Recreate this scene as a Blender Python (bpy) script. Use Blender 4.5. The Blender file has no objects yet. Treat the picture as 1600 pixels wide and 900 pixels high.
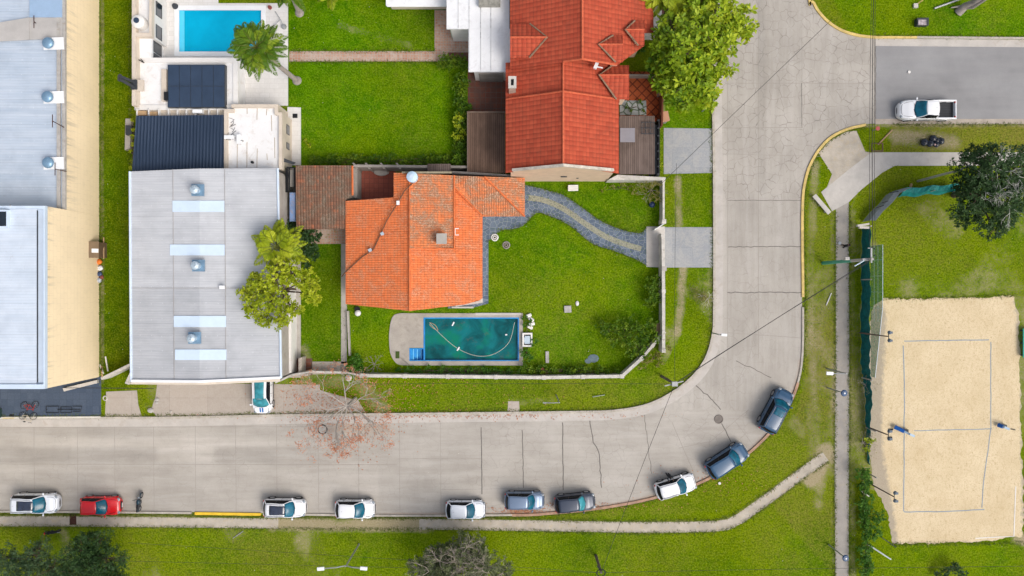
import bpy, bmesh, math, random
import numpy as np
from mathutils import Vector, Matrix, geometry
random.seed(7); rng = np.random.default_rng(7)
PI = math.pi
# ---------------------------------------------------------------- camera, world, sun, exposure
CAM_H = 70.0; F = 26.0/36.0*1600.0
sc = bpy.context.scene; COL = sc.collection
cam = bpy.data.objects.new('camera', bpy.data.cameras.new('camera')); COL.objects.link(cam)
cam.location = (0, 0, CAM_H); cam.data.lens = 26; cam.data.sensor_width = 36
cam.data.clip_start = 1; cam.data.clip_end = 9000; sc.camera = cam
w = bpy.data.worlds.new("World"); sc.world = w; w.use_nodes = True
nt = w.node_tree; nt.nodes.clear()
SUN_EL, SUN_AZ = math.radians(50), math.radians(128)      # azimuth clockwise from north (+y): light from the south-east
sky = nt.nodes.new('ShaderNodeTexSky'); sky.sky_type = 'NISHITA'; sky.sun_disc = False
sky.sun_elevation = SUN_EL; sky.sun_rotation = SUN_AZ; sky.air_density = 1.0; sky.dust_density = 5.0; sky.ozone_density = 1.0
hs = nt.nodes.new('ShaderNodeHueSaturation'); hs.inputs['Saturation'].default_value = 0.55
bg = nt.nodes.new('ShaderNodeBackground'); bg.inputs['Strength'].default_value = 0.15
out = nt.nodes.new('ShaderNodeOutputWorld')
nt.links.new(sky.outputs[0], hs.inputs['Color']); nt.links.new(hs.outputs[0], bg.inputs['Color']); nt.links.new(bg.outputs[0], out.inputs[0])
sl = bpy.data.lights.new('sun', 'SUN'); sl.energy = 0.95; sl.angle = math.radians(28); sl.color = (1.0, 0.94, 0.86)
sun = bpy.data.objects.new('sun', sl); COL.objects.link(sun)
sd = Vector((math.sin(SUN_AZ)*math.cos(SUN_EL), math.cos(SUN_AZ)*math.cos(SUN_EL), math.sin(SUN_EL)))
sun.rotation_euler = sd.to_track_quat('Z', 'Y').to_euler(); sun.location = sd*100
sc.view_settings.view_transform = 'Standard'; sc.view_settings.look = 'None'
sc.view_settings.exposure = 0.28; sc.view_settings.gamma = 1; sc.view_settings.use_curve_mapping = False
sc.render.engine = 'CYCLES'; sc.cycles.max_bounces = 6; sc.cycles.transparent_max_bounces = 12
sc.cycles.caustics_reflective = False; sc.cycles.caustics_refractive = False

# ---------------------------------------------------------------- helpers
def P(px, py, z=0.0):
    return Vector(((px-800)/F*(CAM_H-z), -(py-450)/F*(CAM_H-z), z))
def W2(px, py, z=0.0):
    p = P(px, py, z); return (p.x, p.y)
def spline(pts, n=8, closed=False):
    out = []; N = len(pts)
    rngi = range(N if closed else N-1)
    for i in rngi:
        if closed: p0, p1, p2, p3 = (pts[(i+k-1) % N] for k in range(4))
        else: p0, p1, p2, p3 = pts[max(i-1, 0)], pts[i], pts[i+1], pts[min(i+2, N-1)]
        for k in range(n):
            t = k/n
            out.append(tuple(0.5*((2*b)+(c-a)*t+(2*a-5*b+4*c-d)*t*t+(3*b-a-3*c+d)*t**3) for a, b, c, d in zip(p0, p1, p2, p3)))
    if not closed: out.append(tuple(pts[-1]))
    return out
def pip(px, py, poly):
    x = np.asarray(px, float); y = np.asarray(py, float); ins = np.zeros(x.shape, bool); n = len(poly)
    for i in range(n):
        x1, y1 = poly[i]; x2, y2 = poly[(i+1) % n]
        if y1 == y2: continue
        ins ^= ((y1 > y) != (y2 > y)) & (x < (x2-x1)*(y-y1)/(y2-y1)+x1)
    return ins
def vnoise(x, y, s, seed=0):
    x = np.asarray(x, float)/s+1000; y = np.asarray(y, float)/s+1000
    xi = np.floor(x).astype(np.int64); yi = np.floor(y).astype(np.int64); fx = x-xi; fy = y-yi
    def h(a, b):
        n = (a*374761393+b*668265263+seed*982451653) & 0x7fffffff
        n = ((n ^ (n >> 13))*1274126177) & 0x7fffffff
        return ((n ^ (n >> 16)) & 0xffff)/65535.0
    u = fx*fx*(3-2*fx); v = fy*fy*(3-2*fy)
    return (h(xi, yi)*(1-u)+h(xi+1, yi)*u)*(1-v)+(h(xi, yi+1)*(1-u)+h(xi+1, yi+1)*u)*v
def fbm(x, y, s, seed=0):
    return (vnoise(x, y, s, seed)+.5*vnoise(x, y, s/2.1, seed+5)+.25*vnoise(x, y, s/4.3, seed+9))/1.75
def capd(x, y, a, b):
    ax, ay = a; bx, by = b; dx, dy = bx-ax, by-ay; L = max(dx*dx+dy*dy, 1e-9)
    t = np.clip(((x-ax)*dx+(y-ay)*dy)/L, 0, 1)
    return np.hypot(x-ax-t*dx, y-ay-t*dy)

def tag(o, label=None, cat=None, group=None, kind=None):
    if label: o['label'] = label
    if cat: o['category'] = cat
    if group: o['group'] = group
    if kind: o['kind'] = kind
    return o
def empty(name, loc, label, cat, group=None, rz=0):
    o = bpy.data.objects.new(name, None); COL.objects.link(o); o.location = loc; o.rotation_euler = (0, 0, rz)
    o.empty_display_size = .3
    return tag(o, label, cat, group)
def copy_tree(o, parent=None):
    c = o.copy(); COL.objects.link(c); c.parent = parent
    for ch in [k for k in bpy.data.objects if k.parent is o]: copy_tree(ch, c)
    return c

class MB:
    def __init__(s): s.v = []; s.f = []; s.m = []; s.cur = 0
    def add(s, vs, fs):
        o = len(s.v); s.v += [tuple(p) for p in vs]
        for f in fs: s.f.append([i+o for i in f]); s.m.append(s.cur)
        return s
    def box(s, x0, x1, y0, y1, z0, z1):
        return s.add([(x, y, z) for z in (z0, z1) for y in (y0, y1) for x in (x0, x1)],
                     [(0, 2, 3, 1), (4, 5, 7, 6), (0, 1, 5, 4), (2, 6, 7, 3), (0, 4, 6, 2), (1, 3, 7, 5)])
    def obox(s, c, sx, sy, sz, rz=0, M=None):
        M = M or Matrix.Rotation(rz, 3, 'Z'); c = Vector(c)
        vs = [c+M@Vector((x*sx/2, y*sy/2, z*sz/2)) for z in (-1, 1) for y in (-1, 1) for x in (-1, 1)]
        return s.add(vs, [(0, 2, 3, 1), (4, 5, 7, 6), (0, 1, 5, 4), (2, 6, 7, 3), (0, 4, 6, 2), (1, 3, 7, 5)])
    def prism(s, poly, z0, z1):
        n = len(poly)
        a = sum(poly[i][0]*poly[(i+1) % n][1]-poly[(i+1) % n][0]*poly[i][1] for i in range(n))
        if a < 0: poly = poly[::-1]
        return s.add([(x, y, z0) for x, y in poly]+[(x, y, z1) for x, y in poly],
                     [tuple(range(n))[::-1], tuple(range(n, 2*n))]+[(i, (i+1) % n, n+(i+1) % n, n+i) for i in range(n)])
    def slab(s, vs, t=.12):
        n = len(vs); vs = [Vector(v) for v in vs]
        nz = sum(vs[i].x*vs[(i+1) % n].y-vs[(i+1) % n].x*vs[i].y for i in range(n))
        if nz < 0: vs = vs[::-1]
        return s.add([v-Vector((0, 0, t)) for v in vs]+vs,
                     [tuple(range(n))[::-1], tuple(range(n, 2*n))]+[(i, (i+1) % n, n+(i+1) % n, n+i) for i in range(n)])
    def poly(s, vs): return s.add(vs, [tuple(range(len(vs)))])
    def tube(s, p, q, r, r2=None, n=8):
        p, q = Vector(p), Vector(q); r2 = r if r2 is None else r2
        d = (q-p);
        if d.length < 1e-6: return s
        a = d.normalized().orthogonal().normalized(); b = d.normalized().cross(a)
        vs = [c+(a*math.cos(2*PI*i/n)+b*math.sin(2*PI*i/n))*rr for c, rr in ((p, r), (q, r2)) for i in range(n)]
        return s.add(vs, [(i, (i+1) % n, n+(i+1) % n, n+i) for i in range(n)]+[tuple(range(n))[::-1], tuple(range(n, 2*n))])
    def path(s, pts, r, n=6, r2=None):
        pts = [Vector(p) for p in pts]; N = len(pts); vs = []; ref = None
        for i, p in enumerate(pts):
            d = (pts[min(i+1, N-1)]-pts[max(i-1, 0)]).normalized()
            if ref is None: ref = d.orthogonal().normalized()
            a = (ref-d*ref.dot(d)).normalized(); ref = a; b = d.cross(a)
            rr = r+((r2 if r2 is not None else r)-r)*i/max(N-1, 1)
            vs += [p+(a*math.cos(2*PI*k/n)+b*math.sin(2*PI*k/n))*rr for k in range(n)]
        fs = [(i*n+k, i*n+(k+1) % n, (i+1)*n+(k+1) % n, (i+1)*n+k) for i in range(N-1) for k in range(n)]
        fs += [tuple(range(n))[::-1], tuple(range((N-1)*n, N*n))]
        return s.add(vs, fs)
    def cyl(s, c, r, h, n=20, r2=None): c = Vector(c); return s.tube(c, c+Vector((0, 0, h)), r, r2, n)
    def ball(s, c, r, sc_=(1, 1, 1), nu=12, nv=8, M=None):
        c = Vector(c); vs = []; fs = []
        for j in range(nv+1):
            th = PI*j/nv
            for i in range(nu):
                v = Vector((r*sc_[0]*math.sin(th)*math.cos(2*PI*i/nu), r*sc_[1]*math.sin(th)*math.sin(2*PI*i/nu), r*sc_[2]*math.cos(th)))
                vs.append(c+(M@v if M else v))
        for j in range(nv):
            for i in range(nu): fs.append((j*nu+i, (j+1)*nu+i, (j+1)*nu+(i+1) % nu, j*nu+(i+1) % nu))
        return s.add(vs, fs)
    def torus(s, c, R, r, M=None, n=20, k=6, a0=0, a1=2*PI):
        c = Vector(c); M = M or Matrix.Identity(3); closed = abs(a1-a0-2*PI) < 1e-6; vs = []; fs = []
        N = n if closed else n+1
        for i in range(N):
            a = a0+(a1-a0)*i/n
            for j in range(k):
                b = 2*PI*j/k; vs.append(c+M@Vector(((R+r*math.cos(b))*math.cos(a), (R+r*math.cos(b))*math.sin(a), r*math.sin(b))))
        for i in range(n):
            for j in range(k): fs.append((i*k+j, ((i+1) % N)*k+j, ((i+1) % N)*k+(j+1) % k, i*k+(j+1) % k))
        return s.add(vs, fs)
    def ribbon(s, pts, a, b, z0, z1=None):
        """strip along a 2D polyline between side offsets a and b (left positive); flat at z0 or a prism z0..z1"""
        pts = [Vector((p[0], p[1])) for p in pts]; N = len(pts); L = []; R = []
        for i, p in enumerate(pts):
            d = (pts[min(i+1, N-1)]-pts[max(i-1, 0)])
            if d.length < 1e-9: d = Vector((1, 0))
            d.normalize(); nn = Vector((-d.y, d.x)); L.append(p+nn*b); R.append(p+nn*a)
        if z1 is None:
            vs = [(p.x, p.y, z0) for p in R]+[(p.x, p.y, z0) for p in L]
            return s.add(vs, [(i, i+1, N+i+1, N+i) for i in range(N-1)])
        vs = [(p.x, p.y, z) for z in (z0, z1) for S in (R, L) for p in S]
        fs = []
        for i in range(N-1):
            fs += [(2*N+i, 2*N+i+1, 3*N+i+1, 3*N+i), (i, N+i, N+i+1, i+1), (i, i+1, 2*N+i+1, 2*N+i), (N+i, 3*N+i, 3*N+i+1, N+i+1)]
        fs += [(0, 2*N, 3*N, N), (N-1, 2*N-1, 4*N-1, 3*N-1)]
        return s.add(vs, fs)
    def build(s, name, mats, parent=None, smooth=False, bevel=0, local=False, solid=0):
        if not isinstance(mats, (list, tuple)): mats = [mats]
        me = bpy.data.meshes.new(name)
        vs = np.array(s.v, float).reshape(-1, 3); org = np.zeros(3)
        if not local:
            if parent is not None:
                org = np.array(parent.get('_org', tuple(parent.location)))
            elif len(vs):
                mn, mx = vs.min(0), vs.max(0); org = np.array([(mn[0]+mx[0])/2, (mn[1]+mx[1])/2, mn[2]])
        me.from_pydata((vs-org).tolist(), [], s.f); me.update()
        for m in mats: me.materials.append(m)
        if len(mats) > 1: me.polygons.foreach_set('material_index', s.m)
        if smooth: me.polygons.foreach_set('use_smooth', [True]*len(me.polygons))
        o = bpy.data.objects.new(name, me); COL.objects.link(o)
        if parent is not None: o.parent = parent
        else: o.location = org
        if parent is not None and not local: o['_org'] = [float(q) for q in org]
        if bevel:
            b = o.modifiers.new('bevel', 'BEVEL'); b.width = bevel; b.segments = 2; b.limit_method = 'ANGLE'; b.angle_limit = math.radians(40)
        if solid:
            b = o.modifiers.new('solidify', 'SOLIDIFY'); b.thickness = solid
        if smooth and not smooth == 'all':
            try: me.set_sharp_from_angle(angle=math.radians(42))
            except Exception: pass
        return o
def structure(o, label=None): o['kind'] = 'structure'; return tag(o, label)

# ---------------------------------------------------------------- material toolkit
class G:
    def __init__(s, name):
        s.mat = bpy.data.materials.new(name); s.mat.use_nodes = True; s.nt = s.mat.node_tree; s.nt.nodes.clear()
        s.out = s.nt.nodes.new('ShaderNodeOutputMaterial'); s._pos = None
    def n(s, t, ins=None, **pr):
        nd = s.nt.nodes.new('ShaderNode'+t)
        for k, v in pr.items(): setattr(nd, k, v)
        for k, v in (ins or {}).items(): s.set(nd.inputs[k], v)
        return nd
    def set(s, sock, v):
        if hasattr(v, 'is_output'): s.nt.links.new(v, sock)
        elif isinstance(v, bpy.types.Node): s.nt.links.new(v.outputs[0], sock)
        else:
            if isinstance(v, tuple) and len(v) == 3 and sock.type == 'RGBA': v = (*v, 1)
            sock.default_value = v
    @property
    def pos(s):
        if s._pos is None: s._pos = s.n('NewGeometry').outputs['Position']
        return s._pos
    def obj(s): return s.n('TexCoord').outputs['Object']
    def m(s, op, a, b=0.0, c=0.0, clamp=False):
        return s.n('Math', {0: a, 1: b, 2: c}, operation=op, use_clamp=clamp).outputs[0]
    def vm(s, op, a, b=(0, 0, 0)):
        nd = s.n('VectorMath', {0: a, 1: b}, operation=op); return nd.outputs[0]
    def mix(s, f, a, b, mode='MIX'):
        nd = s.n('MixRGB', {0: f, 1: a, 2: b}, blend_type=mode); return nd.outputs[0]
    def noise(s, sc_, det=3, rough=.55, vec=None, dist=0):
        return s.n('TexNoise', {'Vector': vec if vec is not None else s.pos, 'Scale': sc_, 'Detail': det, 'Roughness': rough, 'Distortion': dist}).outputs[0]
    def ramp(s, f, a, b):
        return s.m('MULTIPLY_ADD', f, 1/(b-a), -a/(b-a), clamp=True)
    def scale(s, v, sx, sy, sz=1): return s.vm('MULTIPLY', v, (sx, sy, sz))
    def attr(s, name): return s.n('Attribute', attribute_name=name).outputs['Fac']
    def bump(s, h, strength=.3, dist=.05): return s.n('Bump', {'Height': h, 'Strength': strength, 'Distance': dist}).outputs[0]
    def sep(s, v): nd = s.n('SeparateXYZ', {0: v}); return nd.outputs
    def comb(s, x, y, z=0.0): return s.n('CombineXYZ', {0: x, 1: y, 2: z}).outputs[0]
    def bsdf(s, col, rough=.8, normal=None, spec=.3, **kw):
        ins = {'Base Color': col, 'Roughness': rough, 'Specular IOR Level': spec}
        if normal is not None: ins['Normal'] = normal
        for k, v in kw.items(): ins[k.replace('_', ' ')] = v
        b = s.n('BsdfPrincipled', ins); s.nt.links.new(b.outputs[0], s.out.inputs[0]); return b
def mul(c, k): return tuple(min(1, x*k) for x in c)
MATS = {}
def mat(name, col, rough=.8, var=.12, sc_=1.2, fine=18, bump=.15, spec=.3, metal=0., coat=0., dirt=None, dirtamt=.0):
    """generic weathered surface: two scales of tone, optional dirt blotches, fine bump"""
    if name in MATS: return MATS[name]
    g = G(name); a = g.noise(sc_, 4, .6); b = g.noise(fine, 2)
    c = g.mix(g.ramp(a, .3, .7), mul(col, 1-var), mul(col, 1+var))
    c = g.mix(g.m('MULTIPLY', g.ramp(b, .35, .65), .35), c, mul(col, 1-var*1.6))
    if dirt: c = g.mix(g.m('MULTIPLY', g.ramp(g.noise(sc_*2.3, 6, .7, dist=.5), .52, .72), dirtamt), c, dirt)
    nb = g.bump(b, bump, .02) if bump else None
    kw = {'Metallic': metal}
    if coat: kw['Coat Weight'] = coat; kw['Coat Roughness'] = .06
    g.bsdf(c, rough, nb, spec, **kw); MATS[name] = g.mat; return g.mat
# ---------------------------------------------------------------- special materials
def m_grass():
    g = G('grass_turf'); tone = g.attr('tone'); dirt = g.attr('dirt'); dry = g.attr('dry')
    big = g.noise(.16, 4, .6); mid = g.noise(1.0, 5, .7, dist=.6); med = g.noise(2.6, 4, .7, dist=.5); fine = g.noise(6.5, 4, .75); xf = g.noise(24, 2, .6)
    lush = g.mix(g.ramp(mid, .32, .68), (.044, .176, .0), (.150, .335, .002))
    dark = g.mix(g.ramp(mid, .32, .68), (.036, .080, .0), (.110, .155, .002))
    c = g.mix(tone, dark, lush)
    yel = g.attr('yel'); c = g.mix(g.m('MULTIPLY', g.ramp(g.m('ADD', g.m('MULTIPLY', mid, .6), g.m('MULTIPLY', yel, .7)), .35, .85), .75), c, (.235, .305, .002))
    c = g.mix(g.m('MULTIPLY', g.ramp(big, .40, .62), .40), c, g.mix(.6, c, (.25, .31, .004)))
    dm_ = g.ramp(g.m('ADD', g.m('MULTIPLY', med, 1.0), g.m('MULTIPLY', dry, .40)), .52, .95)
    c = g.mix(g.m('MULTIPLY', dm_, g.m('MULTIPLY_ADD', dry, .75, .16)), c, (.27, .235, .05))
    c = g.mix(g.m('MULTIPLY', g.ramp(fine, .46, .62), .85), c, g.mix(.75, c, (.022, .060, .0)))
    c = g.mix(g.m('MULTIPLY', g.ramp(fine, .47, .33), .65), c, (.27, .35, .03))
    c = g.mix(g.m('MULTIPLY', g.ramp(xf, .48, .62), .6), c, g.mix(.7, c, (.02, .05, .0)))
    soil = g.mix(g.ramp(fine, .3, .7), (.30, .23, .14), (.50, .42, .29))
    dm = g.ramp(g.m('ADD', dirt, g.m('ADD', g.m('MULTIPLY', g.m('SUBTRACT', fine, .5), 1.1), g.m('MULTIPLY', g.m('SUBTRACT', mid, .5), .8))), .28, .85)
    c = g.mix(g.m('MULTIPLY', dm, .85), c, soil)
    g.bsdf(c, 1.0, g.bump(g.m('ADD', fine, xf), .8, .06), .02); return g.mat
def m_road():
    g = G('road_concrete'); tone = g.attr('tone'); crk = g.attr('crack'); st = g.attr('stain')
    big = g.noise(.35, 5, .6); fine = g.noise(14, 3, .7)
    py_ = g.sep(g.pos)[1]; hz_ = g.m('LESS_THAN', py_, -11.5); s1_ = g.noise(1.6, 5, .65, vec=g.scale(g.pos, 1, .10)); s2_ = g.noise(1.6, 5, .65, vec=g.scale(g.pos, .10, 1)); streak = g.m('ADD', g.m('MULTIPLY', s2_, hz_), g.m('MULTIPLY', s1_, g.m('SUBTRACT', 1.0, hz_)))
    c = g.mix(g.ramp(big, .3, .7), (.368, .338, .298), (.45, .418, .373))
    c = g.mix(g.m('MULTIPLY', g.ramp(streak, .48, .68), .35), c, (.54, .51, .475))
    c = g.mix(g.m('MULTIPLY', g.ramp(streak, .46, .30), .35), c, (.28, .26, .235))
    c = g.mix(g.m('MULTIPLY', g.ramp(fine, .45, .7), .22), c, (.26, .235, .21))
    c = g.mix(1.0, c, g.comb(tone, tone, tone), 'MULTIPLY')
    vo = g.n('TexVoronoi', {'Vector': g.vm('ADD', g.pos, g.vm('MULTIPLY', g.n('TexNoise', {'Vector': g.pos, 'Scale': 1.3, 'Detail': 4}).outputs[1], (.7, .7, 0))), 'Scale': 1.25}, feature='DISTANCE_TO_EDGE', voronoi_dimensions='2D').outputs[0]
    cm = g.m('MULTIPLY', g.m('MULTIPLY', g.ramp(vo, .045, .008), crk), g.ramp(g.noise(.8, 2), .35, .6))
    c = g.mix(g.m('MULTIPLY', cm, .6), c, (.15, .13, .115))
    c = g.mix(g.m('MULTIPLY', g.ramp(g.m('ADD', st, g.m('MULTIPLY', g.m('SUBTRACT', fine, .5), .8)), .2, .8), .8), c, (.36, .19, .085))
    ob = g.noise(1.9, 6, .8, dist=1.2); c = g.mix(g.m('MULTIPLY', g.ramp(ob, .62, .74), .55), c, (.22, .20, .18))
    c = g.mix(g.m('MULTIPLY', g.ramp(ob, .38, .25), .35), c, (.56, .54, .51))
    g.bsdf(c, .88, g.bump(fine, .25, .01), .2); return g.mat
def m_asphalt():
    g = G('asphalt'); big = g.noise(.3, 5, .6); fine = g.noise(30, 2)
    s = g.noise(1.3, 4, .6, vec=g.scale(g.pos, .1, 1))
    c = g.mix(g.ramp(big, .3, .7), (.235, .232, .235), (.30, .298, .30))
    c = g.mix(g.m('MULTIPLY', g.ramp(s, .4, .7), .25), c, (.36, .35, .34))
    c = g.mix(g.m('MULTIPLY', g.ramp(fine, .5, .7), .3), c, (.14, .14, .145))
    g.bsdf(c, .9, g.bump(fine, .4, .01), .25); return g.mat
def m_sand():
    g = G('sand'); edge = g.attr('edge')
    big = g.noise(.4, 4); mid = g.noise(2.2, 6, .75, dist=1.0, vec=g.scale(g.pos, 1.5, .8)); fine = g.noise(9, 4, .75)
    c = g.mix(g.ramp(big, .3, .7), (.62, .50, .315), (.72, .60, .405))
    c = g.mix(g.m('MULTIPLY', g.ramp(mid, .52, .64), .6), c, (.52, .39, .22))
    c = g.mix(g.m('MULTIPLY', g.ramp(fine, .52, .62), .6), c, (.48, .36, .21))
    c = g.mix(g.m('MULTIPLY', g.ramp(g.noise(5.5, 3, .6, dist=.5), .60, .68), .55), c, (.40, .28, .15))
    e = g.ramp(g.m('ADD', edge, g.m('MULTIPLY', g.m('SUBTRACT', g.noise(2.5, 5, .7, dist=.6), .5), 1.2)), .35, .75)
    c = g.mix(g.m('MULTIPLY', e, .75), c, g.mix(g.ramp(fine, .3, .7), (.22, .19, .15), (.42, .37, .31)))
    g.bsdf(c, .95, g.bump(g.m('ADD', mid, g.m('MULTIPLY', fine, .5)), .7, .08), .1); return g.mat
def uv_by_normal(g):
    """(along the course, down the slope) coordinates from the face normal: axis-aligned roof planes"""
    nrm = g.sep(g.n('NewGeometry').outputs['True Normal']); p = g.sep(g.pos)
    k = g.m('GREATER_THAN', g.m('ABSOLUTE', nrm[0]), g.m('ABSOLUTE', nrm[1]))
    inv = g.m('SUBTRACT', 1.0, k)
    a = g.m('ADD', g.m('MULTIPLY', k, p[1]), g.m('MULTIPLY', inv, p[0]))
    d = g.m('ADD', g.m('MULTIPLY', k, p[0]), g.m('MULTIPLY', inv, p[1]))
    return a, d
def m_tile(name, c1, c2, c3, moss, mossamt, course=.34, pan=.25, joint=(.08, .03, .02), pale=None, jamt=1.0):
    g = G(name); a, d = uv_by_normal(g)
    ua = g.m('DIVIDE', a, pan); ud = g.m('DIVIDE', d, course)
    wn = g.n('TexWhiteNoise', {0: g.comb(g.m('FLOOR', ua), g.m('FLOOR', ud), 0)}, noise_dimensions='2D').outputs[0]
    fa = g.m('FRACT', ua); fd = g.m('FRACT', ud)
    hump = g.m('SINE', g.m('MULTIPLY', fa, PI))
    c = g.mix(wn, c1, c2); c = g.mix(g.m('MULTIPLY', g.ramp(wn, .82, .98), .7), c, c3)
    big = g.noise(.9, 5, .65, dist=.5); fine = g.noise(11, 4, .7)
    c = g.mix(g.m('MULTIPLY', g.ramp(big, .35, .75), .22), c, c3)
    jm = g.m('MAXIMUM', g.m('MULTIPLY', g.ramp(hump, .32, .1), .5), g.ramp(fd, .24, .10))
    c = g.mix(g.m('MULTIPLY', jm, g.m('MULTIPLY_ADD', g.ramp(g.noise(1.7, 4), .35, .65), .35*jamt, .22*jamt)), c, joint)
    mm = g.ramp(g.m('ADD', big, g.m('MULTIPLY', g.m('SUBTRACT', fine, .5), .7)), .62-.25*mossamt, .80-.15*mossamt)
    c = g.mix(g.m('MULTIPLY', mm, min(1, .25+mossamt*.7)), c, moss)
    if pale: c = g.mix(g.m('MULTIPLY', g.ramp(g.m('ADD', g.noise(8, 5, .8, dist=1.0), g.m('MULTIPLY', g.m('SUBTRACT', big, .5), .5)), .53, .62), .62), c, pale)
    h = g.m('ADD', g.m('MULTIPLY', hump, .6), g.m('MULTIPLY', fd, -.5))
    g.bsdf(c, .8, g.bump(h, 1.0, .07), .25); return g.mat
def m_corr(name, c1, c2, pitch=.25, axis=0, strength=.5, rough=.45, metal=0., rust=None, rustamt=0., lines=0):
    """corrugated sheet: ribs repeat along axis"""
    g = G(name); p = g.sep(g.pos); u = p[axis]; o = p[1-axis]
    s = g.m('SINE', g.m('MULTIPLY', u, 2*PI/pitch))
    vec = g.scale(g.pos, 3.0 if axis == 0 else .25, .25 if axis == 0 else 3.0)
    big = g.noise(.9, 5, .65, vec=vec); blot = g.noise(.5, 5, .6)
    c = g.mix(g.ramp(big, .3, .7), c1, c2)
    c = g.mix(g.m('MULTIPLY', g.ramp(blot, .45, .7), .5), c, mul(c1, .80))
    c = g.mix(g.m('MULTIPLY', g.ramp(g.noise(2.2, 7, .8, dist=1.5), .60, .72), .4 if c1[0] > .3 else 0), c, (.36, .32, .29))
    c = g.mix(g.m('MULTIPLY', g.ramp(s, -.4, -.95), .12), c, mul(c1, .5))
    if lines:   # sheet laps
        f = g.m('FRACT', g.m('DIVIDE', u, lines)); c = g.mix(g.m('MULTIPLY', g.ramp(f, .03, .01), .35), c, mul(c1, .45))
    sc_ = g.n('TexVoronoi', {'Vector': g.scale(g.pos, 1.0, .7), 'Scale': 1.0, 'Randomness': .12}, voronoi_dimensions='2D').outputs[0]
    c = g.mix(g.m('MULTIPLY', g.ramp(sc_, .05, .02), .3 if c1[0] > .3 else 0), c, (.85, .87, .9))
    if rust: c = g.mix(g.m('MULTIPLY', g.ramp(g.noise(3, 5, .7), .6, .75), rustamt), c, rust)
    g.bsdf(c, rough, g.bump(s, strength, .03), .4, Metallic=metal); return g.mat
def m_planks(name, c1, c2, pitch=.16, axis=0, gap=(.02, .015, .012)):
    g = G(name); p = g.sep(g.pos); u = g.m('DIVIDE', p[axis], pitch)
    wn = g.n('TexWhiteNoise', {0: g.comb(g.m('FLOOR', u), 0, 0)}, noise_dimensions='2D').outputs[0]
    vec = g.scale(g.pos, 4 if axis == 0 else .5, .5 if axis == 0 else 4)
    c = g.mix(wn, c1, c2); c = g.mix(g.m('MULTIPLY', g.ramp(g.noise(1.5, 5, .7, vec=vec), .4, .7), .5), c, mul(c2, 1.35))
    c = g.mix(g.m('MULTIPLY', g.ramp(g.noise(.6, 3), .45, .65), .4), c, mul(c1, .6))
    f = g.m('FRACT', u); e = g.m('MINIMUM', f, g.m('SUBTRACT', 1.0, f))
    c = g.mix(g.m('MULTIPLY', g.ramp(e, .10, .03), .8), c, gap)
    g.bsdf(c, .8, g.bump(g.ramp(e, .02, .12), .5, .02), .2); return g.mat
def m_cells(name, c1, c2, mortar, scale=1.5, width=.05, rough=.6, dist=0.0, rnd=1.0):
    g = G(name)
    args = {'Vector': g.pos, 'Scale': scale, 'Randomness': rnd}
    v1 = g.n('TexVoronoi', args, voronoi_dimensions='2D'); v2 = g.n('TexVoronoi', args, feature='DISTANCE_TO_EDGE', voronoi_dimensions='2D')
    wn = g.sep(v1.outputs['Color'])[0]
    c = g.mix(wn, c1, c2); c = g.mix(g.m('MULTIPLY', g.ramp(g.noise(9, 4, .7), .45, .7), .35), c, mul(c1, .6))
    e = g.ramp(v2.outputs[0], width, width*.5)
    c = g.mix(g.m('MULTIPLY', e, .85), c, mortar)
    g.bsdf(c, rough, g.bump(g.ramp(v2.outputs[0], 0, width), .4, .015), .35); return g.mat
def m_brick(name, c1, c2, mortar, bw=.5, bh=.5, off=.0, msize=.02, patch=None, patchamt=.5, rot=0, rough=.85, var=.3):
    g = G(name); vec = g.pos
    if rot: vec = g.n('VectorRotate', {'Vector': g.pos, 'Angle': rot}, rotation_type='Z_AXIS').outputs[0]
    b = g.n('TexBrick', {'Vector': vec, 'Color1': c1, 'Color2': c2, 'Mortar': mortar, 'Scale': 1.0, 'Mortar Size': msize, 'Brick Width': bw, 'Row Height': bh, 'Bias': 0.0}, offset=off)
    c = b.outputs[0]
    if patch: c = g.mix(g.m('MULTIPLY', g.ramp(g.noise(.9, 4, .7, dist=1), .45, .6), patchamt), c, patch)
    c = g.mix(g.m('MULTIPLY', g.ramp(g.noise(7, 4, .7), .42, .7), var), c, mul(c1, .5))
    g.bsdf(c, rough, g.bump(b.outputs[1], -.3, .01), .25); return g.mat
def m_paint(name, col, rough=.25, coat=.6, metal=0., fleck=0):
    g = G(name); p = g.noise(60, 2); c = g.mix(g.m('MULTIPLY', g.ramp(g.noise(1.6, 4, .6), .4, .7), .10), col, mul(col, .72))
    b = g.bsdf(c, rough, None, .5, Metallic=metal, Coat_Weight=coat, Coat_Roughness=.07); return g.mat
def m_glass(name, col=(.01, .05, .07), rough=.06, spec=.8):
    g = G(name); c = g.mix(g.ramp(g.noise(1.8, 3, .5), .35, .65), mul(col, .7), mul(col, 1.3)); g.bsdf(c, rough, None, spec, Coat_Weight=.4 if spec > .4 else 0, Coat_Roughness=.03); return g.mat
def m_leaf(name, a, b, c3, trans=.25):
    g = G(name); t = g.attr('leaf'); c = g.mix(g.ramp(t, 0, .5), a, b); c = g.mix(g.ramp(t, .55, 1), c, c3)
    c = g.mix(g.m('MULTIPLY', g.ramp(g.noise(.7, 3), .4, .6), .35), c, b)
    d = g.n('BsdfPrincipled', {'Base Color': c, 'Roughness': .55, 'Specular IOR Level': .3})
    tr = g.n('BsdfTranslucent', {'Color': c}); mx = g.n('MixShader', {0: trans, 1: d.outputs[0], 2: tr.outputs[0]})
    g.nt.links.new(mx.outputs[0], g.out.inputs[0]); return g.mat
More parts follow.
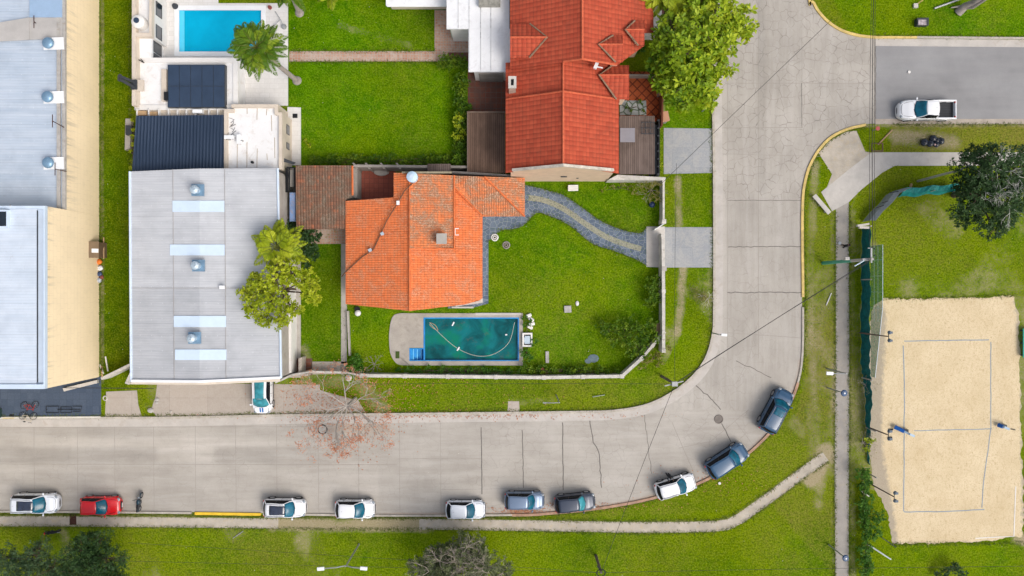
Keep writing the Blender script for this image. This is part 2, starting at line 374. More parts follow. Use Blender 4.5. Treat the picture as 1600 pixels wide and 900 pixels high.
def m_water(name, tint, haze_col, haze):
    g = G(name); nb = g.bump(g.noise(2.2, 3, .5), .12, .05)
    fr = g.n('Fresnel', {'IOR': 1.33, 'Normal': nb}); tr = g.n('BsdfTransparent', {'Color': tint}); gl = g.n('BsdfGlossy', {'Roughness': .04, 'Normal': nb})
    hz = g.mix(g.ramp(g.noise(.55, 5, .6, dist=.8), .35, .65), mul(haze_col, .93 if haze < .7 else .6), mul(haze_col, 1.05 if haze < .7 else 1.6)); df = g.n('BsdfDiffuse', {'Color': hz})
    if haze > .7:
        hz = g.mix(g.ramp(g.noise(.5, 4, .6), .52, .66), hz, (.004, .20, .13)); hz = g.mix(g.m('MULTIPLY', g.ramp(g.noise(1.3, 6, .8), .56, .72), .6), hz, (.10, .11, .085))
        df = g.n('BsdfDiffuse', {'Color': hz})
    a = g.n('MixShader', {0: haze, 1: tr.outputs[0], 2: df.outputs[0]}); b = g.n('MixShader', {0: fr.outputs[0], 1: a.outputs[0], 2: gl.outputs[0]})
    g.nt.links.new(b.outputs[0], g.out.inputs[0]); return g.mat
def m_net(name, col, alpha):
    g = G(name); d = g.n('BsdfDiffuse', {'Color': col}); t = g.n('BsdfTransparent'); p = g.sep(g.pos)
    s = g.m('MULTIPLY', g.ramp(g.noise(6, 3), .3, .7), .25)
    mx = g.n('MixShader', {0: g.m('ADD', alpha-.12, s), 1: t.outputs[0], 2: d.outputs[0]}); g.nt.links.new(mx.outputs[0], g.out.inputs[0]); return g.mat

def m_dripwall(name, col, stain):
    g = G(name); p = g.sep(g.pos); v = g.comb(g.m('MULTIPLY', p[0], 2.5), g.m('MULTIPLY', p[1], 2.5), g.m('MULTIPLY', p[2], .22)); dr = g.noise(1.0, 4, .7, vec=v)
    c = g.mix(g.ramp(g.noise(.3, 4, .6), .3, .7), mul(col, .93), mul(col, 1.05)); c = g.mix(g.m('MULTIPLY', g.ramp(g.noise(1.1, 6, .7), .55, .72), .22), c, mul(col, .7))
    k = g.m('MULTIPLY', g.ramp(p[2], 2.9, 5.2), g.ramp(dr, .50, .66)); k2 = g.m('MULTIPLY', g.ramp(p[2], 6.6, 7.9), g.ramp(dr, .52, .62)); below = g.m('LESS_THAN', p[1], 6.88)
    k = g.m('ADD', g.m('MULTIPLY', k, g.m('SUBTRACT', 1.0, below)), g.m('MULTIPLY', k2, below))
    c = g.mix(g.m('MULTIPLY', k, .55), c, stain)
    cl = g.n('TexBrick', {'Vector': g.comb(p[1], p[2], 0), 'Color1': (1, 1, 1), 'Color2': (1, 1, 1), 'Mortar': (.86, .85, .83), 'Scale': 1.0, 'Mortar Size': .02, 'Brick Width': .9, 'Row Height': .5}).outputs[0]
    c = g.mix(.6, c, g.mix(1.0, c, cl, 'MULTIPLY')); g.bsdf(c, .85, None, .2); return g.mat
GRASS = m_grass(); ROAD = m_road(); ASPH = m_asphalt(); SAND = m_sand()
T_ORANGE = m_tile('orange_clay_tile', (.70, .17, .052), (.80, .215, .07), (.56, .12, .035), (.33, .13, .06), .62, pale=(.78, .36, .21), course=.30, pan=.21, jamt=.65)
T_ORANGE2 = m_tile('orange_clay_tile_lichen', (.72, .19, .06), (.82, .25, .085), (.58, .13, .035), (.27, .15, .085), 1.15, pale=(.70, .46, .32), course=.30, pan=.21, jamt=.75)
T_RED = m_tile('red_tile', (.40, .062, .030), (.50, .092, .044), (.33, .050, .024), (.20, .06, .035), .30, course=.30, pan=.40, jamt=.85)
T_OLD = m_tile('old_brown_tile', (.17, .085, .055), (.25, .115, .07), (.42, .14, .065), (.12, .095, .065), 1.0, pale=(.33, .25, .19))
RIDGE_O = mat('orange_ridge_tile', (.66, .17, .055), .8, .25, 3, bump=.3); RIDGE_R = mat('red_ridge_tile', (.60, .13, .06), .8, .25, 3, bump=.3)
RIDGE_G = mat('valley_cement', (.26, .17, .11), .9, .3, 3, dirt=(.4, .35, .25), dirtamt=.6)
SHED_ROOF = m_corr('grey_corrugated_sheet', (.50, .515, .54), (.60, .61, .63), .22, 1, .10, .5, .15, (.40, .36, .33), .25, 1.05)
SHED_ROOF2 = m_corr('worn_grey_corrugated_sheet', (.44, .455, .48), (.535, .545, .565), .22, 1, .10, .5, .15, (.36, .33, .31), .35, 1.05)
WH_ROOF = m_corr('pale_blue_corrugated_sheet', (.42, .50, .60), (.55, .61, .69), .24, 1, .10, .45, .1, (.42, .40, .38), .15, 1.1)
WH_ROOF2 = m_corr('light_blue_corrugated_sheet', (.56, .64, .74), (.66, .72, .80), .24, 1, .10, .45, .1, None, 0, 1.3)
NAVY_ROOF = m_corr('navy_ribbed_sheet', (.030, .050, .090), (.042, .066, .112), .30, 0, .9, .45, .1)
NAVY_ROOF.node_tree.nodes  # ribs
WOOD_D = m_planks('dark_brown_planks', (.10, .062, .045), (.15, .095, .068), .19, 0)
WOOD_D2 = m_planks('grey_brown_planks', (.115, .085, .072), (.165, .125, .108), .19, 0)
SLATE = m_cells('blue_slate_paving', (.075, .105, .155), (.145, .185, .245), (.36, .39, .38), 2.4, .034)
SLATE_D = m_cells('pebble_strip', (.19, .19, .15), (.28, .28, .22), (.36, .36, .24), 4.2, .10)
BRICKP = m_brick('brick_paving', (.42, .20, .13), (.50, .30, .21), (.38, .33, .28), .26, .26, 0, .03, (.50, .42, .36), .65)
BRICKP2 = m_brick('brown_brick_paving', (.24, .085, .055), (.17, .07, .05), (.16, .12, .10), .5, .5, 0, .03, (.14, .085, .07), .8)
REDTILE = m_brick('dark_red_floor_tile', (.27, .075, .05), (.31, .09, .06), (.17, .06, .045), .45, .45, 0, .02, None, 0)
TERRA = m_brick('terracotta_lattice_tile', (.42, .095, .03), (.50, .13, .045), (.12, .03, .015), .62, .62, 0, .06, (.30, .07, .03), .4, PI/4)
MARBLE = m_brick('white_marble_paving', (.66, .64, .61), (.72, .70, .68), (.55, .53, .50), .9, .45, .5, .012, (.60, .58, .55), .4, 0, .4, .10)
BLUEPAV = m_brick('blue_grey_paving', (.055, .078, .12), (.075, .10, .145), (.05, .068, .10), .62, .62, 0, .012, (.065, .088, .13), .5)
GREYPAV = m_brick('pale_grey_paving', (.30, .315, .33), (.35, .36, .37), (.26, .27, .28), 1.9, 1.9, 0, .012, (.41, .40, .38), .6, 0, .8, .3)
DRIVE = m_brick('driveway_concrete', (.40, .35, .30), (.45, .39, .335), (.27, .235, .20), 3.6, 2.6, 0, .012, (.46, .41, .36), .5, 0, .85, .2)
CONC = mat('concrete', (.43, .40, .36), .9, .16, .8, 14, .2, dirt=(.26, .23, .20), dirtamt=.45)
CONC_L = mat('light_concrete', (.52, .49, .45), .9, .12, .8, 14, .2, dirt=(.33, .30, .26), dirtamt=.35)
CONC_P = mat('pool_concrete', (.40, .365, .32), .9, .16, .7, 12, .2, dirt=(.22, .20, .17), dirtamt=.6)
PATHM = mat('path_concrete', (.46, .41, .34), .9, .2, .9, 12, .3, dirt=(.47, .38, .25), dirtamt=.8)
KERB = mat('kerb_concrete', (.47, .43, .37), .9, .2, 1.2, 12, .2, dirt=(.28, .20, .12), dirtamt=.6)
KERB_Y = mat('kerb_yellow_paint', (.66, .49, .17), .75, .25, 1.5, 12, .2, dirt=(.45, .36, .2), dirtamt=.6)
KERB_O = mat('kerb_rusty_leaf_stained', (.42, .26, .18), .9, .3, 1.5, 12, .2, dirt=(.45, .36, .28), dirtamt=.6)
GUTTER = mat('gutter_concrete', (.50, .465, .425), .9, .12, .7, 14, .15, dirt=(.33, .25, .17), dirtamt=.4)
JOINT = mat('joint_tar', (.17, .155, .14), .9, .3, 2, 12, 0)
JOINTF = mat('joint_worn', (.325, .298, .265), .9, .15, 2, 12, 0)
WHITE = mat('white_render', (.74, .72, .69), .8, .06, .7, 12, .1, dirt=(.52, .46, .38), dirtamt=.35)
WHITE_R = mat('white_roof_membrane', (.78, .775, .77), .7, .06, .6, 10, .1, dirt=(.46, .38, .30), dirtamt=.45)
WHITE_M = mat('white_metal', (.80, .81, .82), .45, .05, 1, 12, .05)
CREAMW = mat('cream_render', (.62, .54, .45), .85, .12, .8, 12, .15, dirt=(.42, .34, .26), dirtamt=.3)
WHWALL = m_dripwall('cream_warehouse_render', (.92, .76, .52), (.30, .27, .22))
PEACH = mat('peach_render', (.66, .49, .36), .85, .1, 1.2, 12, .15, dirt=(.48, .34, .24), dirtamt=.35)
GARDENW = mat('garden_wall_render', (.58, .55, .50), .85, .2, 1.5, 12, .15, dirt=(.22, .19, .15), dirtamt=.7)
GREYW = mat('grey_wall_render', (.30, .27, .24), .9, .2, 1.2, 12, .15, dirt=(.16, .14, .12), dirtamt=.5)
TRIMB = mat('pale_blue_trim_metal', (.58, .68, .80), .4, .08, 1, 12, .05)
SKYL = mat('translucent_skylight_sheet', (.60, .72, .86), .35, .05, 1.5, 12, .1)
VENTB = mat('blue_grey_vent_metal', (.22, .36, .50), .35, .15, 2, 12, .1, metal=.4)
VENTL = mat('pale_vent_metal', (.52, .62, .70), .35, .1, 2, 12, .1, metal=.4)
BLACK = mat('black_paint', (.012, .013, .016), .5, .2, 2, 12, .1)
DARKM = mat('dark_metal', (.045, .05, .058), .45, .2, 2, 12, .1)
NAVY = mat('navy_panel', (.034, .056, .098), .35, .15, 1, 12, .05)
GREYM = mat('galvanised_metal', (.34, .35, .36), .45, .15, 2, 12, .1, metal=.3)
WINGLASS = m_glass('window_glass', (.008, .018, .028))
BALUS = m_glass('green_balustrade_glass', (.20, .32, .29), .08, .6)
POOL_C = mat('cyan_pool_lining', (.03, .62, .92), .5, .05, .8, 12, .05)
POOL_B = mat('blue_pool_paint', (.02, .25, .62), .5, .2, .8, 12, .05, dirt=(.10, .40, .70), dirtamt=.5)
WATER_C = m_water('clear_cyan_water', (.30, .95, 1.0), (.0, .56, .86), .6)
WATER_T = m_water('murky_teal_water', (.1, .6, .6), (.004, .115, .125), .86)
TEALN = mat('teal_tarpaulin', (.004, .12, .125), .6, .3, 2.5, 14, .3, dirt=(.01, .25, .23), dirtamt=.6)
NETG = m_net('green_netting', (.06, .26, .13), .62); NETD = m_net('grey_shade_cloth', (.26, .29, .31), .85)
LINEB = mat('blue_grey_tape', (.22, .30, .38), .6, .2, 2, 12, 0)
BLUEP = mat('blue_padding', (.01, .11, .42), .5, .2, 3, 12, .1)
GREENP = mat('green_pole_paint', (.06, .33, .24), .5, .2, 2, 12, .1)
BARK = mat('brown_bark', (.12, .085, .06), .95, .3, 3, 14, .5, dirt=(.2, .17, .13), dirtamt=.5)
BARK_G = mat('pale_grey_bark', (.34, .30, .27), .95, .2, 3, 14, .4, dirt=(.18, .15, .13), dirtamt=.5)
TAN = mat('tan_wood', (.50, .33, .18), .85, .2, 2, 12, .2)
ORL = m_leaf('orange_autumn_leaf', (.42, .15, .07), (.55, .26, .14), (.34, .10, .05), .2)
RUSTY = mat('rusty_grate', (.07, .028, .02), .9, .4, 4, 14, .3)
STONE = mat('stepping_stone', (.42, .40, .37), .9, .2, 2, 14, .3)
SLATESTONE = mat('blue_stone', (.14, .19, .22), .8, .2, 2, 14, .2)
BLUES = mat('blue_lean_to_sheet', (.20, .30, .52), .6, .2, 1.5, 12, .1, dirt=(.42, .30, .24), dirtamt=.8)
BAG = m_paint('black_bag_plastic', (.010, .016, .030), .28, .2); WIRE = mat('cable_rubber', (.03, .03, .032), .7, .1, 2, 12, 0)
ORANGEP = mat('orange_plastic', (.75, .20, .03), .5, .1, 2, 12, 0); SKIN = mat('skin', (.42, .24, .16), .6, .05, 3, 20, 0)
# ================================================================ THE SETTING
def pxl(pts, z=0): return [W2(x, y, z) for x, y in pts]
inner = spline([(-500, 658), (-100, 655), (250, 654), (450, 650), (650, 648), (900, 645), (960, 643), (1010, 634), (1050, 615), (1082, 590), (1104, 560), (1115, 522), (1117, 480), (1117, 300), (1115, 120), (1114, -20), (1112, -400)], 8)
outer = spline([(-500, 796), (-100, 797), (300, 800), (600, 804), (800, 803), (860, 800), (930, 793), (1000, 781), (1060, 765), (1110, 744), (1160, 713), (1200, 676), (1228, 637), (1245, 597), (1252, 555), (1253, 480), (1252, 330), (1257, 280), (1270, 246), (1292, 218), (1320, 202), (1352, 194)], 8)
ncurve = spline([(1368, 60), (1340, 57), (1312, 48), (1288, 31), (1270, 6), (1262, -30), (1260, -400)], 8)
ROADPX = inner + ncurve[::-1] + [(1368, 60), (1368, 193)] + outer[::-1]
ASPX = [(1368, 60), (2200, 68), (2200, 193), (1600, 192), (1368, 193)]
SANDPX0 = [(1380, 468), (1450, 466), (1520, 465), (1588, 463), (1592, 520), (1593, 600), (1596, 700), (1599, 780), (1598, 836), (1540, 846), (1460, 849), (1394, 850), (1386, 800), (1368, 760), (1360, 700), (1356, 600), (1357, 520), (1364, 478)]
SANDPX = []
for i, p in enumerate(SANDPX0):
    q = SANDPX0[(i+1) % len(SANDPX0)]; n = max(2, int(math.hypot(q[0]-p[0], q[1]-p[1])/5))
    for k in range(n):
        t = k/n; SANDPX.append((p[0]+(q[0]-p[0])*t+random.uniform(-1.6, 1.6)+(float(fbm(p[0]+(q[0]-p[0])*t, p[1]+(q[1]-p[1])*t, 31, 5))-.5)*9, p[1]+(q[1]-p[1])*t+random.uniform(-1.6, 1.6)+(float(fbm(p[0]+(q[0]-p[0])*t, p[1]+(q[1]-p[1])*t, 27, 6))-.5)*8))
PATH_S = [(-400, 815), (0, 813), (200, 814), (430, 817), (600, 818), (760, 818), (880, 822), (1000, 824), (1120, 822), (1150, 813), (1210, 772), (1262, 733), (1290, 713)]
PATH_SW = 17
SIDEW = [(1283, 300), (1330, 262), (1362, 238), (2200, 238), (2200, 258), (1398, 259), (1378, 270), (1345, 297), (1326, 316), (1300, 330)]
PAD = [(1279, 239), (1296, 220), (1322, 206), (1338, 204), (1352, 237), (1362, 238.5), (1331, 262), (1292, 293), (1300, 272)]
PATH_E = [(1306, 326), (1326, 312), (1327, 560), (1326, 900), (1326, 1300), (1304, 1300), (1305, 900), (1304, 720), (1306, 560)]
paved = [ROADPX, ASPX, SANDPX0, SIDEW, PAD, PATH_E,
    [(-300, -300), (158, -300), (158, 655), (-300, 655)], [(204, -300), (452, -300), (452, 165), (472, 168), (472, 600), (204, 600)],
    [(452, 79), (735, 79), (735, 97), (452, 97)], [(679, -300), (1036, -300), (1036, 60), (984, 60), (984, 118), (1036, 118), (1036, 284), (790, 284), (790, 268), (730, 268), (730, 113), (732, 82), (679, 79)],
    [(603, -300), (680, -300), (680, 14), (603, 14)], [(462, 256), (820, 268), (820, 338), (764, 350), (764, 476), (640, 486), (533, 476), (533, 358), (462, 358)],
    [(607, 489), (831, 489), (831, 571), (607, 571)], [(1037, 200), (1117, 200), (1117, 270), (1037, 270)], [(1010, 355), (1117, 355), (1117, 418), (1010, 418)],
    [(158, 610), (222, 610), (222, 654), (158, 654)], [(240, 600), (480, 600), (540, 652), (240, 654)], [(794, 626), (812, 626), (812, 645), (794, 645)]]
def paved_mask(x, y, extra=0):
    m = np.zeros(np.shape(x), bool)
    for p in paved: m |= pip(x, y, p)
    d = np.full(np.shape(x), 1e9)
    for a, b in zip(PATH_S[:-1], PATH_S[1:]): d = np.minimum(d, capd(x, y, a, b))
    return m | (d < PATH_SW/2+extra)

# ---- ground: one sheet to the horizon, finely divided where the camera looks
xs = np.concatenate([np.array([-5000, -2000, -900, -500, -250, -140, -90, -70]), np.arange(-58, 58.01, .22), np.array([70, 90, 140, 250, 500, 900, 2000, 5000])])
ys = np.concatenate([np.array([-5000, -2000, -900, -500, -250, -120, -70, -45]), np.arange(-35, 35.01, .22), np.array([45, 70, 120, 250, 500, 900, 2000, 5000])])
X, Y = np.meshgrid(xs, ys); PX = X*F/CAM_H+800; PY = 450-Y*F/CAM_H
tone = np.full(X.shape, .48); dry = np.full(X.shape, .38); dirt = np.zeros(X.shape); yel = np.full(X.shape, .55)
def region(poly, t=None, d=None, soft=None):
    m = pip(PX, PY, poly)
    if t is not None: tone[m] = t
    if d is not None: dry[m] = d
region([(158, -200), (205, -200), (205, 620), (158, 620)], .05, .12)
region([(452, -100), (731, -100), (731, 262), (452, 262)], .86, .16)
region([(760, 280), (1037, 280), (1037, 520), (972, 590), (540, 590), (540, 480), (760, 478)], .78, .22)
region([(462, 380), (533, 380), (533, 575), (462, 575)], .42, .25)
region([(560, 592), (975, 592), (1040, 520), (1040, 418), (1117, 418), (1117, 530), (1050, 615), (900, 650), (560, 650)], .66, .35)
region([(1260, -100), (2000, -100), (2000, 62), (1330, 62)], .88, .15)
region([(1380, 300), (1900, 300), (1900, 470), (1370, 470), (1360, 330)], .70, .45)
region([(1390, 194), (1900, 194), (1900, 238), (1390, 238)], .25, .95)
region([(0, 825), (1305, 828), (1305, 1100), (0, 1100)], .55, .38)
region([(1380, 850), (1900, 845), (1900, 1100), (1380, 1100)], .62, .35)
region([(1256, 250), (1304, 330), (1304, 900), (1180, 760), (1262, 700), (1232, 690), (1256, 600)], None, .72)
region([(860, 800), (1110, 750), (1235, 650), (1262, 730), (1140, 800), (870, 812)], None, .60)
region([(560, 594), (975, 594), (1090, 570), (1040, 630), (900, 648), (560, 648)], None, .50)
region([(1330, 318), (1358, 350), (1358, 900), (1330, 900)], .30, .35)
region([(1037, 60), (1115, 60), (1115, 200), (1037, 200)], .70, .2)
caps = [((1274, 255), (1266, 420), 9, .50), ((1266, 420), (1272, 640), 8, .52), ((1270, 640), (1278, 760), 16, .50), ((1240, 660), (1275, 700), 14, .36), ((1285, 700), (1300, 640), 8, .36), ((1059, 280), (1060, 352), 7, .85), ((1067, 418), (1064, 470), 8, .85), ((1064, 470), (1058, 520), 8, .7),
    ((1058, 520), (1040, 560), 8, .5), ((1292, 704), (1268, 750), 15, 1.0), ((1284, 706), (1300, 712), 14, 1.0), ((1282, 700), (1278, 790), 9, .6), ((1400, 214), (1490, 222), 15, .62), ((1340, 196), (1700, 196), 4, .55), ((1332, 330), (1332, 900), 7, .42), ((1301, 330), (1300, 700), 6, .36),
    ((1306, 575), (1306, 640), 9, .75), ((425, 819), (670, 819), 12, 1.15), ((100, 832), (108, 880), 10, .55), ((1350, 480), (1365, 760), 9, .55), ((1300, 440), (1338, 300), 3, .3),
    ((1450, 325), (1490, 360), 26, .36), ((1590, 840), (1640, 860), 12, .6), ((1000, 545), (1045, 520), 14, .42), ((690, 578), (760, 578), 7, .45), ((560, 600), (600, 640), 16, .42), ((1080, 455), (1112, 470), 13, .5),
    ((480, 575), (475, 545), 10, .5), ((465, 380), (462, 580), 4, .55), ((160, 0), (160, 600), 3, .5), ((1300, 800), (1302, 880), 3, .4), ((800, 630), (860, 625), 8, .38), ((530, 40), (640, 70), 8, .3), ((480, 590), (540, 600), 14, .5), ((200, 612), (236, 640), 7, .3), ((1040, 70), (1035, 190), 5, .5), ((985, 62), (1036, 62), 4, .4)]
for a, b, wd, s in caps:
    d = capd(PX, PY, a, b); dirt = np.maximum(dirt, s*np.clip(1.4-d/wd, 0, 1))
for line in (inner, outer, ncurve):      # thin worn edge along every kerb
    for a, b in zip(line[:-1:3], line[3::3]):
        d = capd(PX, PY, a, b); dirt = np.maximum(dirt, .42*np.clip(1-d/9, 0, 1))
for a, b in zip(PATH_S[:-1], PATH_S[1:]):
    d = capd(PX, PY, a, b); dirt = np.maximum(dirt, .6*np.clip(1-(d-7)/6, 0, 1))
for pl_, v_ in (([(158, -200), (205, -200), (205, 620), (158, 620)], .25), ([(452, -100), (731, -100), (731, 262), (452, 262)], .12), ([(760, 280), (1037, 280), (1037, 520), (972, 590), (540, 590), (540, 480), (760, 478)], .22), ([(462, 380), (533, 380), (533, 575), (462, 575)], .1), ([(1260, -100), (2000, -100), (2000, 62), (1330, 62)], .35), ([(1037, 60), (1115, 60), (1115, 200), (1037, 200)], .2)): yel[pip(PX, PY, pl_)] = v_
yel = np.clip(yel+(fbm(X, Y, 6, 61)-.5)*1.1, 0, 1)
open_ = ~(pip(PX, PY, [(452, -100), (731, -100), (731, 262), (452, 262)]) | pip(PX, PY, [(760, 280), (1037, 280), (1037, 520), (972, 590), (540, 590), (540, 480), (760, 478)]))
open_ &= PX > 210
dirt = np.maximum(dirt, np.clip((fbm(X, Y, 8, 91)-.585)*4, 0, .40)*open_)
tone = np.clip(tone+(fbm(X, Y, 5, 3)-.5)*.9, 0, 1); dry = np.clip(dry+(fbm(X, Y, 5, 8)-.5)*.9, 0, 1); dirt = dirt*(.45+1.1*fbm(X, Y, 2.2, 4))
POOL1 = (280, 16, 408.5, 81); POOL2 = (664, 498, 809, 562.5)
cx = (X[:-1, :-1]+X[1:, 1:])/2*F/CAM_H+800; cy = 450-(Y[:-1, :-1]+Y[1:, 1:])/2*F/CAM_H
hole = np.zeros(cx.shape, bool)
for a in (POOL1, POOL2): hole |= (cx > a[0]-3) & (cx < a[2]+3) & (cy > a[1]-3) & (cy < a[3]+3)
hole |= (cx > 641-2) & (cx < 668) & (cy > 545-2) & (cy < 564)
ny, nx = X.shape; idx = np.arange(ny*nx).reshape(ny, nx)
q = np.stack([idx[:-1, :-1], idx[:-1, 1:], idx[1:, 1:], idx[1:, :-1]], -1)[~hole]
me = bpy.data.meshes.new('ground'); me.from_pydata(np.stack([X.ravel(), Y.ravel(), np.zeros(X.size)], -1).tolist(), [], q.tolist())
for nm, ar in (('yel', yel), ('tone', tone), ('dry', dry), ('dirt', dirt)):
    a = me.attributes.new(nm, 'FLOAT', 'POINT'); a.data.foreach_set('value', ar.ravel().astype(np.float32))
me.materials.append(GRASS); go = bpy.data.objects.new('ground', me); COL.objects.link(go)
structure(go, 'mottled green lawn and verge ground sheet')

def cdt_sheet(name, polypx, z, mtl, step=.5, fns=None):
    pw = [Vector(W2(x, y)) for x, y in polypx]
    xs_ = [p.x for p in pw]; ys_ = [p.y for p in pw]
    gx = np.arange(max(min(xs_), -62), min(max(xs_), 62), step); gy = np.arange(max(min(ys_), -36), min(max(ys_), 36), step)
    A, B = np.meshgrid(gx, gy); A = A.ravel(); B = B.ravel(); k = pip(A, B, [(p.x, p.y) for p in pw]); A = A[k]; B = B[k]
    n = len(pw); pts = pw+[Vector((a, b)) for a, b in zip(A, B)]
    r = geometry.delaunay_2d_cdt(pts, [], [list(range(n))], 1, 1e-4)
    me = bpy.data.meshes.new(name); me.from_pydata([(v.x, v.y, z) for v in r[0]], [], [tuple(f) for f in r[2]])
    if me.polygons and sum(p.normal.z for p in me.polygons) < 0: me.flip_normals()
    x = np.array([v.x for v in r[0]]); y = np.array([v.y for v in r[0]]); px = x*F/CAM_H+800; py = 450-y*F/CAM_H
    for nm, fn in (fns or {}).items():
        a = me.attributes.new(nm, 'FLOAT', 'POINT'); a.data.foreach_set('value', fn(px, py, x, y).astype(np.float32))
    me.materials.append(mtl); o = bpy.data.objects.new(name, me); COL.objects.link(o); return structure(o)
def sheet(name, polypx, z, mtl, label=None):
    b = MB(); b.prism(pxl(polypx), z-.03 if z > .03 else 0.0005, z); return structure(b.build(name, mtl), label)
def road_tone(px, py, x, y):
    t = np.ones(px.shape)+(fbm(x, y, 6, 21)-.5)*.12
    soft = lambda v, a, b, s=2.5: 1/(1+np.exp(-(v-a)/s*3))*1/(1+np.exp((v-b)/s*3))
    # paving slabs differ slightly in age
    s1 = np.floor((px-45)/68.0)+13*np.floor((py-650)/74.0); s2 = np.floor((py-25)/72.0)+7*np.floor((px-1186)/68.0)
    hsh = lambda k: (np.sin(k*127.1+3.7)*43758.5) % 1
    t *= np.where(py > 640, .955+.08*hsh(s1), .955+.08*hsh(s2+50))
    t += .15*soft(py, 685, 699)*soft(px, 40, 470, 12)*(py > 600)*(.6+.8*fbm(x, y, 3, 51))-.12*soft(py, 701, 724)*soft(px, -200, 430, 14)*(py > 600)
    t += .20*soft(py, 699, 722)*soft(px, 245, 335, 6)-.07*soft(py, 655, 684)*soft(px, -200, 240, 10)-.05*soft(py, 738, 800)*soft(px, -200, 330, 30)
    t += .10*soft(px, 1119, 1135)*soft(py, 0, 560)-.07*soft(px, 1137, 1184)*soft(py, 313, 386)+.03*soft(px, 1185, 1252)*soft(py, 313, 386)
    t -= .10*soft(px, 1184, 1197)*soft(py, -30, 300)+.05*soft(py, 60, 100)*soft(px, 1184, 1368)
    t -= .07*soft(px, 1270, 1368)*soft(py, 128, 200)
    d = capd(px, py, (1190, 300), (1275, 190)); t -= .08*np.clip(1-d/9, 0, 1)
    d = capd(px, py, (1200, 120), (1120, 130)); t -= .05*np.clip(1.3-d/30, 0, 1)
    return t
def road_crack(px, py, x, y):
    c = .25+.2*(fbm(x, y, 9, 31) > .55)
    return np.where((py < 310) & (px > 1100), 1.0, c)
def road_stain(px, py, x, y):
    d = np.full(px.shape, 1e9)
    for a, b in zip(inner[20:72:4], inner[24:76:4]): d = np.minimum(d, capd(px, py, a, b))
    st = .55*np.clip(1-d/8, 0, 1)*((px > 380) & (px < 1000))
    d2 = np.full(px.shape, 1e9)
    for a, b in zip(outer[24:136:4], outer[28:140:4]): d2 = np.minimum(d2, capd(px, py, a, b))
    st = np.maximum(st, .5*np.clip(1-d2/7, 0, 1)*((px > 560) & (py > 560)))
    st = np.maximum(st, .75*np.clip(1-capd(px, py, (798, 797), (832, 797))/9, 0, 1))
    st = np.maximum(st, .42*np.clip(1-capd(px, py, (520, 665), (600, 668))/28, 0, 1))
    return st*(.7+.6*fbm(x, y, 1.5, 44))
road = cdt_sheet('road', ROADPX, .006, ROAD, .30, {'tone': road_tone, 'crack': road_crack, 'stain': road_stain}); road['label'] = 'pale concrete slab street with cracks'
asph = cdt_sheet('side_road', ASPX, .006, ASPH, 2.0); asph['label'] = 'grey asphalt side road'
def sand_edge(px, py, x, y):
    e = np.clip(2.1-(px-(1358+3*np.sin(py/60)+18*np.clip((py-700)/140, 0, 1)))/15, 0, 1)*np.clip((py-455)/40, 0, 1)
    e = np.maximum(e, .7*np.clip(1-capd(px, py, (1588, 470), (1592, 510))/12, 0, 1)); e = np.maximum(e, .75*np.clip(1-capd(px, py, (1597, 610), (1600, 840))/10, 0, 1))
    return np.maximum(e, .5*np.clip(1-np.abs(py-852)/10, 0, 1))
sand = cdt_sheet('sand_court', SANDPX, .008, SAND, .4, {'edge': sand_edge}); sand['label'] = 'rectangular court of pale raked sand'
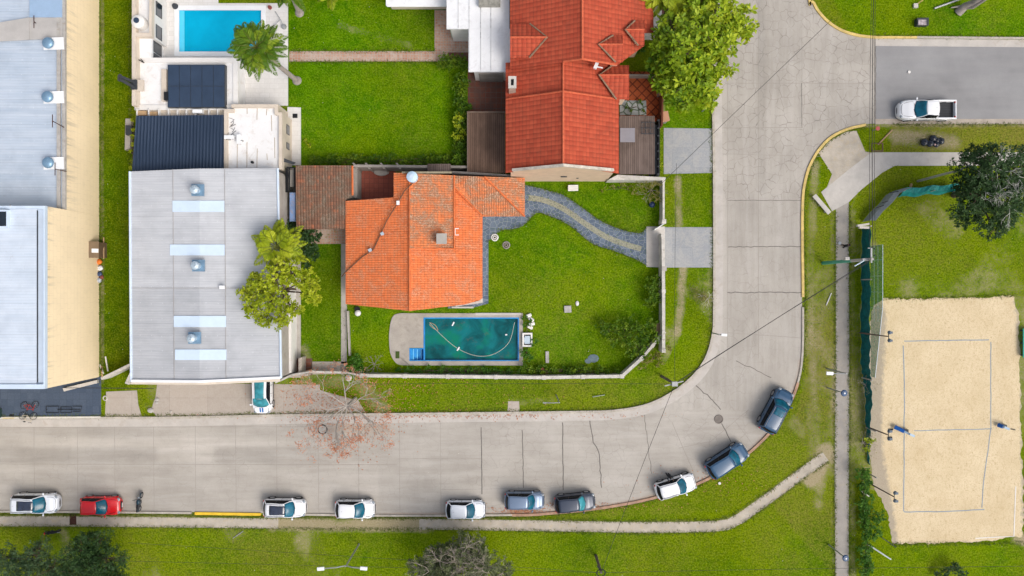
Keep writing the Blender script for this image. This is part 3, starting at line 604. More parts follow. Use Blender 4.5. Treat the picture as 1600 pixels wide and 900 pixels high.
# ---- paths and paved areas
b = MB(); b.ribbon(pxl(spline([(x, y+1.5) for x, y in PATH_S[:3]]+[(435, 818)], 3)), -.47, .47, .005); b.ribbon(pxl(spline([(655, 819)]+PATH_S[6:-3]+[(1168, 802), (1215, 768), (1262, 733), (1290, 713)], 3)), -.50, .50, .005)
o = structure(b.build('footpath', PATHM), 'worn concrete footpath on the verge beyond the parked cars'); o.location.z = .005
for nm, pl, z, m_, lb in [('sidewalk', SIDEW, .02, CONC_L, 'light concrete sidewalk bending at the corner'), ('sidewalk_pad', PAD, .014, PATHM, 'grey concrete pad from kerb to sidewalk'), ('park_path', PATH_E, .012, mat('park_path_concrete', (.345, .32, .29), .9, .15, .9, 12, .3, dirt=(.42, .36, .27), dirtamt=.6), 'straight narrow concrete path beside the green fence'),
    ('blue_paving', [(-300, 588), (158, 588), (158, 652), (-300, 654)], .03, BLUEPAV, 'blue grey tiled forecourt of the warehouse'), ('driveway_patch', [(166, 612), (214, 610), (216, 632), (222, 653), (164, 653)], .012, DRIVE, 'short cracked concrete driveway strip'),
    ('driveway', [(246, 598), (500, 601), (500, 610), (560, 626), (575, 651), (246, 653), (236, 640), (243, 620)], .012, DRIVE, 'wide concrete driveway in front of the grey shed'),
    ('driveway_tiles', [(1037, 200), (1115, 201), (1116, 270), (1037, 272)], .02, GREYPAV, 'pale grey tiled driveway by the red house'), ('driveway_gate_tiles', [(1039, 355), (1117, 355), (1117, 418), (1039, 418)], .02, GREYPAV, 'pale grey tiled driveway outside the white gate'),
    ('driveway_apron', [(1010, 354), (1039, 354), (1039, 418), (1010, 417)], .016, CONC_L, 'light concrete apron inside the gate'), ('drain_cover_slab', [(794, 627), (811, 627), (812, 645), (793, 645)], .02, DRIVE, 'small square concrete slab in the verge'),
    ('garden_path', [(452, 80), (680, 80), (680, 96), (452, 96)], .02, BRICKP, 'straight brick path across the lawn'), ('brick_patio', [(679, 16), (734, 16), (734, 82), (700, 82), (700, 96), (679, 96)], .024, BRICKP, 'brick patio beside the white roof'),
    ('brown_patio', [(731, 45), (735, 112), (792, 112), (792, 176), (731, 176), (731, 95), (701, 95), (701, 47)], .02, BRICKP2, 'dark brown brick patio'), ('side_path', [(533, 380), (542, 380), (542, 568), (533, 568)], .02, CONC, 'narrow concrete path along the orange house'),
    ('brick_strip', [(484, 358), (540, 358), (540, 381), (486, 381)], .02, BRICKP, 'brick paved strip under the old tiled roof'), ('entrance_slab', [(488, 565), (542, 565), (540, 584), (486, 585)], .02, DRIVE, 'small red stained entrance slab'),
    ('courtyard_floor', [(556, 258), (618, 262), (618, 314), (556, 314)], .02, REDTILE, 'dark red tiled courtyard floor'), ('tiled_terrace', [(968, 112), (1034, 112), (1034, 190), (968, 190)], .06, TERRA, 'terracotta lattice tile terrace'),
    ('stone_apron', [(752, 336), (763, 336), (763, 474), (742, 480), (700, 482), (700, 470), (752, 468)], .02, SLATE, 'blue slate strip beside the orange house'), ('front_steps_floor', [(1008, 10), (1034, 10), (1034, 58), (1006, 58)], .03, MARBLE, 'white paved strip by the red house'),
    ('passage_floor', [(1034, -40), (1055, -40), (1050, 60), (1034, 75)], .01, BRICKP2, 'dark soil passage under the tree'), ('side_yard_floor', [(438, 262), (470, 262), (470, 590), (438, 590)], .015, CONC, 'concrete strip beside the grey shed'),
    ('damp_floor', [(462, 560), (488, 560), (488, 586), (462, 586)], .02, BRICKP2, 'brown earth corner behind the front wall')]:
    sheet(nm, pl, z, m_, lb)
up = spline([(818, 288), (850, 296), (880, 305), (910, 325), (940, 346), (975, 360), (1000, 364), (1010, 356)], 8)
lo = spline([(1010, 415), (995, 406), (960, 392), (925, 380), (890, 352), (860, 338), (838, 333), (818, 352), (800, 358), (783, 360), (762, 378)], 8)
sheet('slate_path', up+lo+[(760, 392), (752, 392), (752, 334), (815, 334)], .016, SLATE, 'curving blue slate garden path')
b = MB(); b.ribbon(pxl(spline([(826, 309), (850, 313), (880, 326), (915, 350), (945, 369), (975, 381), (1002, 389)], 6)), -.26, .26, .026); o = structure(b.build('path_centre_strip', SLATE_D), 'mossy cobble strip in the middle of the slate path'); o.location.z = .026
# ---- kerbs, gutters
def kerb(name, pts, w0, w1, mtl, label, z1=.12, z0=.0):
    b = MB(); b.ribbon(pxl(pts), w0, w1, z0, z1); return structure(b.build(name, mtl), label)
kerb('kerb', inner, -.02, .20, KERB, 'pale kerb on the inside of the street'); kerb('gutter', inner, -.75, -.02, GUTTER, 'light gutter band along the inner kerb', .014)
def sub(line, x0, x1, y0=-999, y1=9999): return [p for p in line if x0 <= p[0] <= x1 and y0 <= p[1] <= y1]
kerb('kerb', sub(outer, -600, 302), -.16, .02, KERB, 'weathered kerb beside the first parked cars'); kerb('kerb', sub(outer, 410, 800), -.16, .02, KERB, 'weathered kerb beside the white hatchbacks')
kerb('kerb', sub(outer, 800, 1260, 597), -.22, .02, KERB_O, 'rust stained kerb around the bend')
kerb('kerb', [(305, 800.6), (408, 802)], -.20, .05, mat('fresh_yellow_paint', (.78, .50, .04), .7, .15, 1.5), 'yellow painted kerb stretch between parked cars', .13)
yl = [p for p in outer if p[1] < 470 and p[0] > 1200]; kerb('kerb', yl, -.20, .04, KERB_Y, 'yellow painted kerb of the corner by the sidewalk', .125)
kerb('kerb', [p for p in outer if 472 <= p[1] <= 598 and p[0] > 1240], -.16, .02, KERB, 'plain kerb of the eastern roadside')
kerb('kerb', ncurve[:52], -.20, .04, KERB_Y, 'yellow painted kerb of the north corner'); kerb('kerb', [(1368, 60), (1432, 60)], -.02, .18, KERB_Y, 'yellow kerb end of the side road', .125)
kerb('kerb', [(1432, 60), (2200, 67)], -.02, .18, KERB, 'pale kerb on the far side of the side road'); kerb('gutter', [(1368, 66), (2200, 73)], -.35, .35, GUTTER, 'light gutter of the side road', .012)
kerb('gutter', [(1368, 190), (2200, 190)], -.25, .25, mat('gutter_soiled', (.42, .36, .30), .9, .2, 1, 12, .1), 'soiled gutter below the pickup', .012)
kerb('kerb', [(-300, 655), (0, 653.5), (158, 652.5)], -.02, .14, mat('forecourt_kerb', (.6, .58, .52), .85, .12, 1, 12, .1), 'white kerb of the blue forecourt', .14)
kerb('kerb', [(6, 652.8), (24, 652.6)], -.05, .02, KERB_Y, 'short yellow mark on the forecourt kerb', .15)
# ---- joints and cracks in the concrete
b = MB(); b2 = MB()
def jit(pts, a=1.2, st=6):
    out = []
    for p, q in zip(pts[:-1], pts[1:]):
        n = max(1, int(math.hypot(q[0]-p[0], q[1]-p[1])/st))
        out += [(p[0]+(q[0]-p[0])*k/n+random.uniform(-a, a), p[1]+(q[1]-p[1])*k/n+random.uniform(-a, a)) for k in range(n)]
    return out+[pts[-1]]
for pts, wd, a in [([(752, 668), (753, 772)], .09, .4), ([(816, 672), (818, 762)], .08, .4), ([(879, 660), (880, 766)], .09, .4), ([(922, 655), (927, 690), (935, 705), (940, 762)], .09, 1.2),
    ([(1081, 598), (1105, 617), (1126, 640)], .09, 1.4), ([(1128, 662), (1142, 690)], .09, 1.0), ([(1118, 560), (1108, 575), (1080, 603), (1050, 625), (1010, 641), (960, 650)], .07, .6), ([(1137, 386), (1252, 385)], .07, .7), ([(1137, 457), (1252, 457)], .08, .8),
    ([(1006, 645), (1018, 740)], .05, .8), ([(1118, 350), (1119, 530)], .06, .5), ([(1368, 60), (1368, 195)], .08, .5), ([(1137, 313), (1252, 313)], .05, .4), ([(1252, 130), (1253, 200)], .05, .4), ([(1150, 564), (1205, 590)], .06, 1.2)]:
    b.ribbon(pxl(jit(pts, a)), -wd/2, wd/2, 0)
for pts, wd in [([(-60, 725), (620, 726)], .045), ([(620, 717), (752, 716)], .04), ([(1185, 0), (1185, 560)], .045), ([(1253, 60), (1253, 200)], .04), ([(1270, 130), (1368, 131)], .04), ([(1137, 130), (1270, 130)], .04), ([(1137, 0), (1137, 560)], .04), ([(1128, 200), (1252, 199)], .04),
    ([(1050, 660), (1088, 748)], .05), ([(1060, 700), (1110, 690), (1170, 640)], .04), ([(1150, 660), (1180, 700)], .04), ([(1137, 520), (1252, 528)], .04), ([(1150, 600), (1170, 560), (1185, 500)], .03), ([(0, 668), (600, 666)], .03), ([(690, 765), (900, 762)], .03), ([(1118, 240), (1300, 245)], .03)]+[([(x, 655), (x+1, 800)], .04) for x in (53, 121, 179, 240, 305, 368, 432, 497, 560, 624, 688)]:
    b2.ribbon(pxl(jit(pts, .25)), -wd/2, wd/2, 0)
o = structure(b.build('road_crack', JOINT), 'dark cracks and tarred joints'); o.location.z = .011
o = structure(b2.build('road_joint', JOINTF), 'faint slab joints'); o.location.z = .010
# manholes, drains
def disc_thing(name, px, py, r, mtl, label, cat, ring=None):
    root = MB().cyl((0, 0, 0), r, .02, 28); root.cur = 0
    o = root.build(name, mtl, local=True); o.location = P(px, py, .006); tag(o, label, cat)
    c = MB(); c.torus((0, 0, .02), r, .05, n=28); c.build('rim', ring or JOINT, o, local=True); return o
disc_thing('manhole_cover', 1123, 655, .38, mat('iron_cover', (.20, .175, .155), .8, .2, 3, 20, .3), 'round brown manhole cover in the bend of the street', 'manhole cover', mat('iron_cover', (.2, .18, .16)))
disc_thing('manhole_cover', 504, 671, .42, CONC, 'round concrete manhole cover among the fallen orange leaves', 'manhole cover', BLACK)
o = tag(sheet('storm_drain', [(109, 803), (119, 803), (119.5, 820), (109, 820)], .03, RUSTY), 'rusty brown storm drain grate across the footpath', 'drain'); del o['kind']
o = tag(sheet('drain_grate', [(15, 647), (22, 647), (22, 652), (15, 652)], .04, BLACK), 'small black drain grate at the edge of the blue forecourt', 'drain'); del o['kind']
# ---- court lines (tape lying on the sand)
def tape(pts, label, w_=.05):
    b = MB(); pp = pxl(jit(pts, .35, 9)); b.ribbon(pp, -w_/2, w_/2, 0.0, .012); o = b.build('court_line', LINEB); o.location.z = .010
    return tag(o, label, 'court line', 'tape lines of the sand court')
tape([(1413, 533), (1545, 531)], 'blue grey tape line at the north end of the sand court', .08); tape([(1411, 540), (1413, 600), (1412, 799)], 'long blue grey tape line on the west side of the sand court', .08)
tape([(1548, 534), (1548, 670), (1536, 760), (1534, 793)], 'long blue grey tape line on the east side of the sand court', .07); tape([(1412, 800), (1480, 799), (1538, 796)], 'blue grey tape line at the south end of the sand court', .08); tape([(1428, 673), (1550, 670)], 'thin cord across the middle of the sand court', .07)
b = MB(); b.ribbon(pxl([(1524, 841), (1560, 839), (1584, 838), (1587, 760)]), -.04, .04, 0, .03); tag(b.build('rope', WHITE), 'white rope lying in the south east corner of the sand', 'rope')
# ================================================================ BUILDINGS
def building(name, px, py, label, cat='building'):
    return empty(name, P(px, py, 0), label, cat)
def S(v, t=.12, b=None):     # slab from (px, py, z) triples
    b = b or MB(); return b.slab([P(*p) for p in v], t)
def V(px, py, z0, z1, b):    # vertical prism: plan given in pixels at height z1
    return b.prism(pxl(px if py is None else px, z1), z0, z1)
def VB(b, pts, z0, z1, zpx=None): return b.prism(pxl(pts, z1 if zpx is None else zpx), z0, z1)
def R4(x0, y0, x1, y1): return [(x0, y0), (x1, y0), (x1, y1), (x0, y1)]
def parapet(b, ptspx, z, wd, z0, z1, closed=False):
    pts = pxl(ptspx, z)
    if closed: pts = pts+[pts[0]]
    for p, q in zip(pts[:-1], pts[1:]):
        d = Vector((q[0]-p[0], q[1]-p[1])).normalized()*wd*.5; n = Vector((-d.y, d.x))
        a = Vector(p)-d*.98; c = Vector(q)+d*.98
        b.prism([tuple(a-n), tuple(c-n), tuple(c+n), tuple(a+n)], z0, z1+random.uniform(0, .004))
def east_win(parent, x0w, yA, yB, zA, zB, name='window', frame=DARKM, glass=WINGLASS):
    """window in a wall facing east at world x = x0w"""
    b = MB(); b.box(x0w-.02, x0w+.03, yA, yB, zA, zB); f = b.build(name, frame, parent)
    g = MB(); g.box(x0w+.03, x0w+.04, yA+.05, yB-.05, zA+.05, zB-.05); g.build('pane', glass, f); return f
# ---- A. the long warehouse on the west side (two volumes)
wx = P(155, 0, 0).x
A = building('warehouse', 60, 160, 'long warehouse with blue grey sheet roof and tall cream side wall', 'warehouse')
b = MB(); b.box(-85, wx, 6.87, 60, 0, 5.1); b.build('wall', WHWALL, A)
b = MB(); z = 5.13; b.slab([(-85, 6.87, z+.9), (P(98, 0, z).x, 6.87, z), (P(98, 0, z).x, 60, z), (-85, 60, z+.9)], .1); b.build('roof', WH_ROOF, A)
b = MB(); b.box(wx-.28, wx-.005, 6.9, 60, 5.104, 5.30); b.box(wx-.75, wx-.45, 6.9, 60, 5.2, 5.33); b.build('gutter', mat('soiled_gutter', (.42, .40, .37), .8, .2, 2, 12, .2, dirt=(.3, .2, .12), dirtamt=.5), A)
b = MB(); b.slab([P(-30, 40, 5.55), P(46, 27, 5.40), P(46, 62, 5.40), P(-30, 66, 5.55)], .06); b.slab([P(46, 27, 5.34), P(97, 27, 5.27), P(97, 60, 5.27), P(46, 62, 5.34)], .05); b.build('roof_patch', mat('bare_grey_sheet', (.44, .42, .40), .6, .1, 1, 12, .1), A)
b = MB(); b.slab([P(46, -20, 5.42), P(97, -20, 5.33), P(97, 27, 5.33), P(46, 27, 5.42)], .05); b.build('roof_sheet', mat('new_blue_sheet', (.30, .42, .58), .4, .08, 1, 12, .05), A)
for (px, py) in ((75, 67), (74, 151), (75, 254)):
    b = MB(); b.slab([P(68, py-8, 5.56), P(99, py-9, 5.38), P(100, py+10, 5.38), P(68, py+11, 5.56)], .05); f = b.build('vent_flashing', WHITE_M, A)
    b = MB(); c = P(px, py, 5.8); b.cyl(c-Vector((0, 0, .35)), .26, .35, 20); b.ball(c, .50, (1, 1, .55), 20, 10); b.build('roof_vent', VENTB, A, smooth=True)
B_ = building('warehouse', 35, 460, 'taller southern warehouse volume with pale sheet roof beside the blue forecourt', 'warehouse')
b = MB(); y0 = P(0, 607, 8).y; b.box(-85, wx, y0, 6.86, 0, 7.9); b.build('wall', WHWALL, B_)
b = MB(); b.box(-85, P(57, 0, 8.1).x, y0+.4, 6.6, 7.9, 8.1); b.build('roof', WH_ROOF2, B_)
b = MB(); xe = P(72, 0, 8.1).x; b.box(P(58.5, 0, 8.0).x, xe-.15, y0+.4, 6.6, 7.9, 8.0); b.build('side_roof', mat('side_roof_sheet', (.52, .60, .70), .45, .08, 1, 12, .05), B_)
b = MB(); b.box(xe-.14, xe, y0, 6.87, 7.9, 8.25); b.box(-85, xe-.145, y0-.01, y0+.38, 7.9, 8.25); b.box(-85, xe-.145, 6.62, 6.865, 7.9, 8.22); b.build('parapet', TRIMB, B_)
b = MB(); b.box(P(57, 0, 8.1).x, P(58.5, 0, 8.1).x, y0+.5, 6.5, 7.9, 8.06); b.build('roof_seam', DARKM, B_)
b = MB(); b.obox(P(3, 342, 8.3), 1.1, 1.5, .5); f = b.build('roof_hatch', TRIMB, B_); b = MB(); b.obox(P(2, 342, 8.57), .8, 1.2, .03); b.build('pane', WINGLASS, f)
b = MB(); b.tube(P(16, 320, 8.2), P(16, 322, 9.0), .04); b.tube(P(12, 330, 8.15), P(12, 352, 8.15), .05); b.build('roof_pipe', GREYM, B_)
for pts, lb in [(((100, 199, 5.3), (82, 189, 6.9)), 'T-shaped roof antenna above the middle vents of the warehouse'), (((104, 268, 5.3), (86, 264, 6.7)), 'T-shaped roof antenna beside the southern roof vent'), (((56, 36, 5.4), (53, 34, 6.0)), 'low T-shaped roof antenna near the blue roof sheets')]:
    a, c = P(*pts[0]), P(*pts[1]); t = empty('roof_antenna', a, lb, 'antenna', 'rusty roof antennas')
    MB().tube(a, c, .035).build('mast', RUSTY, t); MB().tube(c+Vector((0, -.55, 0)), c+Vector((0, .55, 0)), .035).build('crossbar', RUSTY, t)
# sloping concrete kerb at the base and the shed on the warehouse wall
b = MB(); b.prism(pxl([(101, 606), (154, 593), (155, 598), (103, 611)]), 0, .35); tag(b.build('loading_ramp_kerb', CONC_L, bevel=.03), 'sloping pale concrete kerb at the foot of the cream wall', 'kerb block')
t = empty('lean_to_shed', P(159, 392), 'small brown lean-to shed against the cream wall', 'shed'); xw = wx+.01
b = MB(); b.box(xw, xw+.72, P(0, 403).y, P(0, 380).y, 0, 1.5); b.build('wall', mat('brown_board', (.15, .10, .06), .8, .2), t)
b = MB(); b.slab([(xw, P(0, 404).y, 1.75), (xw+.8, P(0, 404).y, 1.52), (xw+.8, P(0, 379).y, 1.52), (xw, P(0, 379).y, 1.75)], .06); b.build('roof', mat('brown_sheet', (.20, .14, .085), .7, .2), t)
b = MB(); b.slab([(xw+.25, P(0, 396).y, 1.72), (xw+.78, P(0, 396).y, 1.57), (xw+.78, P(0, 390).y, 1.57), (xw+.25, P(0, 390).y, 1.72)], .05); b.build('roof_panel', WHITE_M, t)
MB().tube(P(162, 371, .1), P(162, 404, .9), .06).build('side_rail', TAN, t)
# bags beside the shed
def lump(name, px, py, r, mtl, label, cat, group=None, sx=1, sy=1, z=None, tie=True, seed=0):
    rr = random.Random(seed); b = MB(); b.ball((0, 0, r*.62), r, (sx, sy, .72), 14, 10)
    b.v = [(x*(1+.10*math.sin(5*math.atan2(y, x)+seed)+rr.uniform(-.05, .05)), y*(1+.08*math.cos(4*math.atan2(y, x)+seed)), max(0, zz)) for x, y, zz in b.v]
    o = b.build(name, mtl, local=True, smooth=True); o.location = P(px, py, z or .0); tag(o, label, cat, group)
    if tie:
        c = MB(); c.tube((0, 0, r*1.28), (.03, .02, r*1.62), .03*r/.3, .10*r/.3, 7); c.build('tied_neck', mtl, o, local=True)
    return o
lump('rubbish_bag', 156.5, 409, .27, ORANGEP, 'orange bag in the heap beside the lean-to shed', 'bag', seed=1)
lump('rubbish_bag', 158, 419, .26, mat('white_plastic', (.72, .74, .76), .4, .1), 'white bag just below the orange bag in the wall heap', 'bag', seed=2)
lump('rubbish_bag', 157, 428, .25, mat('dark_blue_plastic', (.05, .08, .16), .4, .2), 'dark blue bag in the middle of the wall heap', 'bag', seed=3)
lump('rubbish_bag', 160, 433, .20, mat('red_brown_cloth', (.22, .07, .05), .8, .2), 'red brown bag low in the wall heap', 'bag', seed=4)
lump('rubbish_bag', 156, 438, .24, mat('grey_plastic', (.42, .46, .52), .4, .2), 'grey white bag at the southern end of the wall heap', 'bag', seed=5)
for i, (a, c, lb) in enumerate([((156, 569), (162, 584), 'short white plank leaning by the cream wall foot'), ((165, 557), (169, 580), 'thin white plank lying in the strip of grass'), ((159, 572), (160, 590), 'brownish board between the two white planks')]):
    b = MB(); d = P(*c)-P(*a); b.obox((P(*a)+P(*c))/2+Vector((0, 0, .03)), d.length, .12, .05, math.atan2(d.y, d.x)); tag(b.build('plank', WHITE if i < 2 else TAN), lb, 'plank')
t = MB(); t.ribbon(pxl([(158, 592), (205, 569)], 1.6), -.12, .12, 0, 1.6); tag(t.build('garden_wall', GARDENW), 'short concrete wall closing the grass strip beside the grey shed', 'wall')
# ---- B. grey shed
He, Hr = 4.4, 4.95
SH = building('shed', 320, 430, 'large grey corrugated shed with four skylight strips', 'shed')
l0, l1 = (203, 268), (205, 596); r0, r1 = (433, 263), (439, 591); m0, m1 = (312, 263.2), (312, 597)
def zr(px, z0=He):   # roof height over the shed at a pixel column
    return He+(Hr-He)*(1-min(1, abs((px-312)/(312-203 if px < 312 else 436-312))))
b = MB(); S([(*l0, He), (*m0, Hr), (312, 450, Hr), (204, 450, He)], .08, b); S([(*m0, Hr), (*r0, He), (436, 450, He), (312, 450, Hr)], .08, b); b.build('roof', SHED_ROOF, SH)
b = MB(); S([(204, 450.2, He-.01), (312, 450.2, Hr-.01), (*m1, Hr-.01), (*l1, He-.01)], .08, b); S([(312, 450.2, Hr-.01), (436, 450.2, He-.01), (*r1, He-.01), (*m1, Hr-.01)], .08, b); b.build('roof_section', SHED_ROOF2, SH)
MB().path([P(*l0, He+.02), P(*l1, He+.02)], .11, 6).build('gutter', TRIMB, SH); MB().path([P(r0[0]+1, r0[1], He+.02), P(*r1, He+.02)], .11, 6).build('gutter', TRIMB, SH)
b = MB(); b.path([P(206, 595, He+.10), P(312, 596, Hr+.10), P(438, 590, He+.10)], .16, 4); b.build('front_fascia', WHITE_M, SH)
b = MB(); b.path([P(206, 598.5, He-.1), P(312, 599.5, Hr-.1), P(438, 594, He-.1)], .14, 4); b.build('fascia_board', CREAMW, SH)
b = MB()
for x in (270, 351): b.path([P(x, 264, zr(x)+.03), P(x+2, 594, zr(x)+.03)], .022, 4)
b.path([P(205, 450, He+.02), P(312, 450, Hr+.02), P(435, 450, He+.02)], .02, 4); b.build('roof_seam', mat('seam', (.36, .34, .33), .7), SH)
xl = P(*l0, He).x+.25; xr = P(457, 0, 0).x; yt = P(*m0, Hr).y-.15; yb = P(*m1, Hr).y+.35
b = MB(); b.box(xl, xl+.2, yb, yt, 0, He-.05); b.box(xl+.2, xr, yt-.2, yt, 0, He-.05)
b.prism([(P(437, 0, He).x+.05, yb), (xr, yb), (xr, yt-.2), (P(435, 0, He).x+.05, yt-.2)], 0, He-.1)
xg0, xg1 = P(392, 0, 0).x, P(437, 0, 0).x-.0
b.box(xl+.2, xg0, yb, yb+.2, 0, He-.05); b.box(xg0, P(437, 0, He).x+.04, yb, yb+.2, 2.6, He-.05); b.build('wall', mat('shed_wall', (.40, .37, .33), .9, .15, .8, 12, .2, dirt=(.24, .2, .16), dirtamt=.5), SH)
for (x0, y0_, x1, y1_) in ((269.5, 313.5, 350.5, 331), (265.5, 382, 351, 399), (271.5, 493.5, 353, 511), (273.5, 546, 353.5, 562.5)):
    b = MB(); xm = 312; S([(x0, y0_, zr(x0)+.07), (xm, y0_, zr(xm)+.07), (xm, y1_, zr(xm)+.07), (x0, y1_, zr(x0)+.07)], .05, b); S([(xm, y0_, zr(xm)+.07), (x1, y0_, zr(x1)+.07), (x1, y1_, zr(x1)+.07), (xm, y1_, zr(xm)+.07)], .05, b); b.build('skylight', SKYL, SH)
for (px, py) in ((308, 297), (309, 415), (303, 528)):
    c = P(px, py, 5.45); b = MB(); b.obox(c-Vector((-.05, 0, .05)), 1.08, 1.02, .14); f = b.build('vent_base', VENTB, SH)
    b = MB(); b.cyl(c, .30, .35, 16); b.ball(c+Vector((-.05, 0, .5)), .38, (1, 1, .6), 16, 8)
    for k in range(12): b.tube(c+Vector((-.05+.38*math.cos(k*PI/6), .38*math.sin(k*PI/6), .3)), c+Vector((-.05+.12*math.cos(k*PI/6+.6), .12*math.sin(k*PI/6+.6), .78)), .02, n=4)
    b.build('turbine_vent', VENTL, SH)
b = MB(); b.obox(P(347, 449, 5.2), .45, .30, .12); b.build('vent_cap', WHITE_M, SH)
t = MB(); S([(432, 571, 4.3), (439, 594, 4.3), (428, 597, 3.9)], .1, t); t.build('corner_flashing', GREYW, SH)
# low boundary walls next to the shed
b = MB(); b.prism(pxl([(449, 485), (455, 485), (455, 583), (449, 583)], 1.8), 0, 1.8); b.prism(pxl([(450, 400), (454, 400), (454, 484.8), (450, 484.8)], 1.75), 0, 1.75); tag(b.build('garden_wall', WHITE), 'white wall between the grey shed and the side garden', 'wall')
b = MB(); b.prism(pxl([(195, 599), (208, 571), (210, 574), (201, 601)], 2.0), 0, 2.0); tag(b.build('wing_wall', GARDENW), 'slanted wing wall at the south west corner of the grey shed', 'wall')
b = MB(); b.ribbon(pxl([(430, 598), (455, 586), (486, 581)], 1.9), -.07, .07, 0, 1.9); tag(b.build('front_wall', GARDENW), 'slanted front wall right of the grey shed doorway', 'wall')
# ---- C. white modern house
WH = building('modern_house', 330, 130, 'white flat-roofed modern house with pool terrace and navy roof panels', 'house')
sheetm = [('terrace', [(245, -60), (341, -60), (341, 5), (450, 5), (450, 165), (375, 165), (375, 95), (245, 95)], .05, MARBLE), ('terrace_ledge', [(452, 167), (470, 168), (470, 258), (452, 258)], .08, MARBLE)]
b = MB(); b.prism(pxl([(245, -60), (341, -60), (341, 5), (408.5, 5), (408.5, 16), (280, 16), (280, 81), (245, 81)], .05), 0, .05); b.prism(pxl([(408.5, 5), (450, 5), (450, 81), (408.5, 81)], .05), 0, .05); b.prism(pxl([(245, 81), (450, 81), (450, 165), (245, 165)], .05), 0, .05); b.build('terrace', MARBLE, WH)
b = MB(); b.prism(pxl([(449, 167), (470, 168), (470, 258), (449, 258)], .07), 0, .07); b.build('side_terrace', MARBLE, WH)
zN = 3.1; b = MB(); VB(b, R4(213, -60, 234, 52), 0, zN-.5, zN); b.build('tank_deck', WHITE_R, WH)
xN = P(237, 0, zN).x
b = MB(); b.box(P(207, 0, zN).x, xN, P(0, 57, zN).y, 60, 0, zN-.52); b.build('north_wing', WHITE, WH)
b = MB(); b.box(P(233, 0, zN).x, xN, P(0, 57, zN).y, 60, zN-.52, zN); b.box(P(206, 0, zN).x, P(212, 0, zN).x, P(0, 165, zN).y, 60, 0, zN); b.box(P(212, 0, zN).x+.002, P(233, 0, zN).x-.002, P(0, 57, zN).y+.002, P(0, 51, zN).y, zN-.52, zN-.01); b.build('parapet', CREAMW, WH)
for (pa, pb) in ((5, 27), (41, 62)):
    ya, yb_ = P(0, pb, 1.7).y, P(0, pa, 1.7).y; east_win(WH, xN, ya, yb_, 1.15, 2.35)
zR = 2.4; xR = P(237, 0, zR).x
b = MB(); b.box(P(212.5, 0, zR).x, xR, P(0, 93, zR).y, P(0, 57.5, zR).y, 0, zR); b.build('recess_wing', WHITE_R, WH)
for (pa, pb) in ((67, 85), (86, 96)): east_win(WH, xR, P(0, pb, 1.3).y, P(0, pa, 1.3).y, .5, 2.1)
b = MB(); x0, x1 = P(212.5, 0, zR).x, P(369, 0, zR).x; b.box(x0, x1, P(0, 170, zR).y, P(0, 91, zR).y, 0, zR-.12); b.build('main_wing', WHITE_R, WH)
b = MB(); parapet(b, [(214, 94), (368, 94), (368, 168), (214, 168)], zR, .45, zR-.12, zR, True); b.build('main_parapet', WHITE, WH)
b = MB(); VB(b, R4(252, 108, 260, 158), zR-.12, zR+.1); b.build('roof_channel', CREAMW, WH)
f = MB(); VB(f, R4(262, 101, 351.5, 168), zR-.12, zR+.38); fr = f.build('roof_canopy', DARKM, WH)
for i in range(5):
    for j in range(2):
        b = MB(); xa = 263+i*17.7; ya = 102+j*33; VB(b, R4(xa, ya, xa+16.9, ya+32.2), zR+.38, zR+.42, zR+.4); b.build('panel', NAVY, fr)
b = MB(); b.obox(P(261, 151, zR+.3), .35, .75, .5); b.build('roof_box', BLACK, WH)
b = MB(); b.box(P(370, 0, 2.1).x, P(381, 0, 0).x-.03, P(0, 162, 0).y, P(0, 93, 0).y, .05, .12); b.build('threshold', BALUS, WH)
b = MB(); b.slab([(P(369.5, 0, 2.1).x, P(0, 93, 2.1).y-.1, 2.1), (P(381, 0, 0.1).x, P(0, 93, 2.1).y-.1, .12), (P(381, 0, .1).x, P(0, 162, 0).y, .12), (P(369.5, 0, 2.1).x, P(0, 162, 0).y, 2.1)], .04); b.build('glass_wall', BALUS, WH)
b = MB(); b.box(P(381, 0, 0).x-.03, P(381, 0, 0).x+.05, P(0, 162, 0).y, P(0, 96, 0).y, .051, .16); b.build('glass_rail', DARKM, WH)
# strip of small roof openings
b = MB(); VB(b, R4(208, 168.5, 352, 180), 0, 2.2, 2.9); b.build('services_strip', CREAMW, WH)
for x in (213, 231, 247, 262, 276, 290, 304, 325, 339): b = MB(); VB(b, R4(x, 170, x+1.6, 180), 2.2, 2.6, 2.6); b.build('roof_beam', WHITE, WH)
def ac(parent, px, py, z, rz=0, name='air_conditioner'):
    b = MB(); c = P(px, py, z); b.obox(c+Vector((0, 0, .3)), .85, .34, .58, rz); o = b.build(name, WHITE_M, parent, bevel=.03)
    M = Matrix.Rotation(rz, 3, 'Z'); d = MB(); d.torus(c+M@Vector((-.12, -.18, .3)), .2, .02, Matrix.Rotation(PI/2, 3, 'X')@M, 16, 4); d.build('fan_grille', DARKM, o)
ac(WH, 312, 176, 2.21); b = MB(); b.obox(P(223, 177, 2.35), .8, .4, .3); b.obox(P(241, 178, 2.3), .7, .35, .25); b.build('roof_clutter', TAN, WH)
# navy ribbed roof
b = MB(); S([(213, 181, 3.0), (349.5, 179.5, 3.0), (349, 264, 3.35), (206, 267.5, 3.35)], .1, b)
nr = b.build('navy_roof', NAVY_ROOF, WH)
b = MB()
for i in range(27):
    t = (i+.5)/27; p = P(213+(349.5-213)*t, 181-1.5*t, 3.03); q = P(206+(349-206)*t, 267.5-3.5*t, 3.38); b.path([p, q], .035, 4)
b.build('rib', NAVY, nr)
b = MB(); VB(b, [(212, 182), (349, 182), (349, 264), (208, 266)], 0, 2.9, 3.0); b.build('south_wing', WHITE, WH)
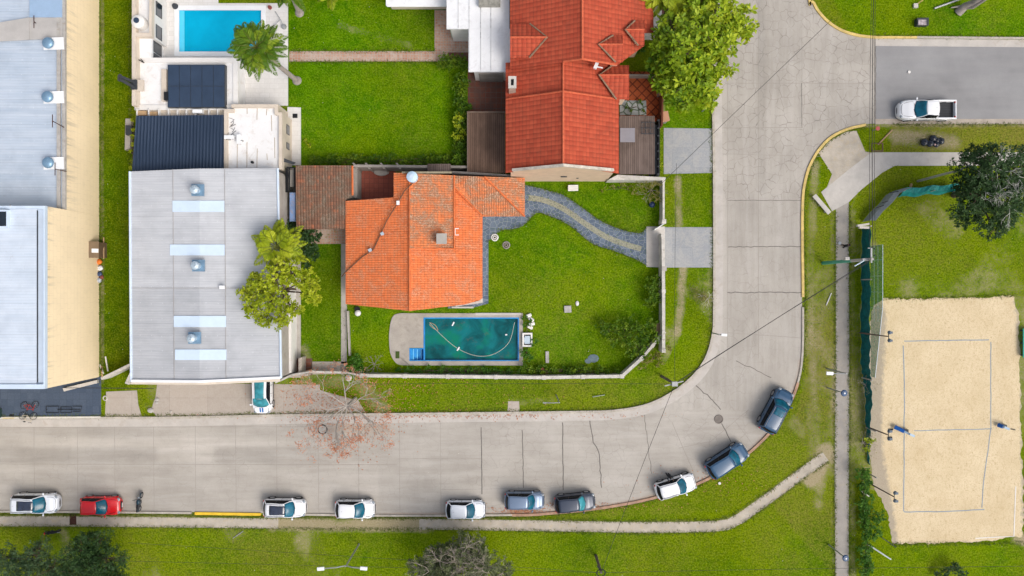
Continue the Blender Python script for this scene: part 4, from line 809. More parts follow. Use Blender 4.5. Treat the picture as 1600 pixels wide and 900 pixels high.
# south east block with stained flat roof
zS = 3.1; b = MB(); xS = P(440, 0, zS).x
pl = [(349.6, 206), (349.6, 263), (440, 263), (440, 176), (433, 176), (433, 163), (362, 163), (362, 172), (351, 172)]
b.prism(pxl([(351, 174), (363, 174), (363, 164), (432, 164), (432, 177), (439.5, 177), (439.5, 262), (351, 262)], zS), 0, zS-.3); b.build('south_block', WHITE_R, WH)
b = MB(); parapet(b, [(364, 165.5), (431.5, 165.5), (431.5, 177)], zS, .3, 0, zS); parapet(b, [(436, 178), (438, 178), (438, 262)], zS, .3, 0, zS-.01); parapet(b, [(352.5, 262), (352.5, 173), (362.5, 173)], zS, .3, 0, zS-.02); b.build('block_parapet', CREAMW, WH)
for (pa, pb) in ((196, 211), (224, 234)): east_win(WH, P(438, 0, zS).x+.155, P(0, pb, 1.2).y, P(0, pa, 1.2).y, .9, 1.8)
b = MB(); b.obox(P(461, 181, .09), .45, .4, .04); b.build('floor_drain', BLACK, WH)
b = MB()
stain = mat('gutter_stain', (.40, .31, .22), .9, .3, 5, 20, 0)
for (x, a, c) in ((371, 215, 262), (386, 168, 178), (386, 222, 262), (402, 168, 187), (402, 232, 262), (417, 170, 180), (417, 240, 250), (429, 215, 247), (424, 180, 205)): b.path([P(x, a, zS-.29), P(x+random.uniform(-1, 1), c, zS-.29)], .028, 4)
b.build('roof_joint', stain, WH)
b = MB()
for k in range(6): b.path([P(357+random.uniform(0, 12), 184+k*5, zS-.26), P(362+random.uniform(-4, 8), 187+k*6, zS-.26), P(358+random.uniform(0, 8), 192+k*5, zS-.26)], .02, 4)
b.build('roof_cable', DARKM, WH)
ac(WH, 361, 216, zS-.3, 0); ac(WH, 376, 219, zS-.3, PI/2)
b = MB(); b.cyl(P(395, 254, zS-.3), .12, .25, 12); b.build('vent_pipe', BLACK, WH)
b = MB(); b.slab([P(435, 244, 2.6), P(456, 252, 2.4), P(462, 254, 2.4), P(458, 257, 2.4), P(440, 252, 2.6)], .08); b.build('door_canopy', DARKM, WH)
# water tank on the north wing
t = empty('water_tank', P(222, 37, 2.6), 'round white water tank with dark lid on the modern house', 'water tank')
c = P(222, 38, 2.6); b = MB(); b.cyl(c, .60, .75, 28); b.tube(c+Vector((0, 0, .75)), c+Vector((0, 0, .95)), .60, .36, 28); b.build('tank_body', WHITE, t, smooth=True)
b = MB(); b.cyl(c+Vector((-.03, .02, .951)), .25, .06, 20); b.build('lid', NAVY, t)
# flue pair
t = empty('chimney_flue', P(213, 133, 3.0), 'pair of dark leaning flues at the west wall of the modern house', 'flue'); xa = P(211, 133, 3.1)
b = MB(); b.obox(xa+Vector((0, 0, .1)), .55, .85, .3); b.build('flue_base', DARKM, t); b = MB(); b.obox(xa+Vector((.5, -.05, .0)), .6, 1.0, .2); b.build('curb', CREAMW, t)
for dy in (-.22, .22):
    b = MB(); p = xa+Vector((0, dy, .2)); q = P(188, 122, 4.6)+Vector((0, dy*.6, 0)); b.tube(p, q, .15, .13, 12); b.tube(q, q+Vector((-.05, .03, .12)), .20, .20, 12); b.build('flue_pipe', DARKM, t)
b = MB(); b.tube(P(216, 93, 2.5), P(225, 98, 3.0), .05); b.tube(P(220, 92, 2.5), P(225, 98, 3.0), .04); tag(b.build('roof_pipe', BLACK), 'black bent pipe on the white roof above the navy canopy', 'pipe')
# west side AC box and creeper
b = MB(); b.prism(pxl([(200, 187), (209, 187), (207, 233), (199, 236)]), 0, .5); tag(b.build('concrete_plinth', CONC, bevel=.03), 'grey concrete plinth in the grass beside the navy roof', 'plinth'); b = MB(); b.obox(P(203, 204, .75), .6, .9, .5); tag(b.build('utility_box', DARKM, bevel=.03), 'dark utility box on the concrete plinth', 'box')
# swimming pool 1
PL = empty('swimming_pool', P(344, 48), 'clear cyan swimming pool with white rim', 'swimming pool')
def basin(parent, rect, depth, wall, water, wz, rim, rimw, rimz, waterx=0):
    x0, y1, x1, y0 = rect[0], rect[1], rect[2], rect[3]; a = P(x0, y0); c = P(x1, y1); t = .12
    b = MB(); b.box(a.x-t, c.x+t, a.y-t, c.y+t, -depth-.1, -depth); b.box(a.x-t, a.x, a.y, c.y, -depth, .03); b.box(c.x, c.x+t, a.y, c.y, -depth, .03); b.box(a.x-t, c.x+t, a.y-t, a.y, -depth, .031); b.box(a.x-t, c.x+t, c.y, c.y+t, -depth, .031); b.build('basin', wall, parent)
    b = MB(); b.add([(a.x, a.y, wz), (c.x, a.y, wz), (c.x, c.y, wz), (a.x, c.y, wz)], [(0, 1, 2, 3)]); b.build('water', water, parent)
    if rim:
        b = MB(); r = rimw; b.box(a.x-r, a.x-.001, a.y-r, c.y+r, .032, rimz); b.box(c.x+.001, c.x+r, a.y-r, c.y+r, .032, rimz); b.box(a.x-.001, c.x+.001, a.y-r, a.y-.001, .033, rimz); b.box(a.x-.001, c.x+.001, c.y+.001, c.y+r, .033, rimz); b.build('coping', rim, parent)
basin(PL, POOL1, 1.4, POOL_C, WATER_C, -.10, WHITE_M, .42, .09)
b = MB(); b.box(P(280, 0).x+.01, P(287.5, 0).x, P(0, 81).y+.01, P(0, 16).y-.01, -1.39, -.098); b.build('ledge', mat('pool_ledge', (.10, .62, .85), .5, .06), PL)
for (px, py, r, m_, lb) in ((422, 12, .2, mat('red_plastic', (.25, .06, .05), .5), 'small red float at the pool corner'), (444, 42, .26, GREYM, 'grey folded parasol base beside the pool'), (274, 10, .3, DARKM, 'dark pool pump box at the pool corner'), (326, 67, .12, DARKM, 'small dark drain disc in the pool')):
    if r == .12:
        b = MB(); b.cyl(P(px, py, -1.39), r, .02, 12); b.build('floor_drain', m_, PL)
    else: b = MB(); b.cyl(P(px, py, .06), r, .28, 12, r*.7); tag(b.build('pool_accessory', m_, bevel=.02), lb, 'pool accessory')
t = MB(); p = P(438, 30, .5)
for q in ((424, 44), (430, 18), (444, 42)): t.path([p, P(*q, .08)], .035, 5)
tag(t.build('parasol_frame', GREYM), 'folded grey frame lying on the white terrace', 'frame')
# ---- white-roofed neighbour at the top
t = building('white_house', 760, 40, 'white flat-roofed house beside the red tiled house', 'house')
b = MB(); S([(603, -80, 3), (697.5, -80, 3), (697.5, 8.5, 3), (603, 8.5, 3)], .2, b); S([(697.8, -80, 4.6), (796, -80, 4.6), (796, 45, 4.6), (697.8, 45, 4.6)], .2, b); S([(732, 45.2, 4.6), (798, 45.2, 4.6), (800, 112, 4.6), (732, 112, 4.6)], .2, b); b.build('roof', mat('white_metal_roof', (.76, .77, .78), .5, .06, .6, 10, .1, dirt=(.45, .43, .42), dirtamt=.4), t)
yw = P(0, 14.5, 0).y; b = MB(); b.box(P(603, 0, 3).x+.05, P(697, 0, 3).x, yw, 50, 0, 2.79); b.build('wall', CREAMW, t)
b = MB(); b.box(P(697, 0, 4.6).x+.3, P(796, 0, 4.6).x, P(0, 45, 4.6).y+.4, 50, 0, 4.395); b.box(P(732, 0, 4.6).x+.4, P(799, 0, 4.6).x-.3, P(0, 112, 4.6).y+.5, P(0, 45, 4.6).y+.4, 0, 4.39); b.build('side_wall', WHITE, t)
b = MB()
for x in (716, 733, 751, 767): b.path([P(x, -60, 4.62), P(x, 44 if x < 732 else 110, 4.62)], .022, 4)
for k in range(14): b.obox(P(random.choice((716, 733, 751, 767)), random.uniform(5, 105 if random.random() > .3 else 44), 4.62), .06, .22, .03)
b.build('roof_seam', mat('seam_grey', (.42, .42, .43), .7), t)
b = MB(); b.obox(P(765, 2, 4.85), 1.9, .9, .5); b.build('roof_skylight', mat('dirty_glass', (.30, .29, .25), .4, .3, 3, 8), t)
b = MB(); b.path([P(605, 9.5, 2.9), P(697, 9.5, 2.9)], .07, 5); b.build('gutter', WHITE_M, t)
b = MB(); b.box(P(625, 0).x, P(631, 0).x, yw-.02, yw+.01, 1.2, 2.0); b.box(P(655, 0).x, P(672, 0).x, yw-.02, yw+.01, 1.2, 2.2); b.build('window', WINGLASS, t)
b = MB(); b.path([P(705, 47, .9), P(708, 58, .9)], .12, 6); b.build('downpipe', mat('pale_green_pipe', (.42, .48, .34)), t)
b = MB(); VB(b, R4(748, 112.5, 786, 116), 0, 2.5, 2.5); b.build('porch_block', GREYW, t)
# ---- D. red tiled house
RD = building('red_house', 885, 140, 'two-storey house with red tiled gables and dormers', 'house')
zE, zT = 5.4, 8.3
b = MB()
S([(790, 155, zE), (880, 142, zT), (880, 258, zT), (790, 270, zE)], .14, b); S([(880, 142, zT), (967, 155, zE), (967, 271, zE), (880, 258, zT)], .14, b); b.build('south_roof', T_RED, RD)
b = MB(); b.path([P(880, 143, zT+.02), P(880, 258, zT+.02)], .10, 6); b.path([P(791, 155, zE+.03), P(880, 142.5, zT+.03), P(966, 155, zE+.03)], .08, 5); b.build('ridge_cap', RIDGE_R, RD)
b = MB(); S([(790, 98, zE-.1), (880, 92, 7.7), (880, 150, 7.7), (790, 160, zE-.1)], .14, b); S([(880, 92, 7.7), (968, 92, 5.2), (968, 160, 5.2), (880, 150, 7.7)], .14, b); b.build('middle_roof', T_RED, RD)
b = MB(); S([(797, -80, 5.9), (910, -80, 8.9), (910, 92, 8.9), (880, 96, 8.1), (880, 97, 8.1), (797, 108, 5.9)], .14, b); S([(910, -80, 8.9), (1021, -80, 5.9), (1021, 51, 5.9), (1007, 51, 6.25), (1007, 71, 6.25), (965, 101, 7.3), (910, 92, 8.9)], .14, b); b.build('north_roof', T_RED, RD)
b = MB(); b.path([P(910, -80, 8.93), P(910, 92, 8.93)], .10, 6); b.path([P(881, 96, 8.16), P(910, 92, 8.95), P(963, 101, 7.38)], .09, 5); b.path([P(880, 96, 7.75), P(880, 142, 7.75)], .09, 6); b.build('ridge_cap', RIDGE_R, RD)
def dormer(xw, xr, ytop, yr, ybot, ze, zr_, side, wall=True, vy=(0, 0)):
    """small gabled dormer whose ridge runs east-west; xw outer eave, xr where its ridge meets the roof"""
    b = MB()
    S([(xw, ytop, ze), (xw, yr, zr_), (xr, yr, zr_+.03), (vy[0], ytop, ze+.02)], .10, b); S([(xw, yr, zr_), (xw, ybot, ze), (vy[1], ybot, ze+.02), (xr, yr, zr_+.03)], .10, b)
    d = b.build('dormer', T_RED, RD)
    g = MB(); g.path([P(xw, yr, zr_+.04), P(xr, yr, zr_+.06)], .075, 5); g.build('dormer_ridge', RIDGE_R, d)
    g = MB(); g.path([P(vy[0], ytop, ze+.08), P(xr, yr, zr_+.06), P(vy[1], ybot, ze+.08)], .085, 5); g.build('valley', RIDGE_G, d)
    s = -1 if side == 'E' else 1; ins = s*.25
    g = MB(); xa = P(xw, 0, ze).x+ins; xb = P(vy[0], 0, ze).x
    g.prism([(xa, P(0, ytop, ze).y-.2), (xb, P(0, ytop, ze).y-.2), (xb, P(0, ybot, ze).y+.2), (xa, P(0, ybot, ze).y+.2)], 3.0, ze-.1); g.build('dormer_wall', PEACH, d)
    return d
dormer(797, 855, 37, 58, 90, 6.85, 7.6, 'W', vy=(828, 827)); dormer(973, 935, 55, 69, 97, 7.65, 8.35, 'E', vy=(958, 962)); dormer(1007, 977, 32, 46, 71, 6.85, 7.4, 'E', vy=(992, 997)); dormer(983, 936, 102, 117, 155, 5.75, 6.5, 'E', vy=(957, 963))
zi = lambda x, y, z, k=.4: W2(x+(885-x)*0, y, z)
b = MB(); b.box(P(790, 0, zE).x+.45, P(967, 0, zE).x-.45, P(0, 283.5, 0).y, P(0, 150, zE).y, 0, zE-.16)
b.prism(pxl([(800, -160), (1008, -160), (1008, 46), (994, 49), (994, 62), (958, 88), (885, 90), (800, 98)], 5.2), 0, 5.2); b.box(P(830, 0, zE).x, P(968, 0, zE).x-.5, P(0, 160, zE).y, P(0, 95, zE).y, 0, 5.0); b.build('wall', PEACH, RD)
yg = P(0, 283.5, 0).y
b = MB(); g0, g1 = P(802, 0, 5.9).x, P(957, 0, 5.9).x; gm = P(880, 0, 8.3).x
for (y_, yy) in ((yg, yg+.24),):
    vs = [(g0, y_, zE-.155), (g1, y_, zE-.155), (g1, y_, 6.0), (gm, y_, 8.45), (g0, y_, 6.0)]; v2 = [(x, yy, z_) for x, _, z_ in vs]
    b.add(vs+v2, [(0, 1, 2, 3, 4), (9, 8, 7, 6, 5)]+[(i, i+5, (i+1) % 5+5, (i+1) % 5) for i in range(5)])
b.build('gable_wall', PEACH, RD)
b = MB(); b.path([(g0-.05, yg+.12, 6.02), (gm, yg+.12, 8.49), (g1+.05, yg+.12, 6.02)], .17, 4); b.build('gable_coping', mat('coping_cement', (.56, .51, .44), .9, .25, 2, 10, .3, dirt=(.3, .24, .18), dirtamt=.5), RD)
b = MB(); b.obox((P(882, 0, 4).x, yg-.04, 3.2), .55, .06, .35); b.build('gable_vent', DARKM, RD); b = MB(); b.obox((P(905, 0, 4).x, yg-.03, 2.2), .2, .05, .2); b.build('wall_light', DARKM, RD)
# chimney
b = MB(); c = P(801, 128, 7.0); b.prism(pxl([(795, 120), (806, 120), (806, 137), (795, 137)], 7.4), 4.5, 7.4); ch = b.build('chimney', mat('chimney_render', (.48, .36, .29), .9, .2, 2, 12, .2), RD)
b = MB(); parapet(b, [(796.3, 121.3), (804.8, 121.3), (804.8, 135.7), (796.3, 135.7)], 7.55, .22, 7.402, 7.62, True); b.build('cap', CONC_L, ch); b = MB(); b.prism(pxl([(797.5, 123), (803.5, 123), (803.5, 134), (797.5, 134)], 7.45), 7.38, 7.42); b.build('flue_opening', BLACK, ch)
t = empty('roof_bracket', P(934, 103, 7.0), 'white metal pipe bracket on the red middle roof', 'bracket'); b = MB(); b.obox(P(932, 101, 7.2), .28, .75, .28, -.4); b.build('head', WHITE_M, t); b = MB(); b.tube(P(930, 104, 7.1), P(942, 106, 7.2), .06); b.build('arm', WHITE_M, t)
# timber decks
def deck(x0, y0, x1, y1, z, m_, label, posts=True):
    t = empty('timber_deck', P((x0+x1)/2, (y0+y1)/2), label, 'deck'); b = MB(); VB(b, R4(x0, y0, x1, y1), z-.12, z); b.build('boards', m_, t)
    b = MB(); p0, p1 = W2(x0, y1, z), W2(x1, y0, z)
    for x in (p0[0]+.15, (p0[0]+p1[0])/2, p1[0]-.15):
        for y in (p0[1]+.15, p1[1]-.15): b = MB(); b.box(x-.07, x+.07, y-.07, y+.07, 0, z-.121); b.build('support_post', DARKM, t)
    return t
t = deck(731, 175, 789, 270, 2.3, WOOD_D, 'dark brown timber deck roof west of the red house'); b = MB(); parapet(b, [(731, 270), (731, 175.5), (789, 175.5)], 2.3, .13, 2.18, 2.42); b.build('edge_beam', mat('edge_timber', (.17, .12, .09), .8, .2), t)
t = deck(968, 181, 1023, 272, 2.4, WOOD_D2, 'grey brown timber deck roof east of the red house')
b = MB(); VB(b, R4(969, 200, 992, 222), 2.41, 2.47); b.build('clear_panel', mat('grey_polycarbonate', (.26, .25, .28), .4, .1), t)
b = MB()
for x in (1003, 1009, 1016, 1022): b.path([P(x, 190, 2.6), P(x, 210, 2.6)], .035, 4)
for y in (191, 200, 209): b.path([P(1002, y, 2.63), P(1023, y, 2.63)], .035, 4)
b.build('lattice', DARKM, t)
t = empty('metal_fence', P(1029, 230), 'black slatted fence between the timber deck and the grey driveway', 'fence'); b = MB(); xa, xb = P(1029, 0, 2.5).x, P(1033.5, 0, 2.5).x; b.box(xa, xa+.12, P(0, 274, 2.5).y, P(0, 186, 2.5).y, 0, 2.5); b.build('panel', BLACK, t)
b = MB()
for k in range(8): b.obox((xa-.02, P(0, 272-k*12, 2.5).y, 1.25), .16, .12, 2.52)
b.build('post', DARKM, t); b = MB(); VB(b, R4(1023.3, 195, 1028.5, 272), 2.0, 2.1); b.build('ledge', DARKM, t)
# patterned little garden tiles
b = MB(); VB(b, R4(968.5, 157, 1010, 180), 0, .10, .1); o = tag(b.build('pattern_paving', m_cells('black_white_pattern', (.30, .33, .34), (.50, .53, .53), (.06, .10, .05), 1.6, .12)), 'grey and black patterned garden tiles in a small court', 'paving')
b = MB(); b.ribbon(pxl([(970, 117), (1035, 117.5)], .9), -.08, .08, 0, .9); tag(b.build('terrace_wall', GREYW), 'low grey wall above the terracotta terrace', 'wall')
b = MB(); b.ribbon(pxl([(1036.5, 118), (1034.5, 196)], 1.6), -.08, .08, 0, 1.6); tag(b.build('terrace_wall', mat('dark_red_wall', (.16, .05, .03), .9, .2)), 'dark red wall on the street side of the terracotta terrace', 'wall')
for (px, py, lb) in ((1036, 52, 'tan stone pier beside the white steps'), (1035, 140, 'tan stone pier beside the terracotta terrace'), (1039, 182, 'tan stone pier at the corner above the grey driveway')):
    t = empty('stone_pier', P(px, py), lb, 'pier'); b = MB(); c = P(px, py, 1.2); b.obox((c.x, c.y, .55), .6, .8, 1.1); b.build('pier_body', GREYW, t, bevel=.03); b = MB(); b.obox((c.x, c.y, 1.18), .75, .95, .15, .2); b.build('pier_cap', mat('peach_stone', (.52, .28, .17), .85, .2), t, bevel=.03)
t = empty('entry_steps', P(1020, 38), 'white metal steps at the east side of the red house', 'steps')
for k in range(3):
    b = MB(); VB(b, R4(1021, 18+k*12, 1032, 29.5+k*12), 0, .5-.14*k, .3); b.build('step', WHITE_M, t)
b = MB(); VB(b, R4(1007, 51, 1033, 56), 0, 1.1); b.build('parapet', WHITE, t)
# ---- E. orange house
OR = building('orange_house', 660, 380, 'single-storey house with bright orange clay tiled roof', 'house')
z1, z2 = 2.9, 4.7
b = MB(); S([(540, 314, z1), (615, 308.5, 4.15), (640, 306, z2), (640, 486, z2), (540, 475, z1)], .13, b); b.build('west_roof', T_ORANGE, OR)
b = MB(); S([(640, 389, z2-.01), (710, 389, 3.55), (754, 389, z1), (754, 466, z1), (748, 470, z1+.1), (725, 476, 3.25), (640, 486, z2-.01)], .13, b); S([(709, 300, 3.6), (710, 294, 3.6), (754, 338.5, 2.88), (754, 388.8, 2.88), (709, 388.8, 3.58)], .13, b); b.build('east_roof', T_ORANGE, OR)
b = MB(); S([(615, 270, 4.25), (640.2, 270.5, 4.85), (640.2, 310, 4.85), (615, 310, 4.25)], .14, b); b.build('north_roof', T_ORANGE, OR)
b = MB(); S([(640.4, 270.5, 4.9), (709, 274, 4.35), (709, 388, 4.35), (640.4, 388, 4.9)], .3, b); b.build('raised_roof', T_ORANGE2, OR)
b = MB(); S([(710, 274.5, 3.9), (757, 276, 4.0), (820, 338, 2.85), (754, 338.3, 2.9), (710, 294, 3.75)], .13, b); S([(757, 276, 4.0), (820, 278, 2.9), (820, 338, 2.85)], .13, b); b.build('porch_roof', T_ORANGE2, OR)
b = MB(); b.path([P(640, 308, z2+.1), P(640, 486, z2+.03)], .10, 6); b.path([P(640, 270, 4.92), P(640, 310, 4.92)], .09, 6); b.path([P(709.5, 274, 4.4), P(709.5, 388, 4.4), P(641, 388.5, 4.75)], .09, 5); b.path([P(757, 276, 4.08), P(820, 338, 2.93)], .09, 5); b.path([P(710, 293, 3.83), P(754, 338.4, 2.97)], .08, 5); b.build('ridge_cap', RIDGE_O, OR)
b = MB(); b.box(P(540, 0, z1).x+.4, P(754, 0, z1).x-.4, P(0, 474, z1).y+.4, P(0, 316, z1).y-.3, 0, 2.7); b.box(P(615, 0, 4).x+.3, P(706, 0, 4).x, P(0, 310, 4).y, P(0, 270, 4).y-.3, 0, 3.4); b.box(P(706, 0, 4).x, P(820, 0, 2.9).x-.7, P(0, 337, 3).y+.4, P(0, 276, 3).y-.3, 0, 2.6); b.build('wall', WHITE, OR)
b = MB(); b.slab([P(754, 462, 2.72), P(754, 473, 2.72), P(712, 479, 2.72), P(712, 470, 2.72)], .14); b.build('bare_eave_slab', mat('bare_slab', (.60, .55, .50), .9, .2, 3, 12, .3, dirt=(.35, .3, .26), dirtamt=.5), OR)
b = MB(); b.box(P(706, 0).x, P(740, 0).x, P(0, 481.5).y, P(0, 479).y, 0, .25); b.build('plinth', CONC_L, OR)
b = MB(); b.path([P(628, 269.5, 4.9), P(706, 269.5, 4.5)], .11, 4); b.build('rear_coping', mat('mossy_coping', (.30, .26, .18), .9, .3, 3), OR)
b = MB(); b.obox(P(690, 373, 4.9)-Vector((.02, .02, .0)), .78, .82, 1.0); ch = b.build('chimney', mat('chimney_grey', (.32, .27, .23), .9, .2, 3), OR); b = MB(); b.obox(P(690, 373, 5.45), .9, .92, .10); b.build('chimney_cap', CONC, ch)
for (px, py) in ((598, 365.5), (579, 391)):
    b = MB(); zc = z1+(z2-z1)*(px-540)/100; c = P(px, py, zc+.05); b.cyl(c, .14, .25, 10); b.obox(c+Vector((0, 0, .3)), .3, .26, .06, .5); b.build('roof_vent', VENTL, OR)
b = MB(); zz = 4.1; b.path([P(707, 357, zz), P(717, 357, zz)], .045, 5); b.path([P(707, 367, zz), P(717, 367, zz)], .045, 5); b.path([P(711, 357, zz), P(711, 367, zz)], .045, 5); tag(b.build('roof_aerial', WHITE_M), 'small H-shaped aerial at the step of the orange roof', 'antenna')
ys_ = P(0, 474, z1).y+.4; xe_ = P(754, 0, z1).x-.4
for xa in (P(575, 0, 0).x, P(690, 0, 0).x): b = MB(); b.box(xa-.7, xa+.7, ys_-.04, ys_+.03, .9, 2.1); f = b.build('window', mat('brown_frame', (.10, .055, .03), .6), OR); b = MB(); b.box(xa-.62, xa+.62, ys_-.05, ys_-.04, .98, 2.02); b.build('pane', WINGLASS, f)
east_win(OR, xe_, P(0, 440, 0).y, P(0, 415, 0).y, .9, 2.1); east_win(OR, xe_, P(0, 385, 0).y, P(0, 360, 0).y, .1, 2.15)
t = empty('water_tank', P(644, 279, 4.9), 'round pale blue water tank behind the orange ridge', 'water tank'); c = P(645, 277.5, 5.0); b = MB(); b.cyl(c, .48, .55, 24); b.tube(c+Vector((0, 0, .55)), c+Vector((0, 0, .68)), .48, .25, 24); b.build('tank_body', mat('pale_blue_tank', (.50, .66, .80), .4, .15, 2), t, smooth=True); b = MB(); b.cyl(c+Vector((0, 0, .68)), .2, .05, 16); b.build('lid', TRIMB, t)
b = MB(); b.path([P(645, 286, 5.1), P(632, 298, 4.95), P(622, 316, 4.6), P(604, 345, 4.25), P(596, 363, 4.05), P(583, 390, 3.8), P(565, 402, 3.5), P(540, 425, 3.05), P(534, 432, 2.4)], .05, 5); tag(b.build('roof_cable', mat('brown_cable', (.14, .07, .04), .8)), 'brown cable running down the orange roof', 'cable')
b = MB(); b.obox(P(622, 317, 4.6), .25, .35, .25); tag(b.build('junction_box', WHITE_M), 'white junction box on the orange roof cable', 'box')
# old tiled outbuilding
t = building('tiled_outbuilding', 505, 310, 'low outbuilding with old mossy brown tiled roof', 'outbuilding')
b = MB(); S([(462, 258.5, 3.0), (550, 258.5, 3.0), (551, 306, 2.9), (540, 312, 2.88), (540, 358, 2.75), (463, 358, 2.75)], .16, b); b.build('roof', T_OLD, t)
b = MB(); b.path([P(550.5, 259, 3.03), P(551, 305, 2.93)], .09, 5); b.build('verge_cap', RIDGE_O, t)
b = MB(); b.prism(pxl([(465, 262), (548, 262), (548, 308), (537, 312), (537, 352), (465, 352)], 2.8), 0, 2.7); b.build('wall', GREYW, t)
for (px, py, n) in ((536, 270, 5), (538, 318, 4), (512, 343, 1), (528, 300, 2)):
    pass
t = empty('courtyard_wall', P(556, 285), 'grey wall with a shell niche beside the red courtyard', 'wall'); b = MB(); b.prism(pxl([(552, 262), (558, 262), (558, 309), (552, 309)], 2.0), 0, 2.0); b.build('side_wall', GREYW, t); b = MB(); b.prism(pxl([(552, 257), (733, 259), (733, 262.5), (552, 261)], 2.2), 0, 2.2); b.build('rear_wall', GREYW, t)
b = MB()
for x in (556, 575, 598, 622): b.prism(pxl([(x, 259), (x+3, 259), (x+9, 268), (x+6, 268)], .5), 0, 2.1)
b.build('buttress', GREYW, t)
b = MB(); VB(b, R4(668, 256, 704, 268), 0, 2.3); b.build('grey_shed_roof', WOOD_D2, t)
b = MB(); b.ball(P(596, 268, .15), .7, (1.1, .6, .3), 12, 8); b.build('shell_basin', CONC, t, smooth=True)
t = empty('lean_to', P(455, 300), 'narrow lean-to with black frame and blue sheet between shed and outbuilding', 'lean-to'); z = 2.6
b = MB(); b.path([P(448, 262, z), P(461, 262, z), P(461, 300, z), P(448, 300, z), P(448, 262, z)], .12, 4); b.path([P(452, 262, z), P(452, 300, z)], .08, 4); b.build('frame', BLACK, t); b = MB(); VB(b, R4(453, 266, 460, 292), 1.8, 1.9); b.build('shelf', CONC, t)
b = MB(); S([(452.5, 301, 2.5), (461.5, 301, 2.5), (461.5, 346, 2.4), (452.5, 346, 2.4)], .06, b); b.build('blue_sheet', BLUES, t)
t = empty('boundary_wall', P(610, 268), 'low grey boundary wall between the orange house and the red house', 'wall'); b = MB(); b.prism(pxl([(706, 267), (800, 273), (800, 276), (706, 270.5)], 2.6), 0, 2.6); b.build('wall_run', GREYW, t); b = MB(); b.prism(pxl([(965, 273), (1040, 277), (1040, 281), (950, 281)], 1.8), 0, 1.8); b.build('east_run', GARDENW, t)
# ---- garden walls (white painted)
def wall(name, pts, h, wd, m_, label, posts=None):
    t = empty(name, P(*pts[0]), label, 'wall'); b = MB(); parapet(b, pts, h, wd, 0, h); b.build('wall_run', m_, t)
    b = MB(); c = [P(*p, h) for p in pts]
    for p, q in zip(c[:-1], c[1:]):
        n = max(1, int((q-p).length/3.4))
        for k in range(0 if p is c[0] else 1, n+1):
            m = p+(q-p)*k/n; d = (q-p).normalized(); b.obox((m.x, m.y, (h+.06)/2), wd+.07, wd+.07, h+.05, math.atan2(d.y, d.x))
    b.build('pier', m_, t); return t
wall('garden_wall', [(565, 587), (700, 588.5), (850, 590), (972, 588), (1003, 560)], 1.2, .30, GARDENW, 'long white garden wall along the street lawn')
wall('garden_wall', [(1037, 548), (1037, 455), (1036, 368)], 1.5, .28, GARDENW, 'white garden wall on the east side south of the gate')
wall('garden_wall', [(1003, 560), (1020, 540), (1037, 520)], 1.1, .24, GARDENW, 'diagonal garden wall piece half hidden by the overgrown shrub')
wall('garden_wall', [(1037, 282), (1037, 345)], 1.5, .18, GARDENW, 'short garden wall north of the gate beside the dry shrub')
t = empty('gate', P(1037, 352), 'white gate leaf standing ajar beside the short garden wall', 'gate'); b = MB(); d = P(1023, 359, 1.2)-P(1037, 350, 1.2); b.obox((P(1023, 359, 1.2)+P(1037, 350, 1.2))/2-Vector((0, 0, .6)), d.length, .07, 1.15, math.atan2(d.y, d.x)); b.build('leaf', WHITE_M, t); b = MB(); b.obox(P(1035, 347, .75), .4, .4, 1.5); b.build('gate_post', GARDENW, t)
t = empty('gate', P(1036, 395), 'closed white sliding gate across the driveway', 'gate'); b = MB(); b.box(P(1034.5, 0, 1.3).x, P(1038, 0, 1.3).x, P(0, 417).y, P(0, 367).y, .05, 1.3); b.build('leaf', WHITE_M, t); b = MB(); b.obox(P(1035.5, 420, .75), .42, .42, 1.55); b.build('gate_post', CONC, t)
wall('garden_wall', [(486, 581), (540, 582), (560, 586)], 1.1, .16, GARDENW, 'broken low wall by the entrance slab'); o = lump('garden_urn', 545.5, 590, .32, GARDENW, 'round stone ball on the corner pier beside the entrance', 'urn', tie=False, z=.5)
b = MB(); b.ribbon(pxl([(543, 486), (546, 556)], .4), -.08, .08, 0, .4); tag(b.build('garden_border', CONC), 'grey concrete border right of the narrow path', 'border')
b = MB(); b.prism(pxl([(466, 560), (471, 558), (471, 584), (466, 584)], 1.5), 0, 1.5); b.prism(pxl([(455, 584), (480, 584), (480, 588), (455, 588)], 1.5), 0, 1.4); tag(b.build('ruined_wall', mat('ruined_plaster', (.48, .42, .36), .9, .3, 3, 10, .4, dirt=(.2, .15, .11), dirtamt=.7), bevel=.05), 'crumbling wall corner behind the shed front', 'wall')
# ---- pool 2
P2 = empty('swimming_pool', P(736, 530), 'murky teal pool with blue walls in a concrete deck', 'swimming pool')
basin(P2, POOL2, 1.5, POOL_B, WATER_T, -.22, POOL_B, .13, .06)
dk = spline([(664-2, 489.5), (640, 489.5), (622, 490), (613, 496), (608.5, 515), (608, 535), (610, 552), (616, 564), (624, 570), (641, 571)], 6)
b = MB(); b.prism(pxl([(661.5, 489.5)]+dk[1:]+[(639.5, 571), (639.5, 543.5), (661.5, 543.5)], .1), .001, .10); b.prism(pxl([(661.5, 489.5), (817, 489.5), (817, 496), (661.5, 496)], .1), .001, .10)
b.prism(pxl([(639.5, 571), (817, 571), (817, 564.2), (639.5, 564.2)], .1), .001, .10); b.prism(pxl([(811, 496), (817, 496), (817, 564.2), (811, 564.2)], .1), .001, .10); b.build('deck', CONC_P, P2)
b = MB(); b.prism(pxl([(743, 489), (814, 489), (814, 492), (743, 493)], .1), .101, .115); b.build('pale_slab', CONC_L, P2)
